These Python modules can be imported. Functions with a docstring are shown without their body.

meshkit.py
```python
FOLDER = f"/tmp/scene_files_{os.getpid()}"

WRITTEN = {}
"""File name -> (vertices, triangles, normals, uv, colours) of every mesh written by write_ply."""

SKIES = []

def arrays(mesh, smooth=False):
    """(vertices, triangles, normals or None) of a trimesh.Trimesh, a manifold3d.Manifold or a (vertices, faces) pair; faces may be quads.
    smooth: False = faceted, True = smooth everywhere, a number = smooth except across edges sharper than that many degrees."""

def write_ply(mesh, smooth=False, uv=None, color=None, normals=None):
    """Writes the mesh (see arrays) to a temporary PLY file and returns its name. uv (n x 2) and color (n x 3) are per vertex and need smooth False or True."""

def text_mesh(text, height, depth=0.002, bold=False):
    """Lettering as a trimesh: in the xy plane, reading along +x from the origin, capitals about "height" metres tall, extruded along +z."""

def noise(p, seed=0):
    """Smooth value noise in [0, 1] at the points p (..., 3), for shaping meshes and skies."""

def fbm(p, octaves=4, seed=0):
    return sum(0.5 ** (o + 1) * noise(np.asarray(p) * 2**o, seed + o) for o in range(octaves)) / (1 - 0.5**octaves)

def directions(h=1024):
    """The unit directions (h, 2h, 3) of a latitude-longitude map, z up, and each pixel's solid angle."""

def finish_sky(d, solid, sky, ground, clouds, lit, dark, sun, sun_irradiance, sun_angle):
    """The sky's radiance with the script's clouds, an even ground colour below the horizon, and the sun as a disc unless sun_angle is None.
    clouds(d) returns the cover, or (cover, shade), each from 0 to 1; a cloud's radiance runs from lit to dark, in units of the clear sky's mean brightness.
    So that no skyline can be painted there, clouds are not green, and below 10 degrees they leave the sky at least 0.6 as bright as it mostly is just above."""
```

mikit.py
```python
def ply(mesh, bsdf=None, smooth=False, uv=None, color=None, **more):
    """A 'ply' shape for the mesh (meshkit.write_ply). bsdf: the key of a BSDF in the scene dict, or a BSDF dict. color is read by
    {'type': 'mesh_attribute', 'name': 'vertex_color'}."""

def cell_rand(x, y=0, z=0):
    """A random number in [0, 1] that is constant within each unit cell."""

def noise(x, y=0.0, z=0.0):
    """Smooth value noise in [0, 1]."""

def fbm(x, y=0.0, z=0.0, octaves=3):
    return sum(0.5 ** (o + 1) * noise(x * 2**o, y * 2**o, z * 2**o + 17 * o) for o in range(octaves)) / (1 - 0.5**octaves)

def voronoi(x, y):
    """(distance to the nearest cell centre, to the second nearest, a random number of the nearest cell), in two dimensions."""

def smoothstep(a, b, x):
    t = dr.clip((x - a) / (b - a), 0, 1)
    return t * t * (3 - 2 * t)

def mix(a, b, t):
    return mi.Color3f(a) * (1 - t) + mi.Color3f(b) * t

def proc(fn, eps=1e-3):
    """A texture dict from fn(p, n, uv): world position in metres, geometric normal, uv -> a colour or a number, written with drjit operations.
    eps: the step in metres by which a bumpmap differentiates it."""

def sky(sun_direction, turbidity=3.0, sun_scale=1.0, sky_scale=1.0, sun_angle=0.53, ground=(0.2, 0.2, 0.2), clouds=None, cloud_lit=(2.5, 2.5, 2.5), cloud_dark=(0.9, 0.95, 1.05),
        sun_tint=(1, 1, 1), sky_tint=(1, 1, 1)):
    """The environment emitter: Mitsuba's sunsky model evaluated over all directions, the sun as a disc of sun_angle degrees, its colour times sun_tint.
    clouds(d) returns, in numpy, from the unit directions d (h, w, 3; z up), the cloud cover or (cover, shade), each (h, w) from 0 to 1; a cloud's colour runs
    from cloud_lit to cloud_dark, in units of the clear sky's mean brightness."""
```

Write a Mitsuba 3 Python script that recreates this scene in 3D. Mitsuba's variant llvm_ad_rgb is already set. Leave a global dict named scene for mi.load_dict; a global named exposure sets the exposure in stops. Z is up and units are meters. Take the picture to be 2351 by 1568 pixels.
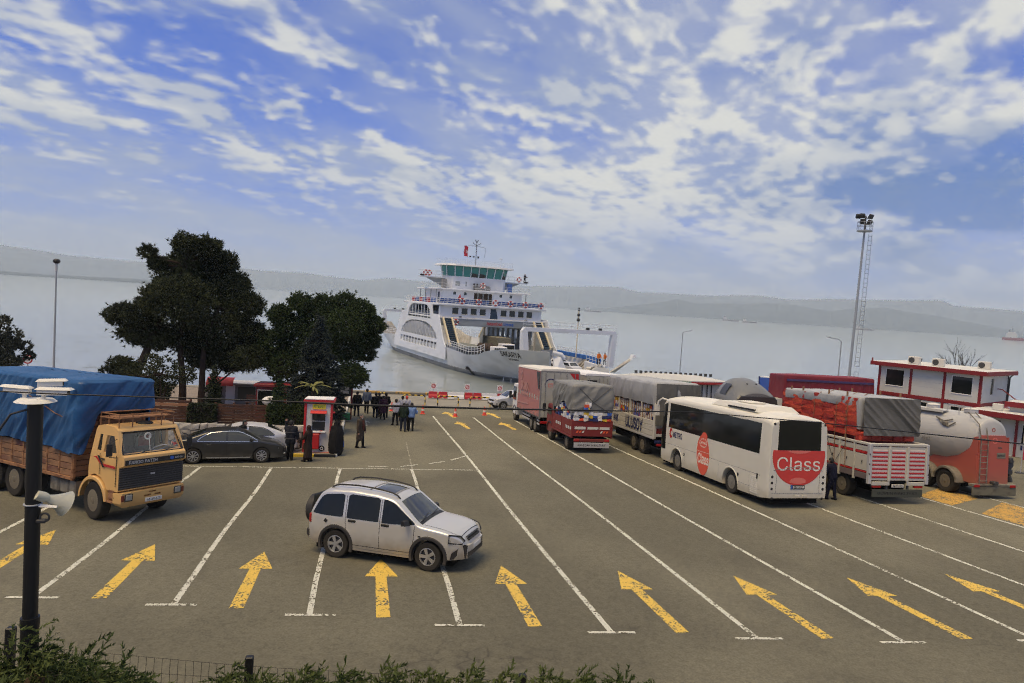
import math, numpy as np, trimesh, mitsuba as mi, drjit as dr, mikit, meshkit, manifold3d as m3
from shapely.geometry import Polygon, LineString, Point, box as sbox
from shapely.ops import unary_union
from shapely import affinity

# ------------------------------------------------------------------ camera (z up, lanes of the car park run along +y, which slopes down to the sea)
SL = math.radians(3.3555)                  # slope of the car park
EYE = 5.75                                 # eye above the car park
LY = np.array([0, math.cos(SL), -math.sin(SL)]); LN = np.array([0, math.sin(SL), math.cos(SL)])
CAM = EYE * LN
_r, _p, _az = math.atan(.064), math.atan(85.8 / 1568.), math.radians(11.9285)
_f = np.array([0, math.cos(_p), -math.sin(_p)]); _u = np.array([0, math.sin(_p), math.cos(_p)]); _x = np.array([1., 0, 0])
_up = math.cos(_r) * _u - math.sin(_r) * _x
_Rz = np.array([[math.cos(_az), math.sin(_az), 0], [-math.sin(_az), math.cos(_az), 0], [0, 0, 1]])
FWD, UP = _Rz @ _f, _Rz @ _up
RT = np.cross(FWD, UP)
HAZE = 2.0e-4
scene = {'type': 'scene'}
scene['camera'] = {'type': 'perspective', 'fov': math.degrees(2 * math.atan(1175.5 / 1568.)), 'fov_axis': 'x', 'near_clip': .1, 'far_clip': 40000.,
                   'to_world': mi.ScalarTransform4f().look_at(origin=CAM.tolist(), target=(CAM + FWD).tolist(), up=UP.tolist())}
if HAZE:
    scene['air'] = {'type': 'homogeneous', 'albedo': {'type': 'rgb', 'value': [.82, .92, 1.0]}, 'sigma_t': HAZE}
    scene['camera']['medium'] = {'type': 'ref', 'id': 'air'}
exposure = 1.5
SUN = np.array([-.34, -.26, .90]); SUN /= np.linalg.norm(SUN)

def clouds(d):
    z = np.maximum(d[..., 2], .004)
    # altocumulus: a flat broken sheet seen in perspective, its rows running away to the right
    px, py = d[..., 0] / (z + .16), d[..., 1] / (z + .16)
    c, s = math.cos(.75), math.sin(.75)
    a, b = 1.5 * (c * px + s * py), 1.5 * (-s * px + c * py)
    q = lambda fa, fb, o, sd: meshkit.fbm(np.stack([a * fa, b * fb, 0 * a + sd * 1.37], -1), o, sd)
    wx, wy = q(1.6, 1.6, 3, 11) - .5, q(1.6, 1.6, 3, 12) - .5
    a, b = a + .26 * wx, b + .26 * wy
    big, mid, fine = q(.8, 1.2, 3, 3), q(3.4, 5.6, 4, 5), q(10., 15., 4, 8)
    el = np.degrees(np.arcsin(np.clip(d[..., 2], -1, 1)))
    az = np.degrees(np.arctan2(d[..., 0], d[..., 1]))
    sm = lambda x, lo, hi: np.clip((x - lo) / (hi - lo), 0, 1) ** 2 * (3 - 2 * np.clip((x - lo) / (hi - lo), 0, 1))
    near_sun = np.clip(d @ np.array([.60, .55, .58]), 0, 1) ** 3
    dens = .27 * big + .40 * mid + .33 * fine + .07 * near_sun
    puff = sm(dens, .45, .61) * (.25 + .75 * sm(el, 1.5, 11))
    veil = .62 * sm(q(1.0, 1.6, 4, 21) + .16 * near_sun, .36, .66)
    low = .93 * np.exp(-np.maximum(el, 0) / 10.)
    cover = 1 - (1 - .92 * puff) * (1 - veil) * (1 - low)
    # the thick undersides and the low layer are greyer and bluer
    under = sm(q(1.5, 2.4, 4, 31), .46, .64)
    right = sm(az, 4, 34) * (d[..., 1] > 0)
    bank = sm(az, 22, 36) * np.exp(-((el - 9.5) / 4.5) ** 2) * sm(q(.7, 1.2, 3, 41), .36, .52) * (d[..., 1] > 0)
    cover = 1 - (1 - cover) * (1 - .75 * bank)
    shade = np.clip(.62 * np.clip(.50 * under + .85 * (1 - puff) + .16 * (1 - right), 0, 1) - .12 * near_sun * (1 - under) + .60 * bank, 0, 1)
    return cover, shade

scene['sky'] = mikit.sky(SUN.tolist(), turbidity=2.6, sun_scale=.68, sky_scale=1.0, sun_angle=34, sun_tint=(1.0, .89, .60), clouds=clouds, cloud_lit=(3.5, 3.5, 3.25), cloud_dark=(.50, 1.0, 2.2), sky_tint=(.085, .45, 1.30))

# ------------------------------------------------------------------ helpers
labels = {}
rng = np.random.default_rng(7)
CUR = [np.eye(4)]
def numbered(name):
    k, n = name, 0
    while k in labels or k in scene or any(False for _ in ()):
        n += 1; k = f'{name}_{n:03d}'
    return k
_used = set()
def fresh(name):
    k, n = name, 0
    while k in _used:
        n += 1; k = f'{name}_{n:03d}'
    _used.add(k); return k
def thing(name, label, cat, group=None, kind=None):
    k = fresh(name); labels[k] = {'label': label, 'category': cat}
    if group: labels[k]['group'] = group
    if kind: labels[k]['kind'] = kind
    return k
def put(parent, name, mesh, mat, smooth=False, T=None, label=None, kind=None, color=None, uv=None):
    """One part (or, with name None, the thing itself) as one mesh."""
    k = fresh(parent + '__' + name) if name else parent
    if isinstance(mesh, list): mesh = cat(mesh)
    m = tm(mesh).copy()
    M = CUR[-1] if T is None else CUR[-1] @ T
    m.apply_transform(M)
    scene[k] = mikit.ply(m, mat, smooth=smooth, color=color, uv=uv)
    if label or kind:
        labels[k] = {}
        if label: labels[k]['label'] = label
        if kind: labels[k]['kind'] = kind
    return k
def struct(name, mesh, mat, smooth=False, label=None, **kw):
    k = fresh(name); labels[k] = {'kind': 'structure'}
    if label: labels[k]['label'] = label
    put(k, None, mesh, mat, smooth, **kw); 
    labels[k]['kind'] = 'structure'
    return k
class at:
    def __init__(s, M): s.M = M
    def __enter__(s): CUR.append(CUR[-1] @ s.M)
    def __exit__(s, *a): CUR.pop()
def T4(x=0, y=0, z=0, yaw=0, sc=1):
    c, s = math.cos(yaw), math.sin(yaw); M = np.eye(4)
    M[:3, :3] = np.array([[c, -s, 0], [s, c, 0], [0, 0, 1]]) * sc; M[:3, 3] = x, y, z
    return M
def RX(a): return trimesh.transformations.rotation_matrix(a, [1, 0, 0])
def RY(a): return trimesh.transformations.rotation_matrix(a, [0, 1, 0])
def RZ(a): return trimesh.transformations.rotation_matrix(a, [0, 0, 1])
LOT4 = RX(-SL)
def lot(a, b, c=0, yaw=0): return LOT4 @ T4(a, b, c, yaw)         # on the sloping car park
def lotp(a, b, c=0): return np.array([a, 0, 0]) + b * LY + c * LN
def heading(deg): return math.radians(90 - deg)                     # local +x points along the heading (0 = down the lane, 90 = right)
def upright(a, b, yaw=0, c=0):
    p = lotp(a, b, c); return T4(p[0], p[1], p[2], yaw)
def tm(m):
    if isinstance(m, trimesh.Trimesh): return m
    if hasattr(m, 'to_mesh'):
        q = m.to_mesh(); return trimesh.Trimesh(np.array(q.vert_properties[:, :3]), np.array(q.tri_verts), process=False)
    v, f = np.asarray(m[0], float), np.asarray(m[1], int)
    if f.shape[1] == 4: f = np.vstack([f[:, [0, 1, 2]], f[:, [0, 2, 3]]])
    return trimesh.Trimesh(v, f, process=False)
def cat(ms): return trimesh.util.concatenate([tm(m) for m in ms])
def man(m):
    m = tm(m); m.merge_vertices()
    return m3.Manifold(m3.Mesh(np.asarray(m.vertices, np.float32), np.asarray(m.faces, np.uint32)))
def box(x0, x1, y0, y1, z0, z1):
    m = trimesh.creation.box([abs(x1 - x0), abs(y1 - y0), abs(z1 - z0)]); m.apply_translation([(x0 + x1) / 2, (y0 + y1) / 2, (z0 + z1) / 2]); return m
def rbox(x0, x1, y0, y1, z0, z1, c=.02):
    a, b = np.array([x0, y0, z0]), np.array([x1, y1, z1]); c = min(c, .49 * (b - a).min()); P = []
    for i in (0, 1):
        for j in (0, 1):
            for k in (0, 1):
                p = np.array([(a, b)[i][0], (a, b)[j][1], (a, b)[k][2]]); s = np.array([1 - 2 * i, 1 - 2 * j, 1 - 2 * k]) * c
                for e in ((0, 1, 1), (1, 0, 1), (1, 1, 0)): P.append(p + s * np.array(e))
    return hull(P)
def hull(P): return trimesh.convex.convex_hull(np.asarray(P))
def cyl(p, q, r, n=12, r2=None, cap=True):
    p, q = np.asarray(p, float), np.asarray(q, float); t = q - p; t /= np.linalg.norm(t)
    a = np.cross(t, [0, 0, 1.] if abs(t[2]) < .9 else [1., 0, 0]); a /= np.linalg.norm(a); b = np.cross(t, a)
    an = np.arange(n) * 2 * np.pi / n; ring = np.cos(an)[:, None] * a + np.sin(an)[:, None] * b
    r2 = r if r2 is None else r2
    v = np.vstack([p + r * ring, q + r2 * ring, [p], [q]]); i = np.arange(n); j = (i + 1) % n
    f = [np.c_[i, j, j + n], np.c_[i, j + n, i + n]]
    if cap: f += [np.c_[j, i, np.full(n, 2 * n)], np.c_[i + n, j + n, np.full(n, 2 * n + 1)]]
    return trimesh.Trimesh(v, np.vstack(f), process=False)
def tube(P, r, n=8, closed=False):
    P = np.asarray(P, float)
    if closed: P = np.vstack([P, P[:1]])
    t = np.gradient(P, axis=0)
    if closed: t[0] = t[-1] = P[1] - P[-2]
    t /= np.linalg.norm(t, axis=1, keepdims=True) + 1e-12
    ref = np.array([0, 0, 1.]) if abs(t[:, 2]).mean() < .8 else np.array([1., 0, 0])
    a = np.cross(t, ref); a /= np.linalg.norm(a, axis=1, keepdims=True) + 1e-12; b = np.cross(t, a)
    r = np.broadcast_to(r, (len(P),)); an = np.arange(n) * 2 * np.pi / n
    v = P[:, None] + r[:, None, None] * (np.cos(an)[None, :, None] * a[:, None] + np.sin(an)[None, :, None] * b[:, None])
    return grid(v, wrap=True, caps=not closed)
def grid(v, wrap=False, caps=False, flip=False):
    """Quads over an array (rows, columns, 3)."""
    v = np.asarray(v, float); R, C = v.shape[:2]; i, j = np.meshgrid(np.arange(R - 1), np.arange(C if wrap else C - 1), indexing='ij'); k = (j + 1) % C
    q = np.stack([i * C + j, i * C + k, (i + 1) * C + k, (i + 1) * C + j], -1).reshape(-1, 4)
    f = np.vstack([q[:, [0, 1, 2]], q[:, [0, 2, 3]]]); V = v.reshape(-1, 3)
    if caps:
        V = np.vstack([V, v[0].mean(0), v[-1].mean(0)]); n = R * C; c = np.arange(C); d = (c + 1) % C
        f = np.vstack([f, np.c_[d, c, np.full(C, n)], np.c_[(R - 1) * C + c, (R - 1) * C + d, np.full(C, n + 1)]])
    if flip: f = f[:, ::-1]
    return trimesh.Trimesh(V, f, process=False)
def poly(P): 
    p = P if hasattr(P, 'geom_type') else Polygon(P)
    return p if p.is_valid else p.buffer(0)
def ext(P, h):
    p = poly(P); gs = getattr(p, 'geoms', [p])
    return cat([trimesh.creation.extrude_polygon(g, h, engine='earcut') for g in gs if g.area > 1e-9])
def pxy(P, z0, z1): m = ext(P, z1 - z0); m.apply_translation([0, 0, z0]); return m
def pxz(P, y0, y1):                                                 # polygon in (x, z) extruded along y
    m = ext(P, y1 - y0); v = m.vertices.copy(); m = trimesh.Trimesh(np.c_[v[:, 0], y0 + v[:, 2], v[:, 1]], m.faces[:, ::-1], process=False); return m
def pyz(P, x0, x1):                                                 # polygon in (y, z) extruded along x
    m = ext(P, x1 - x0); v = m.vertices.copy(); return trimesh.Trimesh(np.c_[x0 + v[:, 2], v[:, 0], v[:, 1]], m.faces, process=False)
def lathe(prof, n=24, axis='z', caps=True):
    prof = np.asarray(prof, float); an = np.arange(n) * 2 * np.pi / n
    v = np.stack([prof[:, None, 0] * np.cos(an), prof[:, None, 0] * np.sin(an), np.broadcast_to(prof[:, None, 1], (len(prof), n))], -1)
    m = grid(v, wrap=True, caps=caps)
    if axis == 'x': m.apply_transform(RY(math.pi / 2))
    if axis == 'y': m.apply_transform(RX(-math.pi / 2))
    return m
def torus(R, r, n=24, k=8, axis='z'):
    a = np.arange(n) * 2 * np.pi / n; m = tube(np.c_[R * np.cos(a), R * np.sin(a), 0 * a], r, k, closed=True)
    if axis == 'x': m.apply_transform(RY(math.pi / 2))
    if axis == 'y': m.apply_transform(RX(-math.pi / 2))
    return m
def mv(m, x=0, y=0, z=0): m = tm(m).copy(); m.apply_translation([x, y, z]); return m
def tr(m, M): m = tm(m).copy(); m.apply_transform(M); return m
def word(txt, h, depth=.006, bold=True, width=None):
    m = meshkit.text_mesh(txt, h, depth, bold)
    v = m.vertices
    if width: m.apply_scale([width / (v[:, 0].max() - v[:, 0].min()), 1, 1])
    m.apply_translation([-(m.vertices[:, 0].max() + m.vertices[:, 0].min()) / 2, -h / 2, 0]); return m
def basis(o, ex, ey, ez): M = np.eye(4); M[:3, 0], M[:3, 1], M[:3, 2], M[:3, 3] = ex, ey, ez, o; return M

# ------------------------------------------------------------------ materials
def rgb(c): return {'type': 'rgb', 'value': [float(x) for x in (c if np.ndim(c) else (c, c, c))]}
def mat(name, c, rough=.6, spec=.5, metal=0., coat=0., two=True, **kw):
    b = {'type': 'principled', 'base_color': c if isinstance(c, dict) else rgb(c), 'roughness': rough if isinstance(rough, dict) else float(rough), 'specular': float(spec), **kw}
    if metal: b['metallic'] = float(metal)
    if coat: b['clearcoat'] = float(coat); b['clearcoat_gloss'] = .9
    scene[name] = {'type': 'twosided', 'bsdf': b} if two else b
    return name
P_, F_, N_, S_, MX = mikit.proc, mikit.fbm, mikit.noise, mikit.smoothstep, mikit.mix
def C3(c): return mi.Color3f(*[float(x) for x in c])
def dirty(c, amt=.25, sc=1.5, dirt=(.13, .115, .09)):
    """A colour under uneven grime, a thing's own wear."""
    c0, d0 = C3(c), C3(dirt)
    def fn(p, n, uv):
        w = S_(.42, .75, F_(p.x * sc, p.y * sc, p.z * sc * 1.6, 4)) * amt + .12 * amt * N_(p.x * 23, p.y * 23, p.z * 23)
        return MX(c0, d0, w)
    return P_(fn)
def soft(c, var=.12, sc=3.):
    c0 = C3(c)
    return P_(lambda p, n, uv: c0 * (1 - var + 2 * var * F_(p.x * sc, p.y * sc, p.z * sc, 3)))
for nm, c, ro in (('white', .72, .45), ('offwhite', (.62, .60, .53), .5), ('black', .012, .5), ('rubber', .022, .85), ('darkgrey', .045, .6), ('grey', .2, .6), ('lightgrey', .42, .55),
                  ('steel', (.33, .35, .37), .45), ('red', (.42, .02, .02), .5), ('darkred', (.17, .012, .015), .55), ('navy', (.012, .018, .09), .6), ('blue', (.03, .10, .42), .5),
                  ('yellow', (.68, .46, .03), .55), ('green', (.02, .16, .06), .55), ('orange', (.75, .10, .03), .5), ('cream', (.62, .55, .36), .5), ('skin', (.40, .22, .15), .6), ('brown', (.045, .028, .018), .8),
                  ('hair', .012, .7), ('lens', (.30, .30, .27), .12), ('amber', (.5, .16, .02), .3), ('redlamp', (.35, .01, .012), .2), ('chrome', (.62, .62, .62), .2), ('pale', (.5, .5, .47), .6), ('wire', .01, .5)):
    mat(nm, c, ro)
mat('chrome', (.65, .65, .66), .22, metal=1.)
mat('alloy', (.50, .51, .52), .32, metal=.7)
mat('glass', (.010, .012, .011), .08, spec=.38)
mat('glass_grey', (.06, .065, .062), .08, spec=.6)
HILL_A = [(-42, 1.7), (-34, 2.2), (-26.48, 2.02), (-25.11, 1.82), (-23.2, 1.66), (-21.19, 1.46), (-19.09, 1.4), (-16.62, 1.4), (-10.38, 1.52), (-8.47, 1.4), (-5.2, 1.48), (-2.83, 1.3), (-0.76, 1.2), (1.68, 1.55), (4.54, 1.46), (13.25, 1.66), (16.15, 1.81), (18.94, 1.96), (20.56, 2.0), (22.06, 1.7), (24.81, 1.72), (28.19, 1.74), (29.97, 1.91), (31.47, 1.96), (33.85, 1.75), (36.62, 1.98), (40.48, 2.12), (42.08, 2.18), (43.84, 2.27), (44.52, 1.92), (47.52, 1.79), (48.53, 1.73), (50.81, 1.46), (58, 1.9), (66, 1.6)]
HILL_B = [(16.28, -0.18), (19.87, 0.23), (22.68, 0.7), (24.4, 1.1), (25.25, 1.3), (26.82, 1.02), (29.07, 1.17), (33.09, 1.41), (35.04, 1.25), (36.7, 1.02), (38.16, 1.37), (40.53, 1.51), (42.26, 1.29), (43.94, 1.06), (45.56, 0.79), (47.41, 0.53), (49.34, 0.15), (56, .4), (62, -.2)]
HILL_C = [(-42, .1), (-26.45, 0.06), (-25.07, 0.02), (-22.67, -0.02), (-17.42, 0.06), (-13.97, -0.01)]
# ------------------------------------------------------------------ ground, markings, sea, hills
SEA = -5.2
def asph(p, n, uv):
    s = F_(p.x * .22, p.y * .22, 0, 4); g = N_(p.x * 34, p.y * 34, 0); g2 = N_(p.x * 11, p.y * 11, 3)
    c = MX(C3((.112, .106, .077)), C3((.146, .138, .100)), S_(.3, .7, s))
    c = c * (.74 + .34 * g + .18 * g2)
    st = S_(.60, .78, F_(p.x * .55 + 9, p.y * .35, 2., 4))                  # old oil and tyre stains
    c = MX(c, C3((.07, .064, .05)), st * .22)
    lane = N_(p.x * 1.3 + .8 * F_(p.x * .3, p.y * .1, 4, 2), p.y * .05, 7.)    # faint wheel tracks
    c = c * (.93 + .12 * lane)
    d1, d2, w = mikit.voronoi(p.x * 2.6 + .8 * F_(p.x * 2, p.y * 2, 0, 2), p.y * 2.6 + .8 * F_(p.x * 2, p.y * 2, 5, 2))
    crack = (1 - S_(.0, .03, d2 - d1)) * S_(.60, .72, F_(p.x * .33 + 2.1, p.y * .42 + .3, 6., 3))
    # the worn, cracked patch by the near end of the lanes
    q = dr.square((p.x - 2.0) / 1.9) + dr.square((p.y - 12.1) / .75)
    worn = dr.exp(-q) * S_(.35, .6, F_(p.x * 3, p.y * 3, 1, 3))
    q2 = dr.square((p.x - 5.4) / .5) + dr.square((p.y - 13.2) / .22)
    worn = dr.maximum(worn, dr.exp(-q2))
    c = MX(c, C3((.045, .042, .036)), dr.clip(.30 * crack + .40 * worn * (1 - S_(.0, .2, d2 - d1)) + .22 * worn, 0, .7))
    return c
mat('asphalt', P_(asph), .88, .3)
scene['asphalt_bump'] = {'type': 'bumpmap', 'arbitrary': P_(lambda p, n, uv: F_(p.x * 30, p.y * 30, 0, 2)), 'scale': .006, 'bsdf': {'type': 'ref', 'id': 'asphalt'}}
mat('concrete', soft((.205, .195, .165), .2, .8), .85, .3)
mat('paving', soft((.19, .16, .13), .2, 1.2), .85, .3)
mat('grass_ground', soft((.05, .05, .025), .3, 1.2), .9, .2)
def paint(c, wear, keep=.0):
    c0 = C3(c)
    def fn(p, n, uv):
        w = S_(.44 - wear, .58 - wear, .55 * N_(p.x * 27, p.y * 27, 0) + .45 * F_(p.x * 3, p.y * 3, 1., 3))
        return MX(C3((.125, .117, .083)), c0 * (.86 + .2 * N_(p.x * 60, p.y * 60, 2)), w)
    return P_(fn)
mat('line_paint', paint((.56, .56, .48), .13), .75, .3)
mat('faint_paint', paint((.36, .35, .29), .02), .8, .3)
mat('arrow_paint', paint((.66, .45, .085), .13), .7, .3)
mat('yellow_paint', paint((.50, .30, .07), .10), .75, .3)

def flat(P, c=.004, n=None):
    p = trimesh.creation.triangulate_polygon(poly(P), engine='earcut')
    return trimesh.Trimesh(np.c_[p[0], np.full(len(p[0]), c)], p[1], process=False)
with at(LOT4):
    g = struct('car_park', flat([(-90, -6), (130, -6), (130, 69.5), (-90, 69.5)], 0), 'asphalt_bump', label='sloping olive grey asphalt car park with painted lanes')
    def mark(nm, P, m='line_paint', c=.004, label=None): put(g, nm, flat(P, c), m, label=label)
    def seg(p, q, w):
        p, q = np.array(p, float), np.array(q, float); t = (q - p) / np.linalg.norm(q - p); s = np.array([t[1], -t[0]]) * w / 2
        return [p - s, p + s, q + s, q - s]
    for a, b0, b1, a1 in ((-9.35, 16.3, 30.1, -9.35), (-6.49, 15.8, 30.1, -6.50), (-3.68, 15.2, 30.1, -3.66), (-.86, 14.45, 30.1, -.88), (2.11, 13.7, 30.1, 2.15), (5.12, 13.1, 51.2, 5.09), (8.1, 12.55, 51.1, 8.06),
                          (11.12, 12.1, 50, 11.1), (14.3, 11.9, 50, 14.37), (17.47, 11.8, 50, 17.4), (20.63, 11.8, 50, 20.6), (23.85, 11.9, 50, 23.6), (27.2, 12, 50, 27.)):
        pts = [np.array([a + (a1 - a) * t + .035 * math.sin(3 * a + 9 * t), b0 + (b1 - b0) * t]) for t in np.linspace(0, 1, 9)]
        w = .125
        L = LineString(pts).buffer(w / 2, cap_style='flat')
        mark('lane_line', L)
        if b0 > 11: mark('lane_end_bar', seg((a - .5, b0 - .02 + .045), (a + .5, b0 - .02 - .045), .10), c=.008)
    for a, b in ((-8.1, 17.4), (-5.2, 15.65), (-2.37, 14.9), (.60, 14.2), (3.64, 13.5), (6.62, 12.95), (9.6, 12.4), (12.72, 12.1), (15.9, 12.2), (19.05, 12.6)):
        ln = 3.55 if b < 17 else 3.2
        if a < -7: ln = 3.2
        b += .0
        P = [(a - .145, b), (a + .145, b), (a + .13, b + ln - 1.12), (a + .40, b + ln - 1.14), (a + .02, b + ln + .22), (a - .38, b + ln - 1.08), (a - .13, b + ln - 1.1)]
        mark('arrow', P, 'arrow_paint')
    for a, b in ((6.58, 46.2), (9.72, 46.4), (6.4, 52.5), (9.9, 53.0)):
        P = [(a + .05, b - 1.9), (a + .35, b - 1.9), (a + .22, b + .5), (a + .5, b + .5), (a - .08, b + 2.0), (a - .5, b + .5), (a - .1, b + .5)]
        mark('arrow', P, 'arrow_paint')
    for a, b in ((3.0, 46.0), (-.0, 46.2)):
        P = [(a - .1, b - 1.6), (a + .25, b - 1.6), (a + .2, b + .3), (a + .45, b + .3), (a, b + 1.5), (a - .4, b + .3), (a - .05, b + .3)]
        mark('arrow', P, 'faint_paint')
    mark('cross_line', seg((-9.2, 30.28), (5.06, 30.14), .10), c=.008)
    for p, q in (((.3, 30.75), (1.2, 30.6)), ((1.71, 30.75), (2.5, 31.25)), ((3.05, 31.55), (3.85, 32.2)), ((4.18, 32.55), (5.06, 33.8))):
        mark('dash_line', seg(p, q, .11), c=.012)
    mark('thin_line', seg((2.2, 30.3), (2.35, 38), .05), 'faint_paint')
    for P in ([(23.92, 25.6), (23.92, 23.8), (26.6, 25.1), (26.6, 27.2)], [(24.02, 22.5), (24.02, 20.7), (27.12, 22.2), (27.12, 24.4)], [(24.02, 19.2), (24.02, 17.4), (27.12, 19.0), (27.12, 20.9)]):
        mark('hatch_box', P, 'yellow_paint')
    # the concrete strip along the quay, with its yellow edge stones
    q = struct('quay_apron', flat([(-60, 58.6), (120, 58.6), (120, 69.4), (-60, 69.4)], .012), 'concrete', label='pale concrete apron along the water edge')
    put(q, 'edge_line', flat(seg((-1.2, 57.2), (12, 57.2), .16), .009), 'faint_paint')
    qw = struct('quay_wall', box(-90, 130, 69.4, 71.2, -2.6, .10), 'concrete', label='low concrete quay edge above the water')
    for i in range(26):
        put(qw, 'edge_stone', rbox(-9 + i * 1.5, -9 + i * 1.5 + 1.46, 69.38, 70.2, .10, .28, .03), 'yellow_paint' if i % 2 == 0 else 'concrete')
    # terrace on the left: pavement, kerb, planted bank
    pv = struct('pavement', pxy([(-60, 33.0), (-1.25, 33.0), (-1.42, 68.5), (-60, 68.5)], -.2, .12), 'paving', label='raised brown pavement along the left side')
    for i in range(36):
        b = 33.0 + i * .98; a = -1.18 - .17 * i / 36
        put(pv, 'kerb_stone', rbox(a - .10, a + .05, b, b + .965, -.1, .135, .015), 'yellow' if False else ('offwhite' if i % 2 else 'pale'))
    for i in range(9):
        put(pv, 'kerb_stone', rbox(-10 + i * .98, -10 + i * .98 + .96, 32.85, 33.0, -.1, .135, .015), 'yellow' if i % 2 else 'black')
    bk = struct('planted_bank', cat([pyz([(34.4, -.2), (34.4, 1.0), (36.6, 1.05), (39, .15), (39, -.2)], -60, -2.95)]), 'grass_ground', label='raised planted bank behind the stone wall')
    bank = struct('foreground_bank', grid([[(x, y, z + .12 * math.sin(x * 1.7 + y)) for x in np.linspace(-14, 14, 29)] for y, z in ((2.0, 1.4), (5, 1.2), (7.5, .75), (9.2, .25), (10.4, -.2))]), 'grass_ground', True, label='overgrown bank in the foreground')

def water(p, n, uv):
    d = dr.sqrt(dr.square(p.x) + dr.square(p.y))
    r = F_(p.x * .55, p.y * 1.1, 0, 3) * 1.0 + 2.2 * F_(p.x * .06, p.y * .16, 3., 3)
    return r * dr.clip(140. / d, .06, 1.)
mat('water_body', (.185, .21, .205), .07, 1.0)
scene['water'] = {'type': 'bumpmap', 'arbitrary': P_(water, eps=.05), 'scale': .065, 'bsdf': {'type': 'ref', 'id': 'water_body'}}
struct('sea', grid([[(x, y, SEA) for x in np.linspace(-9000, 9000, 25)] for y in (60, 300, 1200, 4000, 9300)]), 'water', label='calm pale grey blue sea')

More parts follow.
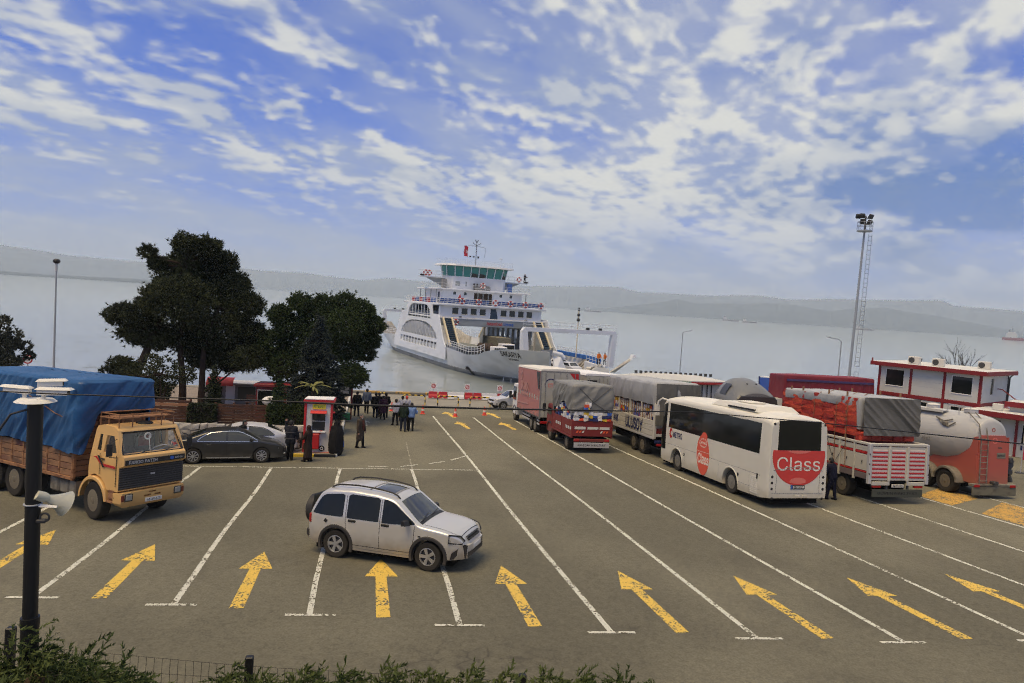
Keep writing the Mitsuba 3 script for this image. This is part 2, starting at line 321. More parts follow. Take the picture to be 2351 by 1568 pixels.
def pol(az, el, R):                                                 # azimuth from the lane direction, elevation from the eye, in degrees
    a = math.radians(az); return np.array([R * math.sin(a), R * math.cos(a), CAM[2] + R * math.tan(math.radians(el))])
def ridge(name, prof, R, depth, label, seed):
    prof = np.array(prof); az = np.arange(prof[0, 0], prof[-1, 0], .12); el = np.interp(az, prof[:, 0], prof[:, 1])
    el = el + .07 * (meshkit.fbm(np.stack([az * 1.6, 0 * az + seed, 0 * az], -1), 4) - .5)
    rows = []
    for t in np.linspace(0, 1, 12):
        Rr = R + depth * (t - .55)
        z = np.sin(min(t / .62, 1) * math.pi / 2) ** 1.4 if t < .62 else 1 - (t - .62)
        nz = meshkit.fbm(np.stack([az * 1.1 + seed, 0 * az + t * 4, 0 * az + seed], -1), 4)
        h = [max(SEA - 1, (pol(a, e, R)[2] - SEA) * z * (1 - .35 * (1 - z) * (k - .2)) + SEA - 1.5 * (t == 0)) for a, e, k in zip(az, el, nz)]
        rows.append([(Rr * math.sin(math.radians(a)), Rr * math.cos(math.radians(a)), hh) for a, hh in zip(az, h)])
    return struct(name, grid(rows), 'hill_land', True, label=label)
mat('hill_land', soft((.04, .055, .055), .3, .004), .9, .2)
ridge('hill', HILL_A, 6900, 1900, 'long hazy blue ridge across the bay', 3)
ridge('hill', HILL_B, 4700, 1300, 'lower hazy headland at the right of the bay', 8)
ridge('hill', HILL_C, 3300, 500, 'thin strip of far shore', 5)
# ------------------------------------------------------------------ vehicles (local: x ahead, y left, z up from the ground)
def dusty(c, top=.75, dirt=(.20, .165, .115), amt=.75):
    c0, d0 = C3(c), C3(dirt); a, b = float(LN[1]), float(LN[2])
    def fn(p, n, uv):
        h = p.y * a + p.z * b
        w = (1 - S_(.25, top, h + .25 * (F_(p.x * 5, p.y * 5, p.z * 5, 3) - .5))) * amt + .10 * F_(p.x * 2, p.y * 2, p.z * 2, 2)
        return MX(c0, d0, w)
    return P_(fn)
mat('silver', dusty((.62, .62, .60), .80, (.24, .20, .14), .65), .30, .5, metal=.45, coat=.6)
mat('darkpaint', dusty((.018, .019, .02), .5, (.10, .09, .07), .35), .22, .5, coat=.8)
mat('silver2', dusty((.60, .61, .63), .5), .32, .5, metal=.3, coat=.5)
mat('plastic', dusty((.020, .020, .021), .6, (.12, .10, .075), .35), .6)
mat('tyre', dusty((.013, .013, .0135), .9, (.085, .075, .055), .24), .85, .3)
mat('coachwhite', dusty((.66, .635, .54), .85, (.33, .29, .20), .6), .30, .5, coat=.5)
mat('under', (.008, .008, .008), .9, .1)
mat('plate', (.62, .62, .60), .4)

def wheel(parent, x, y, r, w, side=1, kind='alloy', steer=0., mt='tyre'):
    """side = +1: the outer face looks to +y."""
    with at(T4(x, y, r) @ RZ(steer) @ (np.eye(4) if side > 0 else RZ(math.pi))):
        h = w / 2; ri = r * {'alloy': .62, 'multi': .68, 'truck': .58, 'coach': .60}[kind]
        prof = [(ri, -h), (r * .93, -h), (r * .985, -h * .86), (r, -h * .6), (r, h * .6), (r * .985, h * .86), (r * .93, h), (r * .80, h * 1.02), (ri, h * .92)]
        k = put(parent, 'wheel', tr(lathe(prof, 28, caps=False), RX(-math.pi / 2)), mt, 35)
        if kind in ('alloy', 'multi'):
            n = 5 if kind == 'alloy' else 9
            ms = [tr(lathe([(ri, h * .55), (ri * 1.0, h * .95), (ri * .93, h * .97), (ri * .90, h * .55)], 28, caps=False), RX(-math.pi / 2))]
            for i in range(n):
                a = i * 2 * math.pi / n
                wd = ri * (.16 if n == 5 else .075)
                P = [(ri * .12, -wd * .8), (ri * .93, -wd * 1.35), (ri * .93, wd * 1.35), (ri * .12, wd * .8)]
                sp = pxy(P, h * .70, h * .90); sp.apply_transform(RZ(a)); ms.append(tr(sp, RX(-math.pi / 2)))
            ms.append(cyl((0, h * .6, 0), (0, h * .95, 0), ri * .22, 12))
            put(k, 'rim', cat(ms), 'alloy', 30)
            put(k, 'brake_disc', cyl((0, h * .2, 0), (0, h * .42, 0), ri * .88, 20), 'darkgrey')
        else:
            dsh = [(ri, h * .9), (ri * .94, h * .9), (ri * .86, h * .25), (ri * .50, h * .35), (ri * .42, h * .85), (ri * .22, h * .95), (.001, h * .97)]
            put(k, 'rim', tr(lathe(dsh, 24), RX(-math.pi / 2)), 'rim_paint' if kind == 'truck' else 'coach_rim', 30)
            put(k, 'wheel_nuts', cat([cyl((ri * .62 * math.cos(i * .628), h * .3, ri * .62 * math.sin(i * .628)), (ri * .62 * math.cos(i * .628), h * .46, ri * .62 * math.sin(i * .628)), ri * .06, 6) for i in range(10)]), 'darkgrey')
    return k
mat('rim_paint', dusty((.19, .17, .125), 1.2, (.10, .085, .06), .6), .7)

mat('coach_rim', dusty((.27, .265, .245), .9, (.14, .125, .09), .5), .45, metal=.3)
class Car:
    """A body shell: top profile over x, half width over x, lean of the sides above the belt."""
    def __init__(s, top, plan, bottom, belt, lean, r=.10, crown=.05, n=80):
        s.top, s.plan, s.bottom = np.array(top), np.array(plan), np.array(bottom); s.belt, s.lean, s.r, s.crown = belt, lean, r, crown
        s.x0, s.x1 = s.top[0, 0], s.top[-1, 0]
    def sm(s, A, x):
        d = .06; return sum(np.interp(np.clip(x + o, s.x0, s.x1), A[:, 0], A[:, 1]) for o in (-d, -d / 2, 0, d / 2, d)) / 5
    def zt(s, x): return s.sm(s.top, x)
    def hw(s, x): return s.sm(s.plan, x)
    def half(s, x, z):
        ze = s.zt(x) - s.crown; w = s.hw(x) - s.lean * np.maximum(z - s.belt, 0) - .05 * np.maximum(.55 - z, 0) ** 1.0 - .012 * np.exp(-((z - s.belt) / .04) ** 2) * 0
        q = np.clip((z - (ze - s.r)) / s.r, 0, 1)
        return np.maximum(w - s.r * (1 - np.sqrt(np.maximum(1 - q * q, 0))), .05)
    def topz(s, x, y):
        ye = s.half(x, s.zt(x) - s.crown - 1e-6); return s.zt(x) - s.crown * (np.abs(y) / np.maximum(ye, .01)) ** 2.2
    def shell(s):
        xs = np.unique(np.concatenate([np.linspace(s.x0, s.x1, 90), s.x0 + np.array([.004, .02, .05]), s.x1 - np.array([.004, .02, .05])])); rows = []
        for x in xs:
            zb, ze = s.sm(s.bottom, x), s.zt(x) - s.crown
            zz = np.concatenate([np.linspace(zb, ze - s.r, 12), ze - s.r + s.r * np.sin(np.linspace(.25, math.pi / 2, 6))])
            yy = s.half(x, zz); yt = yy[-1] * np.array([.8, .5, .2, 0.])
            pts = [(x, y, z) for y, z in zip(yy, zz)] + [(x, y, s.topz(x, y)) for y in yt]
            pts += [(x, -p[1], p[2]) for p in pts[-2::-1]]
            rows.append(pts)
        return grid(rows, wrap=True, caps=True, flip=True)
    def pane(s, pts, side, nz=6, off=.006):
        """Side window: rows of (x, z low, z high)."""
        P = np.array(pts); xs = np.linspace(P[0, 0], P[-1, 0], 14); lo, hi = np.interp(xs, P[:, 0], P[:, 1]), np.interp(xs, P[:, 0], P[:, 2])
        v = [[(x, side * (s.half(x, z) + off), z) for z in np.linspace(a, b, nz)] for x, a, b in zip(xs, lo, hi)]
        return grid(v, flip=side > 0)
    def screen(s, xa, xb, wa, wb, off=.006, n=12):
        v = [[(x, y, s.topz(x, y) + off) for y in np.linspace(-1, 1, 13) * (wa + (wb - wa) * t)] for t, x in zip(np.linspace(0, 1, n), np.linspace(xa, xb, n))]
        return grid(v)
    def seam(s, P, side, w=.012, off=.004):
        P = np.array(P, float); n = 10; t = np.linspace(0, len(P) - 1, n); xs, zs = np.interp(t, range(len(P)), P[:, 0]), np.interp(t, range(len(P)), P[:, 1])
        d = np.gradient(np.c_[xs, zs], axis=0); d /= np.linalg.norm(d, axis=1, keepdims=True); nn = np.c_[-d[:, 1], d[:, 0]] * w / 2
        return grid([[(x + k * a, side * (s.half(x + k * a, z + k * b) + off), z + k * b) for k in (-1, 1)] for x, z, (a, b) in zip(xs, zs, nn)])
def cut(m, cs):
    m = man(m)
    for c in cs: m = m - man(c)
    return tm(m)
def patch(P, y, d=.02):                                             # polygon in (x, z) standing at y
    return pxz(P, y - d, y + d)

# ---- the silver off-roader in the middle of the car park
def offroader():
    k = thing('offroad_car', 'dusty silver off-road car with roof rails crossing the painted lanes', 'car')
    C = Car(top=[(-2.12, .95), (-2.09, 1.12), (-1.83, 1.64), (-1.72, 1.72), (-1.5, 1.765), (-.9, 1.80), (-.2, 1.765), (.22, 1.70), (.36, 1.64), (.98, 1.155), (1.10, 1.125), (1.6, 1.07), (1.95, .99), (2.10, .90), (2.2, .70), (2.22, .55)],
            plan=[(-2.12, .76), (-2.05, .84), (-1.8, .885), (0, .90), (1.5, .885), (1.85, .845), (2.05, .76), (2.16, .66), (2.22, .55)], bottom=[(-2.12, .42), (-1.9, .33), (1.7, .33), (2.22, .36)], belt=1.06, lean=.20, r=.075, crown=.05)
    sh = cut(C.shell(), [cyl((s * 1.2785, -1.2, .36), (s * 1.2785, -.5, .36), .42, 28) for s in (-1, 1)] + [cyl((s * 1.2785, .5, .36), (s * 1.2785, 1.2, .36), .42, 28) for s in (-1, 1)])
    b = put(k, 'body', sh, 'silver', 35)
    for sd in (1, -1):
        put(k, 'window', C.pane([(-1.97, 1.09, 1.11), (-1.80, 1.08, 1.46), (-1.72, 1.075, 1.55), (-1.62, 1.07, 1.59), (-1.16, 1.07, 1.64), (-1.10, 1.08, 1.61)], sd), 'glass', True)
        put(k, 'window', C.pane([(-.99, 1.07, 1.60), (-.93, 1.06, 1.655), (-.14, 1.06, 1.64), (-.09, 1.07, 1.60)], sd), 'glass', True)
        put(k, 'window', C.pane([(.0, 1.06, 1.62), (.06, 1.055, 1.63), (.30, 1.06, 1.56), (.78, 1.09, 1.22), (.90, 1.11, 1.135)], sd), 'glass', True)
        for P in ([(-1.04, 1.62), (-1.02, 1.0), (-1.0, .74)], [(-.05, 1.60), (-.05, 1.0), (-.05, .40)], [(.90, 1.08), (.88, .7), (.82, .40)], [(-.86, .40), (0, .40), (.82, .40)]):
            put(b, 'seam', C.seam(P, sd), 'black')
        put(b, 'moulding', C.seam([(-.80, .735), (0, .73), (.84, .72)], sd, .035, .008), 'silver')
        for x in (-.83, .10):
            put(k, 'door_handle', rbox(x - .11, x + .11, sd * (C.half(x, 1.0)) - .02, sd * C.half(x, 1.0) + .03, .965, 1.035, .015), 'black')
        for x in (-1.2785, 1.2785):                                 # wide black arches
            an = np.linspace(-.32, math.pi + .32, 22); r1, r2 = .425, .505; yy = C.half(x, .75)
            v = [[(x + r * math.cos(a), sd * (C.half(x + r1 * math.cos(a), .36 + r1 * max(math.sin(a), .2)) + o), .36 + r * math.sin(a)) for r, o in ((r1 - .02, -.06), (r1, .028), (r2 - .02, .024), (r2, -.004))] for a in an]
            put(k, 'wheel_arch', grid(v), 'plastic', 40)
        put(k, 'sill', rbox(-.82, .80, sd * .80, sd * .875, .30, .365, .02), 'silver')
        mx = .70; my = C.half(mx, 1.12)
        put(k, 'mirror', cat([hull(np.array([(mx - .05, sd * (my + .07), 1.09), (mx + .11, sd * (my + .08), 1.09), (mx - .05, sd * (my + .28), 1.11), (mx + .06, sd * (my + .27), 1.11), (mx - .05, sd * (my + .07), 1.22), (mx + .07, sd * (my + .09), 1.22), (mx - .05, sd * (my + .27), 1.23), (mx + .03, sd * (my + .26), 1.22)])), box(mx - .04, mx + .06, sd * my - .02, sd * (my + .09), 1.10, 1.15)]), 'black', 50)
        # roof rail
        xs = np.array([-1.62, -1.55, -1.40, -.9, -.3, .10, .26, .33]); y = np.array([.545] * 8)
        z = [C.topz(x, .545) + o for x, o in zip(xs, (0, .05, .075, .075, .075, .065, .04, 0))]
        put(k, 'roof_rail', tube(np.c_[xs, sd * y, z], .021, 8), 'black', True)
        # headlamp
        v = [(1.80, sd * .855, .955), (2.06, sd * .70, .925), (2.15, sd * .62, .80), (2.10, sd * .70, .73), (1.80, sd * .87, .76)]
        put(k, 'headlamp', hull(np.array(v + [(x - .06, y * .9, z) for x, y, z in v])), 'lens', 30)
        put(k, 'headlamp_frame', tube(np.array(v) + np.array([.006, sd * .006, 0]), .018, 6, closed=True), 'black', True)
        put(k, 'tail_lamp', rbox(-2.09, -2.02, sd * .80 - .05, sd * .80 + .05, .82, 1.06, .02), 'redlamp')
        put(k, 'bumper_corner', hull([(1.86, sd * .86, .36), (2.20, sd * .60, .36), (2.22, sd * .58, .68), (2.16, sd * .66, .72), (1.9, sd * .87, .52), (1.9, sd * .7, .36), (2.1, sd * .5, .6)]), 'plastic', 40)
    # glass ahead and behind, sunroof
    put(k, 'windscreen', C.screen(.955, .40, .72, .60), 'screenglass', True)
    put(k, 'sunroof', C.screen(.10, -.45, .42, .42, .008), 'glass_grey', True)
    put(k, 'roof_seam', cat([C.screen(-.52, -.56, .52, .52, .010), C.screen(.16, .13, .45, .45, .010)]), 'grey')
    put(k, 'rear_window', rbox(-2.125, -2.07, -.62, .62, 1.15, 1.50, .02), 'glass')
    put(k, 'cowl', C.screen(1.06, .965, .74, .72, .010), 'black')
    put(k, 'wiper', cat([tube([(1.0, -.62, C.topz(1.0, .62) + .04), (.93, -.1, C.topz(.93, .1) + .035)], .012), tube([(1.0, .05, C.topz(1.0, .05) + .04), (.93, .55, C.topz(.93, .55) + .035)], .012)]), 'black')
    # bonnet edge, grille, bumper, plate
    put(b, 'bonnet_seam', cat([C.screen(2.06, 2.045, .62, .62, .006), *[grid([[(x, s * y, C.topz(x, y) + .005) for y in (.70 - .10 * (x > 1.9) * (x - 1.9) * 5, .712 - .10 * (x > 1.9) * (x - 1.9) * 5)] for x in np.linspace(1.1, 2.05, 12)]) for s in (1, -1)]]), 'darkgrey')
    put(k, 'grille', cat([rbox(2.12, 2.20, -.40, .40, .755, .815, .015), rbox(2.10, 2.165, -.42, .42, .83, .862, .01)]), 'black')
    put(k, 'front_bumper', hull([(2.0, s * .78, .50) for s in (-1, 1)] + [(2.0, s * .78, .70) for s in (-1, 1)] + [(2.24, s * .52, z) for s in (-1, 1) for z in (.52, .68)] + [(2.26, s * .3, z) for s in (-1, 1) for z in (.52, .68)]), 'silver', 40)
    put(k, 'bumper_skirt', hull([(1.9, s * .80, z) for s in (-1, 1) for z in (.36, .5)] + [(2.24, s * .55, z) for s in (-1, 1) for z in (.38, .52)]), 'plastic', 40)
    put(k, 'number_plate', rbox(2.255, 2.275, -.26, .26, .545, .655, .004), 'plate')
    put(k, 'spare_wheel', tr(lathe([(.001, .0), (.32, 0), (.36, -.03), (.365, -.20), (.32, -.23), (.001, -.23)], 28), T4(-2.17, -.22, 1.04) @ RY(math.pi / 2) @ np.eye(4)), 'plastic', 35)
    put(k, 'rear_bumper', rbox(-2.20, -1.95, -.80, .80, .42, .66, .05), 'plastic')
    for s in (1, -1): put(k, 'badge', patch([(-1.58 + .06 * math.cos(a), .93 + .06 * math.sin(a)) for a in np.arange(4) * math.pi / 2 + .2], s * (C.half(-1.58, .93)), .012), 'black')
    put(k, 'side_repeater', cat([rbox(1.0, 1.07, s * C.half(1.03, .83) - .012, s * C.half(1.03, .83) + .012, .815, .85, .004) for s in (1, -1)]), 'black')
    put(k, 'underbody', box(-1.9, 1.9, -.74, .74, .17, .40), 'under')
    for x, st in ((-1.2785, 0), (1.2785, -.06)):
        for s in (1, -1): wheel(k, x, s * .765, .355, .235, s, 'alloy', st)
mat('screenglass', (.03, .034, .034), .05, .8)
with at(lot(.985, 18.3, 0, heading(117.5))): offroader()

# ---- saloons
def saloon(nm, label, paint_, trim='chrome'):
    k = thing(nm, label, 'car')
    C = Car(top=[(-2.22, .70), (-2.18, .98), (-2.05, 1.06), (-1.65, 1.09), (-.85, 1.38), (-.2, 1.435), (.35, 1.42), (.75, 1.30), (1.35, .99), (1.5, .965), (2.0, .86), (2.3, .70), (2.42, .52)],
            plan=[(-2.22, .66), (-2.1, .78), (-1.7, .885), (0, .91), (1.5, .89), (2.0, .82), (2.28, .68), (2.42, .5)], bottom=[(-2.22, .36), (-1.9, .22), (1.9, .20), (2.42, .24)], belt=.92, lean=.42, r=.08, crown=.05)
    xa = (-1.355, 1.355)
    sh = cut(C.shell(), [cyl((x, s * 1.2, .33), (x, s * .5, .33), .37, 28) for x in xa for s in (1, -1)])
    b = put(k, 'body', sh, paint_, 35)
    for s in (1, -1):
        put(k, 'window', C.pane([(-1.18, .965, .99), (-1.0, .955, 1.14), (-.7, .95, 1.27), (-.10, .95, 1.335)], s), 'glass_grey', True)
        put(k, 'window', C.pane([(-.02, .95, 1.337), (.35, .945, 1.325), (.62, .945, 1.25), (1.12, .95, .985)], s), 'glass_grey', True)
        e = [(-1.22, .975), (-1.0, 1.165), (-.7, 1.295), (-.06, 1.36), (.36, 1.345), (.66, 1.265), (1.16, .985)]
        put(k, 'window_trim', cat([C.seam(e, s, .025, .010), C.seam([(-1.22, .95), (0, .935), (1.18, .945)], s, .022, .010)]), trim)
        put(b, 'seam', cat([C.seam([(-.06, .93), (-.06, .30)], s), C.seam([(-.95, .92), (-1.0, .65)], s), C.seam([(1.02, .93), (.98, .30)], s)]), 'black')
        put(k, 'sill_trim', C.seam([(-.85, .26), (.9, .25)], s, .045, .02), 'alloy')
        for x in (-.75, .15): put(k, 'door_handle', rbox(x - .09, x + .09, s * C.half(x, .82) - .01, s * C.half(x, .82) + .03, .805, .84, .01), paint_)
        put(k, 'mirror', hull(np.array([(.85 + i * .14, s * (.90 + j * .2), .97 + h * .11) for i in (0, 1) for j in (0, 1) for h in (0, 1)]) * [1, 1, 1]), paint_, 50)
        put(k, 'headlamp', hull([(1.98, s * .80, .74), (2.24, s * .66, .66), (2.36, s * .52, .60), (2.3, s * .62, .55), (2.05, s * .80, .62), (2.0, s * .5, .7)]), 'lens', 30)
        put(k, 'tail_lamp', hull([(-2.10, s * .80, .92), (-2.19, s * .62, .92), (-2.2, s * .62, .78), (-2.08, s * .82, .78), (-1.95, s * .86, .90)]), 'redlamp', 30)
        put(k, 'fog_lamp', rbox(2.22, 2.36, s * .58 - .08, s * .58 + .08, .34, .40, .02), 'chrome')
    put(k, 'windscreen', C.screen(1.32, .66, .66, .56), 'screenglass', True)
    put(k, 'rear_window', C.screen(-.92, -1.58, .56, .66), 'glass', True)
    put(k, 'grille', hull([(2.36, s * .30, .60) for s in (1, -1)] + [(2.44, s * .28, .46) for s in (1, -1)] + [(2.40, s * .28, .58) for s in (1, -1)]), 'black')
    put(k, 'bumper_intake', rbox(2.34, 2.43, -.45, .45, .28, .38, .02), 'black')
    put(k, 'number_plate', rbox(2.43, 2.45, -.26, .26, .42, .53, .004), 'plate')
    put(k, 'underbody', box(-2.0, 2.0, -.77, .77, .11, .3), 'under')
    for x in xa:
        for s in (1, -1): wheel(k, x, s * .79, .325, .22, s, 'multi')
with at(lot(-5.75, 31.85, 0, heading(79.5))): saloon('saloon_car', 'black saloon car with chrome window trim parked beside the orange truck', 'darkpaint')
with at(lot(-5.3, 33.7 - .02, 0, heading(-98))): saloon('saloon_car', 'silver saloon half hidden behind the black saloon by the stone wall', 'silver2', 'black')

# ---- small silver off-roader by the water
def crossover():
    k = thing('offroad_car', 'small silver off-roader near the water behind the pink curtain truck', 'car')
    C = Car(top=[(-2.12, .95), (-2.08, 1.35), (-1.85, 1.58), (-1.0, 1.66), (0, 1.65), (.35, 1.58), (1.0, 1.12), (1.15, 1.08), (1.7, 1.02), (2.0, .93), (2.12, .75), (2.16, .55)],
            plan=[(-2.12, .74), (-2.0, .84), (-1.6, .89), (0, .90), (1.6, .89), (1.95, .82), (2.10, .70), (2.16, .6)], bottom=[(-2.12, .45), (-1.8, .36), (1.8, .36), (2.16, .4)], belt=1.05, lean=.24, r=.08, crown=.05)
    b = put(k, 'body', cut(C.shell(), [cyl((x, s * 1.2, .36), (x, s * .5, .36), .42, 24) for x in (-1.33, 1.33) for s in (1, -1)]), 'silver2', 35)
    for s in (1, -1):
        put(k, 'window', C.pane([(-1.6, 1.12, 1.16), (-1.4, 1.11, 1.45), (-.1, 1.09, 1.50)], s), 'glass', True)
        put(k, 'window', C.pane([(0, 1.09, 1.50), (.3, 1.09, 1.46), (.85, 1.1, 1.14)], s), 'glass', True)
        put(k, 'headlamp', hull([(1.75, s * .86, .92), (2.05, s * .70, .90), (2.10, s * .62, .76), (1.8, s * .88, .76)]), 'lens', 30)
        put(k, 'mirror', rbox(.72, .86, s * 1.0 - .1, s * 1.0 + .1, 1.08, 1.2, .03), 'black')
        for x in (-1.33, 1.33): wheel(k, x, s * .77, .35, .22, s, 'alloy')
    put(k, 'windscreen', C.screen(.98, .40, .70, .58), 'screenglass', True)
    put(k, 'grille', rbox(2.06, 2.15, -.5, .5, .70, .84, .02), 'black')
    put(k, 'front_bumper', hull([(1.9, s * .86, z) for s in (1, -1) for z in (.4, .58)] + [(2.2, s * .55, z) for s in (1, -1) for z in (.42, .58)]), 'plastic', 40)
    put(k, 'number_plate', rbox(2.19, 2.21, -.26, .26, .52, .63, .004), 'plate')
    put(k, 'underbody', box(-1.9, 1.9, -.7, .7, .28, .45), 'under')
with at(lot(12.75, 58.6, 0, heading(-103))): crossover()
SIDE_L = lambda o: basis(o, (-1, 0, 0), (0, 0, 1), (0, 1, 0)); SIDE_R = lambda o: basis(o, (1, 0, 0), (0, 0, 1), (0, -1, 0))
BACK = lambda o: basis(o, (0, -1, 0), (0, 0, 1), (-1, 0, 0)); FRONT = lambda o: basis(o, (0, 1, 0), (0, 0, 1), (1, 0, 0))
def ell(cx, cy, rx, ry, n=40): a = np.arange(n) * 2 * np.pi / n; return [(cx + rx * math.cos(t), cy + ry * math.sin(t)) for t in a]
def decal(parent, name, P, M, m, label=None, t=.004): put(parent, name, tr(pxy(P, 0, t), M), m, label=label)

# ---- tarpaulins
def ridged(p, sd, o=3): return 1 - np.abs(2 * meshkit.fbm(p, o, sd) - 1) * 2
def drape(x0, x1, y0, y1, zlo, zhi, bulge=.06, fold=.05, sd=1, rise=.10, dirs=(.8, .45), rad=.16, n=220, m=26, low=None, fr=2.6, topfold=.35):
    """A tarpaulin pulled over a load: four sides with slanting folds, rounded upper edges, a sagging top. low(x, y) -> its hem."""
    R = rad; pts = []
    pr = sbox(x0 + R, y0 + R, x1 - R, y1 - R).buffer(R, quad_segs=4).exterior; L = pr.length
    P = np.array([pr.interpolate(s).coords[0] for s in np.linspace(0, L, n, endpoint=False)])
    nx = np.roll(P, -1, 0) - np.roll(P, 1, 0); nx /= np.linalg.norm(nx, axis=1, keepdims=True); nrm = np.c_[nx[:, 1], -nx[:, 0]]
    if Polygon(P).exterior.is_ccw is False: nrm = -nrm
    s = np.linspace(0, L, n, endpoint=False); c = np.array([(x0 + x1) / 2, (y0 + y1) / 2])
    zl = np.full(n, zlo) if low is None else np.array([low(*p) for p in P])
    zl = zl + .05 * (meshkit.fbm(np.c_[s * 1.4, 0 * s, 0 * s + sd], 3) - .5) * 2
    rows = []
    for t in np.linspace(0, 1, m):
        z = zl + (zhi - R * .8 - zl) * t
        d1 = s * dirs[0] + z * dirs[1]; d2 = s * dirs[1] - z * dirs[0] * .5
        f = ridged(np.c_[d1 * fr, d2 * .6, 0 * s + sd], sd) * fold + bulge * math.sin(math.pi * min(t, 1)) 
        rows.append(np.c_[P + nrm * f[:, None], z])
    for t, zz in ((.25, .55), (.55, .85), (.85, 1.)):
        q = P - nrm * (R * t) + nrm * (ridged(np.c_[s * fr, 0 * s, 0 * s + sd + 2], sd) * fold * .5)[:, None]
        rows.append(np.c_[q, np.full(n, zhi - R * .8 + R * .8 * zz)])
    for t in (.12, .25, .4, .55, .7, .85, .98):
        q = (P - nrm * R) * (1 - t) + (c + (P - c) * np.array([.7 if x1 - x0 > y1 - y0 else 0., 0. if x1 - x0 > y1 - y0 else .7])) * t
        z = zhi + rise * t + fold * topfold * (ridged(np.c_[q * 1.6, 0 * s + sd], sd) - .4)
        rows.append(np.c_[q, z])
    return grid(rows, wrap=True, caps=False)
def cloth(name, c, rough=.55, spec=.4, var=.22):
    c0 = C3(c)
    mat(name, P_(lambda p, n, uv: c0 * (1 - var + 2 * var * F_(p.x * 1.3, p.y * 1.3, p.z * 1.3, 4)) * (.92 + .16 * N_(p.x * 30, p.y * 30, p.z * 30))), rough, spec)
cloth('tarp_blue', (.010, .072, .20), .45, .5, .32); cloth('tarp_grey', (.20, .20, .185), .5, .4, .25); cloth('tarp_dark', (.125, .122, .108), .5, .4, .25); cloth('tarp_red', (.17, .014, .022), .55, .4, .2); cloth('tarp_pale', (.33, .335, .33), .42, .5, .22)
mat('plank', dirty((.27, .145, .075), .8, 2.5, (.08, .045, .03)), .8); mat('plank2', dirty((.22, .12, .065), .85, 2.2, (.09, .03, .028)), .8); mat('tan', dusty((.64, .40, .15), 1.0, (.33, .17, .07), .45), .38, .5, coat=.35)
mat('rust', dirty((.30, .15, .07), .8, 6, (.10, .04, .02)), .8); mat('truck_red', dusty((.185, .018, .016), 1.0, (.12, .06, .04), .55), .5); mat('truck_white', dusty((.52, .50, .43), 1.1, (.25, .22, .16), .55), .5)
mat('dirtsteel', dirty((.20, .185, .15), .8, 3, (.08, .065, .045)), .7); mat('pinkred', dusty((.40, .155, .14), 1.6, (.30, .17, .14), .5), .55); mat('box_grey', dirty((.38, .38, .34), .5, 1.2, (.20, .19, .15)), .55)
scene['windowpane'] = {'type': 'thindielectric', 'int_ior': 1.5}

def planked(k, x0, x1, y, z0, z1, th, n, sd, mats=('plank', 'plank2'), posts=None, post_mat='rust', every=None):
    """A drop side of boards on posts; each bay of boards is its own part."""
    xs = np.linspace(x0, x1, (every or 6) + 1)
    for i in range(len(xs) - 1):
        h = (z1 - z0) / n
        for j in range(n):
            o = .004 * ((i * 7 + j * 3) % 4)
            put(k, 'side_board', rbox(xs[i] + .03, xs[i + 1] - .03, y - th / 2, y + th / 2 + o, z0 + j * h + .008, z0 + (j + 1) * h - .008, .01), mats[(i * 3 + j * 5 + sd) % len(mats)])
    for x in xs: put(k, 'side_post', rbox(x - .035, x + .035, y - th * .9, y + th * .9, z0 - .12, z1 + .02, .01), post_mat)

def loads(parent, seed): pass

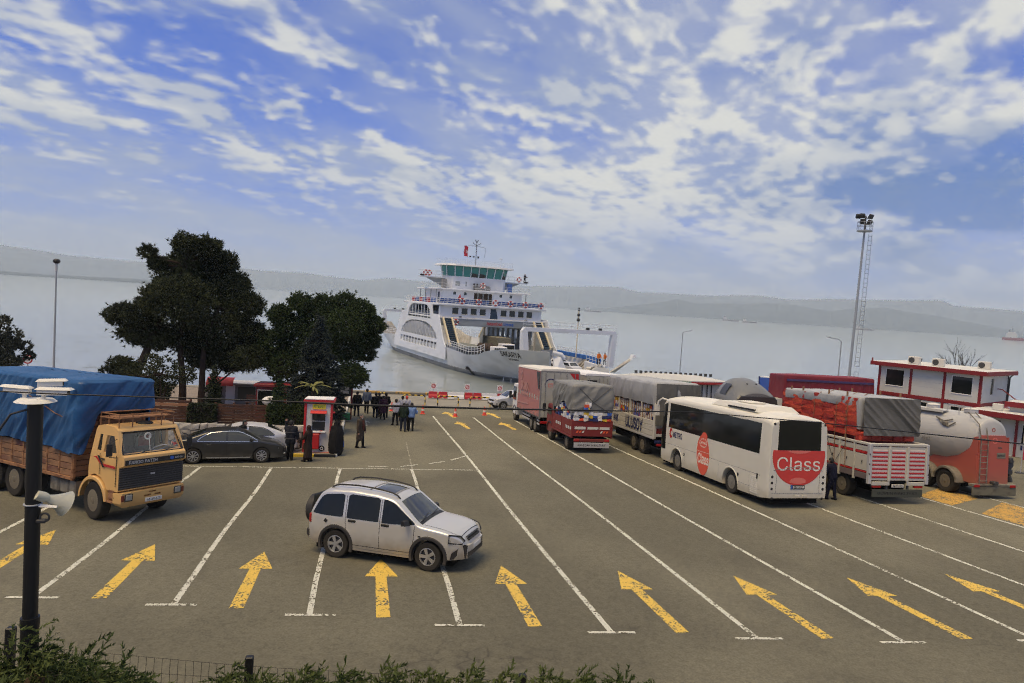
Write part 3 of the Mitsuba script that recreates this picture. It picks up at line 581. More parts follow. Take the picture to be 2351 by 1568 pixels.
# ---- the orange truck
def orange_truck():
    k = thing('cargo_truck', 'old tan orange truck with a blue tarpaulin over its planked bed', 'truck')
    W2 = 1.02
    prof = [(-.30, 1.02), (-.30, 1.5), (-.12, 2.6), (-.06, 2.70), (.25, 2.76), (.72, 2.72), (.86, 2.64), (1.16, 1.98), (1.26, 1.92), (1.27, 1.72), (1.10, 1.66), (1.10, .98), (.62, .98), (.52, 1.14), (.30, 1.30), (0, 1.37), (-.24, 1.30)]
    c = man(pxz(Polygon(prof).buffer(.03, quad_segs=2), -W2, W2)).refine_to_length(.22)
    def taper(v):
        v = np.array(v); z = v[:, 2]; v[:, 1] *= 1 - .085 * np.clip((z - 1.8) / .9, 0, 1) - .05 * np.clip((v[:, 0] - .9) / .4, 0, 1) ** 2; return v
    cab = tm(c)
    win = man(hull([(1.6, y, z) for y in (-.95, .95) for z in (1.99, 2.03)] + [(.6, y, z) for y in (-.89, .89) for z in (2.60, 2.03)] + [(1.6, y, 2.57) for y in (-.88, .88)] + [(.6, y, 1.99) for y in (-.95, .95)]))
    hollow = man(box(-.16, .92, -.92, .92, 1.75, 2.62))
    dw = man(pxz([(.34, 2.0), (.42, 2.5), (.76, 2.5), (.98, 2.02)], -2, 2)) + man(pxz([(.02, 2.03), (.08, 2.50), (.20, 2.50), (.22, 2.03)], -2, 2))
    cab = tm(man(cab) - (hollow + win + dw)); cab.vertices = taper(cab.vertices)
    put(k, 'cab', cab, 'tan', 30)
    ws = tr(pxy(Polygon(ell(0, 0, 1, 1, 4)), 0, .001), np.eye(4))
    g = grid([[(x, y * w, z) for y in np.linspace(-1, 1, 9)] for x, w, z in ((1.158, .92, 1.99), (.99, .885, 2.3), (.862, .85, 2.59))])
    put(k, 'windscreen', g, 'windowpane', True)
    fr = [(1.168, -.93, 1.98), (1.168, .93, 1.98), (.868, .86, 2.60), (.868, -.86, 2.60)]
    put(k, 'windscreen_seal', tube(np.array([fr[0], fr[1], fr[1], fr[2], fr[2], fr[3], fr[3], fr[0]]) * [1, 1, 1], .036, 6), 'black')
    for s in (-1, 1):
        put(k, 'door_window', grid([[(x, s * w, z) for x, z in ((a, z), (b, z))] for z, w, a, b in ((2.0, .985, .34, .98), (2.5, .925, .42, .76))]), 'windowpane')
        put(k, 'quarter_window', grid([[(x, s * w, z) for x in (a, b)] for z, w, a, b in ((2.03, .98, .02, .22), (2.5, .925, .08, .20))]), 'glass')
        put(k, 'door_seam', cat([box(.255, .27, s * 1.049 - .004, s * 1.049 + .004, 1.36, 1.98), box(1.03, 1.042, s * 1.03 - .006, s * 1.03 + .006, 1.1, 1.98)]), 'black')
        put(k, 'door_handle', rbox(.32, .46, s * 1.05 - .02, s * 1.05 + .03, 1.80, 1.835, .01), 'black')
        put(k, 'stripe', tr(pxy([(-.10, 1.83), (.06, 1.83), (.36, 1.62), (1.02, 1.60), (1.02, 1.67), (.38, 1.69), (.10, 1.87)][::1], 0, .004), (SIDE_R((0, -1.052, 0)) if s < 0 else SIDE_L((0, 1.052, 0)) @ np.diag([-1, 1, 1, 1]))), 'red')
        put(k, 'stripe', tr(pxy([(.14, 1.90), (.22, 1.90), (.50, 1.60), (.42, 1.57)], 0, .006), (SIDE_R((0, -1.052, 0)) if s < 0 else SIDE_L((0, 1.052, 0)) @ np.diag([-1, 1, 1, 1]))), 'black')
        an = np.linspace(.1, math.pi - .05, 16)
        put(k, 'mudguard', grid([[(r * math.cos(a) * .98, y, .56 + r * math.sin(a)) for y, r in ((s * .72, .70), (s * 1.07, .72), (s * 1.09, .70), (s * 1.09, .62))] for a in an]), 'tan', 40)
        put(k, 'mirror', cat([rbox(1.02, 1.07, s * 1.25 - .09, s * 1.25 + .09, 1.98, 2.34, .02), tube([(1.04, s * 1.25, 2.36), (1.0, s * 1.02, 2.45)], .012), tube([(1.04, s * 1.25, 1.96), (1.06, s * 1.02, 1.92)], .012)]), 'black')
        put(k, 'step', cat([rbox(.70, 1.0, s * .98 - .1, s * .98 + .06, .62, .68, .01), rbox(.72, .98, s * 1.0 - .04, s * 1.0 + .03, .70, .98, .02)]), 'rust')
        put(k, 'headlamp', rbox(1.24, 1.30, s * .76 - .09, s * .76 + .09, .70, .86, .015), 'lens')
        put(k, 'headlamp_surround', rbox(1.20, 1.285, s * .76 - .12, s * .76 + .12, .67, .89, .01), 'darkgrey')
        put(k, 'indicator', rbox(1.20, 1.288, s * .93 - .045, s * .93 + .045, .69, .87, .015), 'amberdark')
        put(k, 'fog_hole', rbox(.98, 1.03, s * 1.045 - .01, s * 1.045 + .01, .75, .81, .004), 'black')
    put(k, 'seat', cat([rbox(.0, .42, s * .45 - .28, s * .45 + .28, 1.55, 1.8, .05) for s in (-1, 1)] + [rbox(-.12, .02, s * .45 - .27, s * .45 + .27, 1.7, 2.35, .05) for s in (-1, 1)]), 'darkgrey')
    put(k, 'seat_cover', rbox(.03, .06, .22, .62, 2.0, 2.32, .02), 'darkred')
    put(k, 'cab_lining', cat([box(-.155, -.14, -.9, .9, 1.5, 2.6), box(-.14, .85, -.9, .9, 2.58, 2.60), box(-.14, .9, -.9, .9, 1.74, 1.76)]), 'darkgrey')
    put(k, 'dashboard', rbox(.82, 1.04, -.86, .86, 1.76, 1.97, .05), 'darkgrey')
    put(k, 'steering_wheel', tr(torus(.22, .016, 20, 6), T4(.76, .45, 2.03) @ RY(-.5)), 'lightgrey')
    put(k, 'windscreen_ornament', cat([tr(torus(.09, .025, 14, 6, 'x'), T4(.90, -.04, 2.44)), cyl((.98, 0, 2.03), (.89, 0, 2.5), .012)]), 'pale')
    put(k, 'front_panel', rbox(1.28, 1.312, -.93, .93, 1.71, 1.86, .008), 'black')
    put(k, 'front_lettering', tr(word('FARGO FATIH', .085, .006, width=.86), FRONT((1.311, -.40, 1.785))), 'lightgrey')
    put(k, 'front_badge', tr(pxy(ell(0, 0, .065, .05), 0, .008), FRONT((1.311, .50, 1.785))), 'blue')
    put(k, 'front_lettering', tr(word('220-26', .05, .006, width=.24), FRONT((1.311, .72, 1.785))), 'lightgrey')
    gs = [rbox(1.125, 1.165, -1.0, 1.0, 1.02 + i * .066, 1.02 + i * .066 + .045, .012) for i in range(9)]
    put(k, 'grille_back', box(1.10, 1.142, -.99, .99, 1.0, 1.62), 'black')
    for gmesh in gs: put(k, 'grille_slat', gmesh, 'darkgrey')
    put(k, 'grille_badge', rbox(1.16, 1.178, -.07, .07, 1.34, 1.39, .003), 'lightgrey')
    put(k, 'bumper', tm(man(hull([(x, s * y, z) for s in (-1, 1) for x, y, z in ((1.26, .98, .62), (1.28, .96, .92), (1.0, 1.06, .64), (1.0, 1.06, .92), (1.2, .9, .50), (.95, .95, .55))])) - man(box(1.15, 1.4, -.16, .06, .84, .88)) - man(box(1.15, 1.4, -.30, -.08, .74, .79)) - man(box(1.15, 1.4, .02, .22, .74, .79))), 'tan', 30)
    put(k, 'number_plate', rbox(1.255, 1.285, -.26, .26, .58, .69, .004), 'plate'); put(k, 'plate_lettering', tr(word('43 AR 613', .065, .004, width=.42), FRONT((1.284, 0, .635))), 'black')
    put(k, 'wiper', cat([tube([(1.18, -.55, 1.98), (1.11, -.12, 2.05)], .012), tube([(1.18, .2, 1.98), (1.11, .62, 2.05)], .012)]), 'black')
    put(k, 'roof_hatch', lathe([(.001, .06), (.22, .05), (.25, .0)], 20).apply_transform(T4(.45, .12, 2.76)), 'black', 40)
    # roof rack
    rk = put(k, 'roof_rack', cat([tube([(.78, -.86, 2.98), (.80, -.80, 3.0), (.80, .80, 3.0), (.78, .86, 2.98), (-.10, .88, 2.98), (-.10, -.88, 2.98), (.78, -.86, 2.98)], .020, 6), tube([(.80, -.84, 3.10), (.80, .84, 3.10), (-.10, .86, 3.10), (-.10, -.86, 3.10), (.80, -.84, 3.10)], .020, 6)]), 'rust')
    for x, y in ((.78, -.85), (.78, -.45), (.78, .45), (.78, .85), (-.1, -.86), (-.1, .86), (.3, -.86), (.3, .86)): put(rk, 'rail_post', cyl((x, y, 2.70), (x, y, 3.11), .018, 6), 'rust')
    for i in range(5): put(rk, 'rack_slat', rbox(.02 + i * .17, .11 + i * .17, -.84, .84, 2.985, 3.005, .006), 'rust')
    # chassis and bed
    put(k, 'chassis', cat([box(-7.2, .9, s * .38 - .06, s * .38 + .06, .66, .92) for s in (-1, 1)] + [box(-7.0, -1.0, -1.0, 1.0, .95, 1.06)] + [box(x - .06, x + .06, -.8, .8, .46, .60) for x in (0, -4.4, -5.72)]), 'under')
    x0, x1 = -7.3, -1.06
    for s in (-1, 1): planked(k, x0, x1, s * 1.06, 1.10, 1.86, .05, 4, 1 + s, every=9)
    put(k, 'bed_frame', cat([rbox(x0, x1, s * 1.07 - .05, s * 1.07 + .05, 1.0, 1.10, .01) for s in (-1, 1)]), 'rust')
    for j in range(11): put(k, 'headboard_plank', rbox(x1 - .04, x1 + .02 + .004 * (j % 3), -1.08, 1.08, 1.08 + j * .165, 1.08 + j * .165 + .150, .01), ('plank2', 'plank')[j % 2])
    for y in (-1.05, -.35, .35, 1.05): put(k, 'headboard_post', rbox(x1 + .02, x1 + .07, y - .04, y + .04, 1.05, 2.85, .01), 'rust')
    put(k, 'fuel_tank', cat([rbox(-2.45, -1.95, -.98, -.5, .50, .98, .06), rbox(-1.90, -1.40, -.98, -.5, .50, .98, .06)]), 'dirtsteel')
    put(k, 'storage_box', rbox(-1.33, -1.02, -1.0, -.5, .48, 1.0, .03), 'dirtsteel')
    for x in (-3.75, -3.25): put(k, 'mudflap', rbox(x - .015, x + .015, -1.05, -.6, .35, .85, .005), 'rubber')
    def hem(x, y):
        q = min(max((y + 1.02) / .5, 0), 1); q = q * q * (3 - 2 * q)
        if x > -1.0: return 1.82 + 1.2 * q
        return 1.90 if x < -1.9 else 1.90 - .12 * min(1, (x + 1.9) / .6)
    tp = put(k, 'tarpaulin', drape(x0 + .0, -.72, -1.13, 1.13, 1.86, 4.0, .04, .10, 4, .07, (.75, .62), .10, 420, 40, hem, 2.8), 'tarp_blue', True)
    put(tp, 'rope', tube([(-3.4, -1.22, 3.35), (-2.6, -1.23, 3.15), (-1.9, -1.24, 2.95), (-.9, -1.20, 2.75)], .012), 'rust')
    put(k, 'load_crates', box(x0 + .1, -1.12, -1.0, 1.0, 1.1, 3.9), 'brown')
    for s in (-1, 1):
        wheel(k, 0, s * .90, .555, .30, s, 'truck', -.10)
        for x in (-4.42, -5.74): wheel(k, x, s * .88, .555, .34, s, 'truck')
with at(lot(-6.9, 22.7, 0, heading(131))): orange_truck()

# ---- white coach
def coach():
    k = thing('coach', 'white coach with dark windows and a big red disc on its tail', 'coach')
    C = Car(top=[(-4.82, 3.40), (-4.7, 3.50), (-4.2, 3.56), (-1, 3.60), (2.5, 3.60), (4.2, 3.52), (4.55, 3.36), (4.7, 2.6), (4.8, 1.5), (4.82, 1.0)], plan=[(-4.82, 1.215), (-4.77, 1.255), (-4.5, 1.275), (4.2, 1.275), (4.6, 1.22), (4.78, 1.08), (4.82, .98)], bottom=[(-4.82, .42), (-4.3, .34), (-3.2, .30), (4.0, .28), (4.82, .34)], belt=1.9, lean=.05, r=.20, crown=.13)
    xa = (-2.15, 2.75)
    arch = [cyl((x, s * 1.5, .48), (x, s * .75, .48), .60, 28) for x in xa for s in (1, -1)]
    b = put(k, 'body', cut(C.shell(), arch), 'coachwhite', 35)
    for s in (1, -1):
        for xl, xr in ((-4.72 + .55, -3.05), (-3.02, -1.30), (-1.27, .45), (.48, 2.20), (2.23, 3.72)):
            put(k, 'side_window', C.pane([(xl, 1.99, 3.17), (xr, 1.99, 3.19)], s, 8), 'glass', True)
        put(k, 'window_band', C.pane([(-4.17, 1.99, 3.17), (3.72, 1.99, 3.19)], s, 8, .002), 'black', True)
        put(k, 'cab_window', C.pane([(3.98, .86, 3.18), (4.45, .84, 3.05), (4.62, .84, 2.6)], s, 8), 'glass', True)
        for z, x0, x1 in ((1.18, -4.3, 3.9), (.62, -4.3, -2.8)): put(b, 'panel_seam', C.seam([(x0, z), (x1, z)], s, .012), 'grey')
        for x in (-3.55, -1.2, .3, 1.9): put(b, 'panel_seam', C.seam([(x, .34), (x, 1.17)], s, .010), 'lightgrey')
        for x in (-2.75, 1.95, -4.1): put(k, 'hatch_lock', rbox(x - .05, x + .05, s * 1.27 - .01, s * 1.285 + .006, .84 if x > -3 else 1.0, .98 if x > -3 else 1.22, .01), 'black')
        for i in range(9): put(k, 'louvre', rbox(-4.15, -3.65, s * 1.262, s * 1.287, .42 + i * .075, .42 + i * .075 + .05, .006), 'offwhite')
        for x in xa: wheel(k, x, s * 1.06, .48, .30, s, 'coach')
        an = np.linspace(-.1, math.pi + .1, 20)
        for x in xa: put(k, 'arch_lip', tube([(x + .60 * math.cos(a), s * 1.274, .48 + .60 * math.sin(a)) for a in an], .022, 6), 'coachwhite', True)
        put(k, 'mirror', cat([tube([(4.55, s * .95, 3.25), (4.85, s * 1.15, 3.32), (5.02, s * 1.28, 3.15), (5.02, s * 1.30, 2.95)], .05, 8), hull([(5.0 + i * .14, s * (1.30 + j * .2), 2.42 + h * .55) for i in (0, 1) for j in (-.5, .5) for h in (0, 1)])]), 'black' if s < 0 else 'offwhite', 40)
        for z in (1.22, .99, .76): put(k, 'tail_lamp', tr(lathe([(.001, .03), (.055, .02), (.06, 0)], 16), BACK((-4.80, s * 1.10, z))), 'redlamp' if False else 'black', 30)
        put(k, 'reflector', tr(lathe([(.001, .03), (.05, .02), (.055, 0)], 16), BACK((-4.80, s * 1.08, .40))), 'black', 30)
        put(k, 'corner_lamp', tr(lathe([(.001, .03), (.05, .02), (.055, 0)], 16), BACK((-4.80, s * 1.08, 3.22))), 'black', 30)
    put(k, 'windscreen', C.screen(4.45, 4.80, 1.0, .95, .012), 'glass', True)
    xr = -4.826
    put(k, 'rear_window', hull([(xr - .012 + d, y, z) for d in (0, .05) for y, z in ((-.92, 2.24), (.92, 2.24), (.90, 3.36), (-.90, 3.36))]), 'glass')
    disc = Polygon(ell(0, 2.02, 1.13, 1.13, 60)).intersection(sbox(-2, 0, 2, 2.235))
    decal(k, 'tail_disc', disc, BACK((xr, 0, 0)), 'coachred')
    put(k, 'tail_lettering', tr(word('Class', .50, .005, False, 1.85), BACK((xr - .005, 0, 1.72))), 'coachtext')
    put(k, 'tail_lettering', tr(cat([pxy([(-.35 + i * .12, -.02), (-.35 + i * .12 + .08, -.02), (-.35 + i * .12 + .08, .03), (-.35 + i * .12, .03)], 0, .005) for i in range(6)]), BACK((xr - .005, 0, 1.02))), 'pinkish')
    decal(k, 'tail_arc', Polygon(ell(0, 2.45, .70, .34, 40)).intersection(sbox(-2, 0, 2, 2.23)), BACK((xr - .004, 0, 0)), 'pinkish')
    decal(k, 'tail_arc', ell(0, 1.08, .34, .12), BACK((xr - .004, 0, 0)), 'pinkish')
    put(b, 'tail_seam', cat([tr(tube([(-1.05, 1.46, 0), (-.9, 1.52, 0), (.9, 1.52, 0), (1.05, 1.46, 0)], .012, 6), BACK((xr, 0, 0))), tr(tube([(-.6, 1.58, 0), (.75, 1.58, 0)], .016, 6), BACK((xr, 0, 0)))]), 'grey')
    put(b, 'tail_seam', cat([box(xr - .004, xr + .02, s * .93 - .005, s * .93 + .005, .62, 1.45) for s in (1, -1)] + [box(xr - .004, xr + .02, -1.1, 1.1, .60, .61)]), 'grey')
    for y in (-.02, -.32): put(k, 'tow_cover', rbox(xr - .01, xr + .02, y - .1, y + .1, .42, .54, .01), 'coachwhite')
    put(k, 'number_plate', rbox(xr - .015, xr + .02, -.30, .30, .76, .92, .006), 'darkgrey'); put(k, 'plate_lettering', tr(word('34 TM 0748', .085, .004, width=.48), BACK((xr - .015, -.03, .84))), 'plate')
    decal(k, 'plate_band', [(-.30, -.08), (-.24, -.08), (-.24, .08), (-.30, .08)], BACK((xr - .016, 0, .84)), 'blue')
    # prints on the left side
    y = 1.281
    e = affinity.rotate(Polygon(ell(-.17, 1.20, .56, .90, 48)), 4)
    decal(k, 'side_disc', e.union(Polygon(ell(-.10, 2.02, .26, .20))), SIDE_L((0, y, 0)) @ np.diag([-1, 1, -1, 1]) if False else SIDE_L((0, y, 0)), 'coachred2')
    decal(k, 'side_ring', Polygon(ell(-.17, 1.73, .34, .20)).difference(Polygon(ell(-.17, 1.73, .31, .17))), SIDE_L((0, y + .004, 0)), 'coachtext')
    put(k, 'side_lettering', tr(word('METRO', .09, .005, True, .44), SIDE_L((.17, y + .004, 1.73))), 'coachtext')
    put(k, 'side_lettering', tr(word('Class', .42, .005, True, .98), SIDE_L((.13, y + .004, 1.02)) @ np.array([[1, 0, 0, 0], [0, 1, 0, 0], [0, 0, 1, 0], [0, 0, 0, 1.]])), 'coachtext')
    decal(k, 'side_bar', [(-.72, 1.32), (.38, 1.32), (.38, 1.335), (-.72, 1.335)], SIDE_L((0, y + .004, 0)), 'coachtext')
    put(k, 'side_lettering', tr(word('METRO', .26, .005, True, .98), SIDE_L((2.72, y, 1.70))), 'navy')
    decal(k, 'side_emblem', Polygon(ell(0, 0, .15, .25)).difference(Polygon(ell(.05, 0, .09, .12))).difference(sbox(.0, -.05, .3, .05)), SIDE_L((3.42, y, 1.73)), 'red')
    put(k, 'air_conditioner', hull([(x, yy, z) for x, yy, z in ((-3.4, .95, 3.50), (-3.4, -.95, 3.50), (.2, .95, 3.5), (.2, -.95, 3.5), (-3.1, .8, 3.72), (-3.1, -.8, 3.72), (-.2, .8, 3.72), (-.2, -.8, 3.72))]), 'coachwhite')
    put(k, 'vent_grille', rbox(-3.2, -1.2, .88, .97, 3.53, 3.60, .01), 'black')
    put(k, 'roof_hatch', rbox(-2.0, -.9, -.35, .35, 3.73, 3.79, .03), 'offwhite')
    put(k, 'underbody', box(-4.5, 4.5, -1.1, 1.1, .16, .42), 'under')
mat('amberdark', (.16, .035, .02), .3); mat('coachred', (.58, .045, .035), .35, coat=.4); mat('coachred2', (.68, .10, .06), .35, coat=.4); mat('coachtext', (.74, .70, .60), .4); mat('pinkish', (.68, .17, .13), .4)
with at(lot(16.22, 28.0, 0, heading(-.8))): coach()
# ------------------------------------------------------------------ the lorries in the right-hand lanes (x ahead, rear at x = 0)
def chassis(k, L, w=2.2, z=.62, m='under'): put(k, 'chassis', cat([box(.15, L, s * .42 - .06, s * .42 + .06, z, z + .24) for s in (1, -1)] + [box(.05, L - 1.6, -w / 2 + .12, w / 2 - .12, z + .24, z + .33), box(.5, L - 1.8, -w / 2 + .42, w / 2 - .42, z - .2, z + .25), box(3.6, L - 2.4, -w / 2 + .1, w / 2 - .1, z - .15, z + .2)]), m)
def cab(k, x0, x1, w, z0, z1, m, roof=None):
    h = w / 2; c = man(pxz(Polygon([(x0, z0), (x1, z0), (x1 + .02, z0 + .95), (x1 - .18, z1 - .05), (x1 - .35, z1), (x0, z1)]).buffer(.03, quad_segs=2), -h, h))
    put(k, 'cab', tm(c), m, 30)
    for s in (1, -1):
        put(k, 'door_window', pxz([(x0 + .45, z0 + 1.02), (x1 - .10, z0 + 1.02), (x1 - .24, z1 - .2), (x0 + .45, z1 - .2)], s * (h + .032) - .006, s * (h + .032) + .006), 'glass')
        put(k, 'mirror', rbox(x1 - .06, x1 + .02, s * (h + .22) - .1, s * (h + .22) + .1, z0 + 1.1, z0 + 1.6, .03), 'black')
        put(k, 'mudguard', grid([[(x1 - .75 + r * math.cos(a), s * y, .52 + r * math.sin(a)) for y, r in ((h - .35, .62), (h + .03, .64), (h + .05, .60))] for a in np.linspace(0, math.pi, 12)]), 'plastic', 40)
    put(k, 'windscreen', hull([(x1 + .045, y, z0 + 1.0) for y in (-h + .1, h - .1)] + [(x1 - .12, y, z1 - .12) for y in (-h + .15, h - .15)] + [(x1 - .02, y, z0 + 1.0) for y in (-h + .1, h - .1)] + [(x1 - .18, y, z1 - .12) for y in (-h + .15, h - .15)]), 'glass')
    for s in (1, -1): wheel(k, x1 - .75, s * (h - .15), .47, .28, s, 'truck')
def tail_board(k, w, z0, z1, lamps=True, m='dirtsteel', txt=None):
    put(k, 'mudflap_board', rbox(-.03, .0, -w / 2, w / 2, z0, z1, .008), m)
    if txt: put(k, 'tail_lettering', tr(word(txt, .10, .004, width=w * .8), BACK((-.032, 0, (z0 + z1) / 2))), 'black')

def red_truck():
    k = thing('cargo_truck', 'small dark red truck with grey tarpaulin over bagged goods', 'truck')
    L = 5.9; chassis(k, L - .3, 2.0, .50)
    W = 1.12; z0, z1 = .92, 1.76
    for s in (1, -1):
        xs = np.linspace(.06, 4.1, 3)
        for i in range(2):
            n = 5
            for j in range(n):
                a, b = xs[i] + .04, xs[i + 1] - .04; c = a + (b - a) * j / n
                put(k, 'side_panel', rbox(c + .02, c + (b - a) / n - .02, s * W - .03, s * W + (.02 if s > 0 else .03), z0, z1 - (.012 * (j % 2)), .015), 'truck_red')
                if j < 3: put(k, 'side_stripe', box(c + .05, c + (b - a) / n - .06, s * (W + .02) - .004 * 1, s * (W + .02) + .006 * s, 1.24, 1.40), 'pale')
        for x in xs: put(k, 'side_post', rbox(x - .04, x + .04, s * W - .05, s * W + .045, z0 - .1, z1 + .05, .01), 'truck_red')
        put(k, 'bed_rail', rbox(.0, 4.15, s * W - .05, s * W + .05, z0 - .1, z0 - .01, .01), 'truck_red')
    put(k, 'tailgate', rbox(-.02, .05, -W - .05, W + .05, z0, z1, .015), 'truck_red')
    for y0, y1 in ((-.98, -.42), (-.34, .28), (.38, 1.0)): put(k, 'reflector_strip', box(-.032, -.018, y0, y1, 1.30, 1.44), 'offwhite')
    for y in (-.85, -.68, -.52, .52, .68, .85): put(k, 'hazard_mark', tr(pxy([(-.07, -.06), (.02, -.06), (.08, .06), (-.01, .06)], 0, .006), BACK((-.02, y, 1.16))), 'orange' if abs(y) > .6 else 'offwhite')
    put(k, 'tail_beam', rbox(-.02, .08, -1.02, 1.02, .62, .78, .02), 'truck_red')
    for s in (1, -1): put(k, 'tail_lamp', rbox(-.04, .0, s * .86 - .14, s * .86 + .14, .64, .75, .01), 'redlamp')
    tail_board(k, 2.0, .30, .58, m='lightgrey', txt='AKHISAR NAKLIYAT')
    # sacks of bright packets on the bed
    r = np.random.default_rng(4); cols = ('white', 'offwhite', 'blue', 'pale', 'yellow', 'white', 'navy', 'orange')
    put(k, 'load_core', box(.1, 4.05, -.98, .98, .9, 3.3), 'darkgrey')
    def pk(x, y, z, c, s=1.): put(k, 'packet', hull(np.array([(x + i * .13 * s, y + j * .13 * s, z + h * .075 * s) for i in (-1, 1) for j in (-1, 1) for h in (-1, 1)]) + r.normal(0, .018, (8, 3))), c)
    for zz in range(3):
        for i in range(8): pk(.06 + .02 * r.random(), -.93 + i * .265, 1.84 + zz * .15, cols[r.integers(8)])
    for zz in range(5):
        for i in range(9):
            if zz > 2 and (i < 1 or i > 6): continue
            pk(.30 + i * .37, .98 + .03 * r.random(), 1.84 + zz * .155, cols[r.integers(8)] if r.random() > .35 else 'navy')
    for i in range(6): pk(-.02, .35 + .12 * (i % 2) - .02 * i, 2.42 + .13 * (i // 2), ('yellow', 'blue', 'white', 'orange', 'white', 'offwhite')[i])
    def hem(x, y):
        if x < .3: return 2.12 + .34 * max(0, (.55 - abs(y - .35)) / .55) * 0 + (.10 if y > .1 else .12)
        if x > 3.9: return 1.9
        return 2.15 + .5 * math.exp(-((x - 1.7) / 1.0) ** 2)
    tp = put(k, 'tarpaulin', drape(.0, 4.1, -1.10, 1.14, 2.0, 3.72, .04, .09, 11, .06, (.62, .78), .12, 240, 26, hem, 1.7), 'tarp_grey', True)
    for P in ([(-.09, -.95, 2.2), (-.12, 0, 2.75), (-.05, .95, 3.62)], [(-.09, .95, 2.2), (-.12, 0, 2.8), (-.05, -.95, 3.6)], [(3.2, 1.2, 2.1), (2.3, 1.25, 3.0), (1.2, 1.2, 3.6)]): put(tp, 'rope', tube(P, .014, 5), 'darkgrey')
    cab(k, 4.25, 5.75, 2.0, .55, 2.15, 'truck_red')
    for s in (1, -1): wheel(k, 1.35, s * .88, .42, .30, s, 'truck')
with at(lot(12.15, 35.35, 0, heading(0))): red_truck()

def curtain_truck():
    k = thing('box_truck', 'tall pink red curtain sided truck with a grey rear door', 'truck')
    L = 8.2; chassis(k, L, 2.3, .70)
    W, z0, z1 = 1.28, 1.10, 4.22
    put(k, 'box_body', rbox(.0, 6.7, -W + .03, W - .03, z0, z1 - .1, .03), 'box_grey')
    def curtain(s):
        v = [[(x, s * (W - .01 + .028 * math.sin(x * 9) * (.4 + .6 * math.sin(2.2 * z)) * .5 + .02 * math.sin(z * 2)), z) for x in np.linspace(.14, 6.64, 70)] for z in np.linspace(z0 + .03, z1 - .16, 14)]
        return grid(v)
    for s in (1, -1):
        c = put(k, 'curtain', curtain(s), 'pinkred', True)
        if s > 0:
            put(c, 'lettering', tr(word('SKANIA', .55, .008, width=2.3), SIDE_L((4.3, W + .03, 2.85))), 'pale2')
            put(c, 'lettering', tr(word('tasimacilik', .16, .008, width=2.0), SIDE_L((4.3, W + .03, 2.32))), 'pale2')
            decal(c, 'emblem', Polygon(ell(0, 0, .28, .32)).difference(Polygon(ell(0, 0, .18, .2))), SIDE_L((5.3, W + .03, 3.55)), 'pale2')
            decal(c, 'swoosh', [(-6.5, 1.62), (-3, 1.72), (-3, 1.66), (-6.5, 1.5)], SIDE_L((0, W + .025, 0)), 'pale2')
            decal(c, 'dark_flash', [(-1.1, 4.0), (-.2, 4.0), (-.2, 2.9), (-.5, 2.9)], SIDE_L((0, W + .028, 0)), 'darkgrey')
        for i in range(7): put(k, 'curtain_buckle', rbox(.5 + i, .54 + i, s * (W + .01) - .02, s * (W + .01) + .02, z0 - .12, z0 + .22, .005), 'grey')
        put(k, 'side_rail', rbox(-.02, 6.75, s * W - .05, s * W + .02, z0 - .08, z0 + .02, .01), 'darkgrey')
        for z in (.58, .80): put(k, 'side_guard', rbox(2.6, 5.2, s * 1.18 - .02, s * 1.18 + .02, z, z + .12, .008), 'lightgrey')
        for z in (.58, .80): put(k, 'side_guard', rbox(.25, .85, s * 1.18 - .02, s * 1.18 + .02, z, z + .12, .008), 'lightgrey')
    put(k, 'roof', cat([hull([(x, y, z) for x in (-.06, 6.78) for y, z in ((-W - .02, z1 - .14), (W + .02, z1 - .14), (W - .05, z1 - .02), (-W + .05, z1 - .02), (0, z1 + .03))])]), 'offwhite')
    for s in (1, -1): put(k, 'rear_door', rbox(-.05, .0, s * .64 - .61, s * .64 + .61, z0 + .02, z1 - .2, .01), 'box_grey')
    for y in (-.98, -.42, .42, .98): put(k, 'door_rod', cyl((-.075, y, z0 + .05), (-.075, y, z1 - .25), .022, 8), 'grey')
    put(k, 'rear_frame', cat([rbox(-.06, .04, s * (W - .02) - .05, s * (W - .02) + .05, z0 - .1, z1 - .12, .015) for s in (1, -1)] + [rbox(-.065, .04, -W, W, z1 - .2, z1 - .1, .015)]), 'grey')
    n = 9
    for i in range(n):
        a = math.radians(200 - i * 17); put(k, 'emblem_mark', tr(rbox(-.05, .05, -.035, .035, 0, .006, .002), BACK((-.055, .62 - .38 * math.cos(a), 3.22 + .36 * math.sin(a))) @ RZ(a + 1.57)), 'navy')
    put(k, 'emblem_lettering', tr(word('CTF', .24, .005, width=.5), BACK((-.055, .56, 3.18))), 'pinkish')
    decal(k, 'emblem_flag', [(.60, 4.0), (1.22, 3.98), (1.22, 3.45), (1.05, 3.5)], BACK((-.055, 0, 0)), 'red')
    put(k, 'tail_lamp_bar', rbox(-.04, .06, -1.2, 1.2, .72, .88, .01), 'redlamp')
    cab(k, 6.85, 8.45, 2.4, .55, 2.75, 'white')
    put(k, 'air_deflector', hull([(6.9, y, 2.78) for y in (-1, 1)] + [(8.1, y, 2.78) for y in (-.9, .9)] + [(6.9, y, 3.7) for y in (-1, 1)] + [(7.3, y, 3.6) for y in (-.8, .8)]), 'white', 40)
    for x in (1.3, 2.42):
        for s in (1, -1): wheel(k, x, s * 1.05, .47, .34, s, 'coach')
mat('pale2', (.46, .24, .22), .6)
with at(lot(12.22, 42.3, 0, heading(0))): curtain_truck()

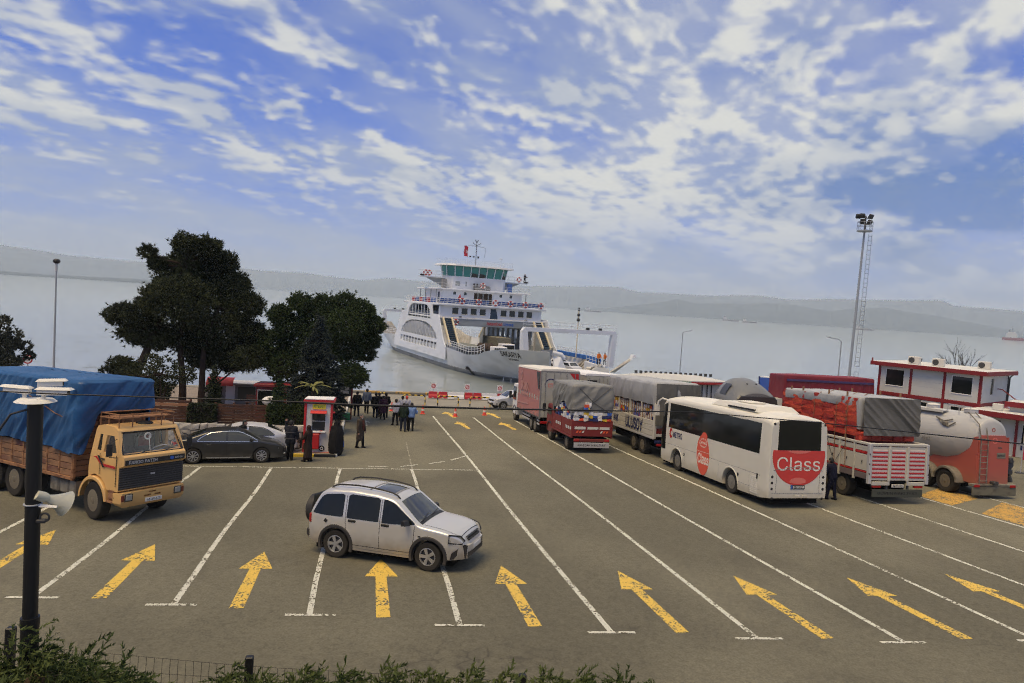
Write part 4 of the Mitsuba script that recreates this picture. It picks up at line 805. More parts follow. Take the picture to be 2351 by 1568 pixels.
def grey_truck():
    k = thing('cargo_truck', 'white stake truck with grey tarpaulin and blue lettering beside the coach', 'truck')
    chassis(k, 8.6, 2.3, .66, 'under'); W, z0, z1 = 1.25, 1.15, 2.0; X = 7.0
    txt = 'BAYRAMOGLU'
    for s in (1, -1):
        xs = np.linspace(.05, X, 5)
        for i in range(4):
            a, b = xs[i] + .05, xs[i + 1] - .05
            for j in range(3): put(k, 'side_board', rbox(a, b, s * W - .03, s * W + .03 + .004 * ((i + j) % 2), z0 + j * .285 + .01, z0 + j * .285 + .275, .012), 'truck_white')
        for x in xs: put(k, 'side_post', rbox(x - .05, x + .05, s * W - .05, s * W + .055, z0 - .12, 2.9, .01), 'truck_white')
        for i in range(22): put(k, 'stake', rbox(.15 + i * .31, .19 + i * .31, s * (W - .02) - .015, s * (W - .02) + .015, 2.0, 2.95, .005), 'rust')
        put(k, 'bed_rail', rbox(0, X + .05, s * W - .05, s * W + .05, z0 - .14, z0 - .01, .01), 'lightgrey')
    put(k, 'side_lettering', tr(word('ULUSOY', .62, .006, width=2.5), SIDE_L((2.75, W + .062, 1.57))), 'navy')
    put(k, 'side_lettering', tr(word('NAK', .4, .006, width=.8), SIDE_L((5.6, W + .062, 1.57))), 'navy')
    for j in range(5): put(k, 'tail_board', rbox(-.03, .05, -W + .02, W - .02, z0 + j * .17 + .008, z0 + j * .17 + .162, .01), 'truck_red' if j else 'pale')
    put(k, 'tail_frame', cat([rbox(-.05, .08, s * W - .1, s * W + .04, z0 - .1, 2.95, .015) for s in (1, -1)]), 'truck_white')
    r = np.random.default_rng(9); cols = ('white', 'offwhite', 'blue', 'navy', 'pale', 'yellow', 'white', 'orange')
    put(k, 'load_core', box(.1, X - .1, -W + .25, W - .25, 1.1, 3.8), 'darkgrey')
    for zz in range(4):
        for i in range(15):
            c = cols[r.integers(8)]; x, z = .35 + i * .44, 2.06 + zz * .2
            put(k, 'sack', hull(np.array([(x + a * .2, W - .19 + b * .11, z + h * .095) for a in (-1, 1) for b in (-1, 1) for h in (-1, 1)]) + r.normal(0, .02, (8, 3))), c)
    put(k, 'tarpaulin', drape(-.03, X + .05, -W - .02, W + .02, 2.7, 4.08, .04, .07, 17, .05, (.95, .3), .16, 260, 24, lambda x, y: 1.6 if x < .1 else 2.86, 2.1), 'tarp_pale', True)
    put(k, 'rear_tarpaulin', grid([[(-.10 - .05 * ridged(np.array([[y * 2.4, z * .7, 3.]]), 3)[0], y, z) for y in np.linspace(-W - .02, W + .02, 46)] for z in np.linspace(1.75, 4.0, 20)]), 'tarp_dark', True)
    put(k, 'tail_lamp_bar', rbox(-.06, .05, -1.1, 1.1, .66, .78, .01), 'redlamp'); put(k, 'bumper_bar', rbox(-.05, .08, -1.2, 1.2, .80, .95, .02), 'navy')
    cab(k, 7.2, 8.8, 2.35, .6, 2.8, 'truck_white')
    for x in (1.65, 2.9):
        for s in (1, -1): wheel(k, x, s * 1.04, .50, .34, s, 'truck')
with at(lot(16.45, 34.1, 0, heading(0))): grey_truck()

def stake_truck():
    k = thing('cargo_truck', 'white and red dropside truck loaded with red net sacks', 'truck')
    chassis(k, 8.0, 2.3, .62); W, z0, z1 = 1.32, .98, 2.34; X = 6.4
    for s in (1, -1):
        xs = np.linspace(.0, X, 8)
        for i in range(7):
            a, b = xs[i] + .05, xs[i + 1] - .05
            for j, (h0, h1, m) in enumerate(((z0, 1.22, 'stripe_grey'), (1.24, 1.30, 'red'), (1.32, 1.98, 'truck_white'), (2.0, 2.09, 'red'), (2.11, z1 - .02, 'truck_white'))):
                put(k, 'side_panel', rbox(a, b, s * W - .025, s * W + (.012 if m == 'truck_white' else .02), h0, h1, .01), m)
            put(k, 'panel_hook', rbox(a + .36, a + .40, s * (W + .03) - .015, s * (W + .03) + .015, 1.62, 1.72, .005), 'darkgrey')
        for x in xs: put(k, 'side_post', rbox(x - .045, x + .045, s * W - .05, s * W + .045, z0 - .1, z1 + .03, .01), 'truck_white')
        put(k, 'top_rail', rbox(-.02, X, s * W - .06, s * W + .05, z1 + .03, z1 + .14, .02), 'truck_white')
        for x, h in ((.95, 4.0), (1.55, 4.45), (2.75, 4.45), (3.3, 4.3), (4.6, 4.45), (5.5, 4.4)): put(k, 'stake', rbox(x - .035, x + .035, s * (W - .02) - .03, s * (W - .02) + .03, z1, h, .01), 'plank')
    # tail gate in three ribbed bays
    put(k, 'tailgate', rbox(-.03, .03, -W, W, z0, z1, .01), 'truck_white')
    put(k, 'top_rail', rbox(-.06, .06, -W - .05, W + .05, z1 + .03, z1 + .14, .02), 'truck_white')
    for yc, hw in ((-.86, .36), (.02, .32), (.88, .36)):
        for j in range(7):
            z = z0 + .10 + j * .165
            put(k, 'gate_rib', rbox(-.058, -.02, yc - hw, yc + hw, z, z + .062, .015), 'red'); put(k, 'gate_rib', rbox(-.048, -.02, yc - hw, yc + hw, z + .072, z + .150, .015), 'ribwhite')
    for y in (-W, -.42, .44, W): put(k, 'gate_post', rbox(-.075, -.02, y - .055, y + .055, z0 - .04, z1 + .02, .015), 'truck_white')
    for s in (1, -1):
        for z in (1.2, 1.6, 2.0): put(k, 'gate_hinge', rbox(-.09, .04, s * (W + .06) - .025, s * (W + .06) + .025, z, z + .07, .01), 'darkgrey')
        put(k, 'corner_post', rbox(-.08, .08, s * (W + .02) - .07, s * (W + .02) + .07, z0 - .15, z1 + .12, .02), 'lightgrey')
        put(k, 'gate_skirt', rbox(-.06, .0, s * .82 - .42, s * .82 + .42, z0 - .20, z0 - .05, .01), 'truck_white')
        put(k, 'tail_lamp', rbox(-.04, .06, s * .98 - .20, s * .98 + .20, .68, .80, .015), 'redlamp')
        put(k, 'underride_leg', rbox(-.02, .06, s * .5 - .04, s * .5 + .04, .45, .85, .01), 'darkgrey')
    put(k, 'number_plate', rbox(-.04, .0, -.28, .28, .70, .82, .005), 'offwhite'); put(k, 'plate_lettering', tr(word('06 BY 9421', .07, .004, width=.46), BACK((-.042, 0, .76))), 'black')
    with at(T4(0, 0, 0)): tail_board(k, 2.36, .30, .62, m='boardgreen', txt='GUVEN NAKLIYAT')
    # sacks in rows; the rows that show are single sacks
    r = np.random.default_rng(21)
    x0, x1, y1 = .72, 6.0, 1.30
    put(k, 'load_core', box(x0 + .15, x1 - .1, -1.1, y1 - .18, 1.0, 4.0), 'darkred')
    def sack(x, y, z, lx, ly, lz): 
        P = []
        for i in (-1, -.55, .55, 1):
            for j in (-1, 1):
                for h in (-1, 1):
                    q = .8 if abs(i) == 1 else 1.
                    P.append((x + i * lx, y + j * ly * q, z + h * lz * q))
        put(k, 'sack', hull(np.array(P) + r.normal(0, .012, (16, 3))), ('netsack', 'netsack2', 'netsack3')[r.integers(3)])
    for j in range(11):
        for i in range(7): sack(x0 + .42 + i * .76 + .1 * (j % 2), y1 - .14 + .05 * r.random(), 2.72 + j * .142, .385, .17, .078)
    for j in range(5):
        for i in range(5): sack(x0 + .08 - .05 * (j % 2) , -1.0 + i * .52, 2.55 + j * .05, .17, .26, .08)
    for j in range(6): sack(x0 + .1, -1.30, 2.9 + j * .22, .12, .16, .10)
    tp = put(k, 'tarpaulin', drape(x0 + .0, x1, -1.32, y1 + .02, 4.0, 4.28, .02, .06, 23, .04, (.9, .3), .08, 200, 10, lambda x, y: 2.78 + .12 * y if x < x0 + .1 else 3.86, 2.2), 'tarp_pale', True)
    put(k, 'rear_tarpaulin', grid([[(x0 - .20 - .10 * ridged(np.array([[(y + 1.1 * (4.2 - z)) * 1.5, (z - .5 * y) * .35, 3.]]), 5)[0], y, z) for y in np.linspace(-1.36, 1.32, 56)] for z in np.linspace(2.72, 4.27, 30)]), 'tarp_dark', True)
    for x in (1.4, 2.1, 3.6): put(k, 'rope', tube([(x, W + .06, 1.2), (x + .03, W + .07, 2.5), (x - .02, y1 + .10, 3.95), (x, .4, 4.40)], .014, 5), 'rust')
    put(k, 'rope', tube([(1.45, W + .06, 2.2), (2.1, W + .06, 1.3), (2.6, W + .06, 2.3)], .012, 5), 'darkgrey')
    cab(k, 6.5, 8.1, 2.3, .6, 2.7, 'truck_white')
    for x in (1.75, 3.0):
        for s in (1, -1): wheel(k, x, s * 1.05, .50, .36, s, 'truck')
mat('stripe_grey', (.16, .13, .13), .6); mat('ribwhite', (.62, .50, .46), .5); mat('boardgreen', (.055, .06, .045), .7)
for nm, c in (('netsack', (.42, .045, .022)), ('netsack2', (.50, .07, .03)), ('netsack3', (.34, .03, .02))):
    mat(nm, P_((lambda c0: lambda p, n, uv: c0 * (.55 + .9 * F_(p.x * 16, p.y * 16, p.z * 16, 2)))(C3(c))), .75)
with at(lot(21.38, 23.95, 0, heading(.5))): stake_truck()

def tanker():
    k = thing('tank_trailer', 'white dusty cement tank trailer with a red tail and double axles', 'trailer')
    R = 1.22; zc = 2.48
    secs = []
    for x, r, dz in ((-.02, .55, .30), (.05, .75, .25), (.35, .95, .14), (.9, 1.12, .05), (1.6, 1.2, 0), (4.6, 1.22, -.02), (6.6, 1.18, -.05), (8.2, 1.1, .02), (8.6, .8, .1), (8.65, .4, .15)):
        an = np.linspace(0, 2 * np.pi, 40, endpoint=False); belly = 1 + .22 * np.exp(-((x - 3.4) / 1.9) ** 2) * np.clip(-np.sin(an), 0, 1)
        secs.append(np.c_[np.full(40, x), r * np.cos(an), zc + dz + r * np.sin(an) * belly])
    xs = np.array([s[0, 0] for s in secs]); A = np.array(secs); xi = np.unique(np.concatenate([np.linspace(-.02, 8.65, 50), xs]))
    B = np.stack([[np.interp(xi, xs, A[:, j, c]) for c in range(3)] for j in range(40)]).transpose(2, 0, 1)
    put(k, 'tank', grid(B, wrap=True, caps=True), 'tank_paint', 50)
    # red tail skirt with the rounded cut
    an = np.linspace(0, 1, 30)
    def skirt(s):
        P = [(-.04, .62), (-.04, 2.72)] + [(.0 + 2.6 * t, 2.72 - 1.3 * t ** 1.35 - .05) for t in np.linspace(.12, 1, 10)] + [(2.75, .95), (2.2, .75), (.3, .62)]
        return pxz(P, s * .80 - .03, s * .80 + .03)
    for s in (1, -1): put(k, 'tail_skirt', skirt(s), 'tail_red')
    put(k, 'tail_panel', hull([(-.07, y, z) for y, z in ((-.80, .62), (.80, .62), (.74, 2.5), (.60, 2.78), (-.60, 2.78), (-.74, 2.5))] + [(.0, y, z) for y, z in ((-.80, .62), (.80, .62), (.74, 2.5), (.60, 2.78), (-.60, 2.78), (-.74, 2.5))]), 'tail_red')
    decal(k, 'tail_emblem', Polygon(ell(0, 0, .09, .09)).difference(Polygon(ell(0, 0, .055, .055))), BACK((-.075, 0, 3.02)) @ T4(0, 0, -.05), 'tail_red')
    put(k, 'tail_plate', rbox(-.085, -.06, -.62, -.18, 1.78, 2.02, .005), 'dirtsteel'); put(k, 'plate_lettering', tr(word('10 FK 55', .07, .004, width=.36), BACK((-.086, -.40, 1.90))), 'black')
    put(k, 'tail_label', rbox(-.08, -.06, -.42, -.22, 2.22, 2.27, .004), 'darkgrey')
    decal(k, 'tail_emblem', Polygon(ell(0, 0, .13, .13)).difference(Polygon(ell(0, 0, .09, .09))), BACK((-.072, -.05, 2.55)), 'pinkish')
    lad = put(k, 'ladder', cat([tube([(-.13, y, .65), (-.14, y, 2.5), (.02, y * .98, 3.25), (.6, y, 3.72)], .022, 6) for y in (.72, .36)]), 'dirtsteel', True)
    for i in range(10): put(lad, 'rung', cyl((-.135, .72, .78 + i * .27) if i < 7 else (-.1 + (i - 7) * .14, .72, 2.62 + (i - 7) * .24), (-.135, .36, .78 + i * .27) if i < 7 else (-.1 + (i - 7) * .14, .36, 2.62 + (i - 7) * .24), .018, 6), 'dirtsteel')
    put(k, 'catwalk', rbox(2.0, 7.6, .42, .86, 3.62, 3.66, .01), 'lightgrey')
    put(k, 'catwalk_edge', rbox(1.9, 7.8, .82, .88, 3.56, 3.70, .01), 'offwhite')
    put(k, 'hand_rail', cat([tube([(.65, .55, 3.5), (.7, .55, 3.95), (1.9, .55, 3.98), (2.0, .55, 3.62)], .018, 6), tube([(1.3, .55, 3.6), (1.3, .55, 3.96)], .018, 6)]), 'lightgrey')
    for x in (1.2, 3.4, 5.6): put(k, 'manhole', cyl((x, 0, zc + 1.18), (x, 0, zc + 1.34), .28, 20), 'lightgrey'); put(k, 'manhole_lid', lathe([(.001, .08), (.2, .06), (.3, 0)], 20).apply_transform(T4(x, 0, zc + 1.34)), 'offwhite', 40)
    put(k, 'valve_pipes', cat([tube([(1.2, .95, 3.32), (1.6, 1.05, 3.2), (2.1, 1.0, 3.35)], .035, 8), tube([(1.0, 1.0, 3.2), (1.3, 1.12, 2.98), (1.7, 1.1, 3.12), (2.0, 1.0, 3.3)], .03, 8), rbox(1.35, 1.6, 1.02, 1.16, 3.0, 3.2, .03)]), 'dirtsteel', 40)
    put(k, 'side_lettering', tr(word('TANKO', .20, .006, width=.8), SIDE_L((3.35, 1.235, 2.42))), 'grey'); put(k, 'side_lettering', tr(word('40 m3', .16, .006, width=.5), SIDE_L((2.4, 1.24, 2.30))), 'grey')
    decal(k, 'side_mark', [(-4.3, 2.45), (-4.1, 2.45), (-4.1, 2.75), (-4.3, 2.75)], SIDE_L((0, 1.25, 0)), 'pinkish')
    put(k, 'chassis', cat([box(.1, 8.0, s * .45 - .08, s * .45 + .08, .72, .98) for s in (1, -1)]), 'dirtsteel')
    for x in (1.25, 2.58):
        for s in (1, -1):
            wheel(k, x, s * .98, .52, .42, s, 'truck')
            a = np.linspace(.05, math.pi - .05, 16)
            put(k, 'mudguard', grid([[(x + r * math.cos(t), s * y, .52 + r * math.sin(t)) for y, r in ((.72, .66), (1.20, .68), (1.22, .66), (1.22, .58))] for t in a]), 'dirtsteel', 40)
    put(k, 'tail_bumper', rbox(-.22, .02, -1.15, 1.15, .56, .66, .02), 'dirtsteel'); put(k, 'bumper_skirt', rbox(-.20, -.16, -1.13, 1.13, .16, .55, .01), 'mudboard')
    for s in (1, -1): put(k, 'tail_lamp', rbox(-.24, -.19, s * .92 - .14, s * .92 + .14, .52, .63, .01), 'redlamp')
    put(k, 'tow_coupling', cat([rbox(-.3, -.05, -.14, .14, .64, .78, .03), cyl((-.3, 0, .72), (-.1, 0, .72), .07, 10)]), 'darkgrey')
    pu = put(k, 'pump', cat([cyl((.3, -1.25, 1.45), (.95, -1.25, 1.45), .22, 16), rbox(.25, .8, -1.42, -1.05, 1.0, 1.25, .04), cyl((.3, -1.2, .95), (.3, -1.3, .70), .12, 12), rbox(.05, .25, -1.2, -1.0, 1.55, 1.8, .03)]), 'darkgrey', 40)
    put(pu, 'pipe', tube([(.35, -1.05, 1.7), (.2, -1.25, 1.75), (.3, -1.45, 1.6), (.6, -1.5, 1.3)], .04, 8), 'dirtsteel', True)
    # lorry head, hidden ahead
    cab(k, 8.8, 10.3, 2.3, .6, 2.8, 'truck_white')
mat('tank_paint', dusty((.46, .46, .44), 2.3, (.20, .18, .135), .7), .42, coat=.2); mat('tail_red', dusty((.40, .085, .06), 1.5, (.26, .15, .09), .6), .55); mat('mudboard', dirty((.15, .14, .10), .7, 4, (.08, .07, .05)), .85)
with at(lot(27.25, 25.15, 0, heading(1.5))): tanker()

def dome_trailer():
    k = thing('bulk_trailer', 'grey round topped trailer standing beyond the coach roof', 'trailer')
    W = 1.32
    def sec(x, h, zt, zs): 
        a = np.linspace(0, math.pi, 22); return [(x, h, 1.0), (x, h, zs)] + [(x, h * math.cos(t), zs + (zt - zs) * math.sin(t)) for t in a[1:-1]] + [(x, -h, zs), (x, -h, 1.0)]
    rows = [sec(x, h, zt, zs) for x, h, zt, zs in ((-.02, 1.24, 3.90, 3.1), (.25, 1.29, 4.18, 3.2), (.8, W, 4.45, 3.25), (1.4, W, 4.60, 3.3), (1.9, 1.28, 4.55, 3.25), (2.3, 1.15, 4.3, 3.15), (2.6, .9, 3.9, 3.0))]
    put(k, 'body', grid(rows, wrap=True, caps=True), 'dome_grey', 40)
    put(k, 'rear_panel', hull([(-.06, y, z) for y, z in ((-1.12, 1.2), (1.12, 1.2), (1.08, 3.55), (.92, 3.72), (-.92, 3.72), (-1.08, 3.55))] + [(-.01, y, z) for y, z in ((-1.16, 1.2), (1.16, 1.2), (1.1, 3.6), (.95, 3.76), (-.95, 3.76), (-1.1, 3.6))]), 'dome_dark')
    put(k, 'side_vent', grid([[(x, W * math.cos(t) + .012, 3.28 + 1.32 * math.sin(t) + .012) for x in np.linspace(.85, 1.45, 6)] for t in np.linspace(.35, .85, 8)]), 'dome_dark', True)
    for y in (.25, -.25): put(k, 'marker_lamp', tr(lathe([(.001, .03), (.04, .02), (.045, 0)], 12), T4(.55, y, 4.32) @ RY(-.6)), 'black')
    put(k, 'chassis', box(.2, 3.4, -.5, .5, .7, 1.0), 'under')
    for x in (1.0,):
        for s in (1, -1): wheel(k, x, s * 1.05, .5, .34, s, 'truck')
mat('dome_grey', soft((.155, .16, .16), .1, .8), .38, coat=.2); mat('dome_dark', (.045, .046, .048), .35)
with at(lot(19.0, 30.6, 0, heading(0))): dome_trailer()

def red_tarp_truck():
    k = thing('cargo_truck', 'long truck under a dark red tarpaulin in front of the cabin building', 'truck')
    put(k, 'tarpaulin', drape(0, 6.9, -1.25, 1.25, 1.5, 4.5, .03, .05, 31, .08, (.97, .1), .10, 240, 18, None, 1.8), 'tarp_red', True)
    for s in (1, -1): put(k, 'tarp_band', rbox(.1, 6.8, s * 1.34 - .012, s * 1.34 + .012, 4.05, 4.2, .005), 'bandblue')
    put(k, 'bed', rbox(0, 6.9, -1.22, 1.22, 1.0, 1.5, .03), 'grey')
    chassis(k, 8.2, 2.2, .62); cab(k, 7.0, 8.5, 2.3, .6, 2.7, 'truck_white')
    for x in (1.3, 2.5):
        for s in (1, -1): wheel(k, x, s * 1.03, .5, .34, s, 'truck')
mat('bandblue', (.05, .03, .11), .6)
with at(lot(37.0, 45.2, 0, heading(-83))): red_tarp_truck()

def white_trailer():
    k = thing('box_truck', 'pale box truck waiting ahead of the grey tarpaulin truck', 'truck')
    put(k, 'box_body', rbox(0, 7.5, -1.27, 1.27, 1.05, 3.86, .03), 'box_grey')
    put(k, 'roof', hull([(x, y, z) for x in (-.05, 7.55) for y, z in ((-1.3, 3.82), (1.3, 3.82), (1.2, 3.96), (-1.2, 3.96))]), 'white')
    for s in (1, -1): put(k, 'rear_door', rbox(-.04, 0, s * .63 - .6, s * .63 + .6, 1.1, 3.78, .01), 'box_grey')
    for y in (-1.0, -.3, .3, 1.0): put(k, 'door_rod', cyl((-.06, y, 1.15), (-.06, y, 3.7), .02, 8), 'grey')
    put(k, 'rear_slot', rbox(-.06, -.03, .45, 1.15, 3.40, 3.52, .005), 'black')
    put(k, 'rear_lettering', tr(word('EVDEN EVE', .16, .005, width=.7), BACK((-.045, .78, 3.22))), 'pinkish')
    chassis(k, 9, 2.2, .66); cab(k, 7.7, 9.2, 2.35, .6, 2.8, 'white')
    for x in (1.4, 2.6):
        for s in (1, -1): wheel(k, x, s * 1.03, .48, .34, s, 'truck')
with at(lot(15.95, 44.6, 0, heading(0))): white_trailer()

def container():
    k = thing('freight_container', 'blue freight container with a white roof edge beyond the lorries', 'container')
    W, H, L = 1.22, 2.59, 6.06
    for s in (1, -1):
        xs = np.arange(0, L - .1, .14); v = []
        for z in (.15, H - .12): v.append([(x, s * (W - (.036 if (i // 2) % 2 else 0)), z) for i, x in enumerate(np.repeat(np.linspace(.08, L - .08, 44), 1))])
        put(k, 'side_wall', grid(v), 'blue')
    put(k, 'roof', rbox(0, L, -W, W, H - .06, H, .02), 'white'); put(k, 'floor', rbox(0, L, -W, W, 0, .15, .02), 'navy')
    for s in (1, -1): put(k, 'end_door', rbox(-.02, .03, s * .6 - .58, s * .6 + .58, .15, H - .12, .01), 'blue')
    put(k, 'end_wall', rbox(L - .04, L, -W, W, .15, H - .1, .01), 'blue')
    for x in (0, L):
        for s in (1, -1): put(k, 'corner_post', rbox(x - .06, x + .06, s * W - .08, s * W + .04, 0, H, .01), 'navy')
with at(lot(42.6, 57.0, 1.25, heading(-84))): container()
# ------------------------------------------------------------------ the car ferry (local: x along the ship towards the near bow, y to the right of the picture, z above the water)
_h = math.radians(13.); FU, FV = np.array([math.sin(_h), -math.cos(_h), 0]), np.array([math.cos(_h), math.sin(_h), 0])
FERRY = basis(np.array([18.49, 125.21, SEA]), FU, FV, np.array([0, 0, 1.]))
mat('ship_white', dirty((.66, .69, .73), .22, .35, (.34, .33, .30)), .45); mat('ship_grey', dirty((.30, .33, .34), .4, .4, (.16, .17, .15)), .5); mat('hull_white', dirty((.60, .62, .62), .42, .28, (.30, .30, .27)), .45); mat('boot', dirty((.20, .205, .20), .5, .5, (.08, .085, .07)), .6)
mat('inner_beige', dirty((.42, .40, .355), .5, .8, (.2, .17, .13)), .6); mat('deck_dark', soft((.12, .13, .12), .2, .8), .8); mat('stairblue', (.018, .045, .075), .5); mat('shipcream', (.66, .58, .40), .5); mat('seatblue', (.045, .11, .33), .5); mat('teal', (.035, .20, .185), .06, .6); mat('ship_glass', (.03, .045, .05), .06, .6); mat('rail', (.62, .64, .66), .5)
def sym(f):                                                        # both ends of the ship
    for e in (1, -1):
        with at(np.diag([e, e, 1., 1.])): f(e)
def ferry():
    k = thing('ferry', 'white double ended car ferry with green bridge windows coming in to the quay', 'ferry')
    E = np.array([(0, 10, 3.5), (15, 10, 3.5), (20, 10, 3.35), (24.5, 9.9, 3.15), (28, 9.7, 3.5), (30, 9.45, 4.15), (32.5, 9.0, 4.6), (35, 8.5, 4.9), (37.3, 7.75, 5.05), (39, 6.3, 5.1), (40, 4.6, 5.05), (40.02, 4.55, 1.6), (40.3, 2, 1.6), (40.4, 0, 1.6)])
    Wl = np.array([(0, 9.6), (14, 9.4), (18, 9.1), (22, 8.4), (25.5, 7.4), (27.5, 6.5), (29.5, 5.5), (31.5, 4.2), (33.3, 2.7), (34.4, 1.6), (35.0, .9), (35.05, .85), (35.2, .4), (35.25, 0)])
    t = np.concatenate([np.linspace(0, 10, 61), np.linspace(10.02, 13, 10)]); ii = np.arange(14)
    Es = np.stack([np.interp(t, ii, E[:, c]) for c in range(3)], -1); Ws = np.stack([np.interp(t, ii, Wl[:, c]) for c in range(2)], -1)
    def pt(i, z, top=None):
        f = max(z, 0) / 5.0; f = f ** .85 if z > 0 else 0
        p = Ws[i] + (Es[i, :2] - Ws[i]) * min(f / (Es[i, 2] / 5.0) ** .85 if Es[i, 2] < 4.99 and t[i] < 10 else min(f, 1), 1) if t[i] < 10 else Ws[i] + (Es[i, :2] - Ws[i]) * min(f / ((1.6 / 5) ** .85) if t[i] > 10.5 else f * (1 + (1 / ((1.6 / 5) ** .85) - 1) * (t[i] - 10) / .5), 1)
        if z < 0: p = p * (1 + z * .06)
        return (p[0], p[1], z)
    def quad(zs, cap=True):
        out = []
        for sx in (1, -1):
            for sy in (1, -1):
                v = [[np.array(pt(i, z if not callable(z) else z(i, sx, sy))) * [sx, sy, 1] for z in zs] for i in range(len(t))]
                out.append(grid(v, flip=(sx * sy) < 0))
        return out
    def top_of(i, sx, sy): return min(Es[i, 2], 3.15) if (sx, sy) == (1, 1) else Es[i, 2]
    put(k, 'boot_band', quad([-1.6, -.6, 0, .3, .62]), 'boot', True)
    top = lambda q: (lambda i, sx, sy: .62 + (top_of(i, sx, sy) - .62) * q)
    put(k, 'hull', quad([.62] + [top(q) for q in (.15, .3, .5, .7, .85, 1.)]), 'hull_white', True)
    put(k, 'rubbing_strake', cat([tube(np.array([np.array(pt(i, .62)) * [sx, sy, 1] for i in range(0, 61, 2)]), .09, 6) for sx in (1, -1) for sy in (1, -1)]), 'boot')
    # car deck and the inside of the bulwarks
    edge = [pt(i, 1.6)[:2] for i in range(len(t))]; ring = edge + [(x, -y) for x, y in edge[::-1]]; ring = ring + [(-x, y) for x, y in ring[::-1]]
    put(k, 'car_deck', pxy(Polygon(ring).buffer(-.12), 1.5, 1.62), 'deck_dark')
    for sx in (1, -1):
        for sy in (1, -1):
            v = []
            for i in range(18, 61):
                d = Es[min(i + 1, 60), :2] - Es[i - 1, :2]; nrm = np.array([-d[1], d[0]]); nrm = nrm / np.linalg.norm(nrm) * (1 if -d[1] >= 0 else -1); zt = top_of(i, sx, sy)
                inn = lambda z: np.array([*(np.array(pt(i, z)[:2]) - nrm * .28), z])
                v.append([np.array(p) * [sx, sy, 1] for p in (pt(i, zt), inn(zt), *[inn(1.6 + (zt - 1.6) * q) for q in (.66, .33, 0)])])
            put(k, 'bulwark_inside', grid(v, flip=sx * sy > 0), 'inner_beige')
            for i in range(20, 60, 2):
                e = np.array(pt(i, 1.6)); e2 = np.array(pt(i, top_of(i, sx, sy))); put(k, 'bulwark_rib', hull([(sx * (q[0] + a), sy * (q[1] - .30 - b), q[2] - .08 * j) for j, q in enumerate((e, e2)) for a in (-.06, .06) for b in (0, .22)]), 'inner_beige')
    # side walls with their arches
    ports = [sbox(x - .62, 2.85, x + .62, 3.75).buffer(.12) for x in np.linspace(-10.2, 10.2, 12)]
    lower = Polygon([(-10.9, 4.45), (-9.9, 5.4), (-7.6, 6.45), (-4.5, 6.95), (0, 7.08), (4.5, 6.95), (7.6, 6.45), (9.9, 5.4), (10.9, 4.45)])
    upper = Polygon([(-6.9, 7.62), (-6.1, 9.15), (-4.9, 9.8), (-3.6, 9.98), (3.6, 9.98), (4.9, 9.8), (6.1, 9.15), (6.9, 7.62)])
    wall = Polygon([(15.3, 1.5), (15.3, 3.5), (14.0, 4.5), (10.95, 8.5), (7.9, 8.5), (7.3, 10.05), (-7.3, 10.05), (-7.9, 8.5), (-10.95, 8.5), (-14.0, 4.5), (-15.3, 3.5), (-15.3, 1.5)])
    for s in (1, -1):
        sw = put(k, 'side_wall', pxz(wall.difference(unary_union([lower, upper] + ports)), s * 10.02 - .14, s * 10.02 + .02), 'ship_white')
        for x in np.linspace(-9, 9, 10):
            zt = 6.9 - .016 * x * x; put(sw, 'arch_frame', hull([(x - .10, s * 9.7 + a, 4.4) for a in (-.3, .12)] + [(x + .10, s * 9.7 + a, 4.4) for a in (-.3, .12)] + [(x - .10 + .0, s * 9.7 + a, zt) for a in (-.9, .12)] + [(x + .10, s * 9.7 + a, zt) for a in (-.9, .12)]), 'ship_white')
        for x in (-4.6, -2.6, -.9, .9, 2.6, 4.6): put(sw, 'window_bar', rbox(x - .07, x + .07, s * 9.95 - .05, s * 9.95 + .05, 7.6, 9.98, .02), 'ship_white')
        put(sw, 'hand_rail', tube([(-6.6, s * 9.95, 8.35), (6.6, s * 9.95, 8.35)], .035, 6), 'rail')
        # inner casing wall with openings on to the car deck
        op = [sbox(x - .72, 3.9, x + .72, 6.2).buffer(.1) for x in np.linspace(-10.6, 10.6, 10)]
        put(k, 'casing_wall', pxz(Polygon([(14, 1.6), (14, 4.2), (10.6, 8), (-10.6, 8), (-14, 4.2), (-14, 1.6)]).difference(unary_union(op)), s * 7.6 - .06, s * 7.6 + .06), 'ship_grey')
        put(k, 'casing_floor', rbox(-14, 14, min(s * 7.6, s * 9.9), max(s * 7.6, s * 9.9), 3.75, 3.85, .01), 'ship_grey')
        for x in np.linspace(-11.6, 11.6, 11): put(k, 'casing_pillar', rbox(x - .16, x + .16, s * 7.45 - .14, s * 7.45 + .14, 1.6, 6.7, .02), 'inner_beige')
    # passenger deck
    put(k, 'passenger_floor', rbox(-10.4, 10.4, -10, 10, 7.9, 8.1, .03), 'ship_white')
    def end(e):
        put(k, 'banner_beam', rbox(10.0, 10.3, -9.9, 9.9, 6.75, 8.0, .05), 'ship_grey')
        put(k, 'beam_edge', rbox(9.9, 10.36, -9.95, 9.95, 8.02, 8.14, .02), 'shipcream')
        xs = sorted([-9.0] + [-7.25 + 1.66 * i for i in range(4)] + [1.62 + 1.66 * i for i in range(4)])
        cw = Polygon([(-9.0, 8.1), (9.0, 8.1), (9.0, 10.0), (-9.0, 10.0)])
        wins = [sbox(y, 8.72, y + 1.08, 9.72) for y in xs[1:]]
        door = Polygon([(-.35, 8.12), (1.15, 8.12), (.75, 9.85), (-.30, 9.85)])
        cf = put(k, 'cabin_front', pyz(cw.difference(unary_union(wins + [door])), 9.35, 9.5), 'ship_white')
        for y in xs[1:]:
            w = put(k, 'cabin_window', box(9.38, 9.40, y, y + 1.08, 8.72, 9.72), 'ship_glass'); put(w, 'sill', rbox(9.5, 9.6, y - .04, y + 1.12, 8.64, 8.72, .01), 'shipcream')
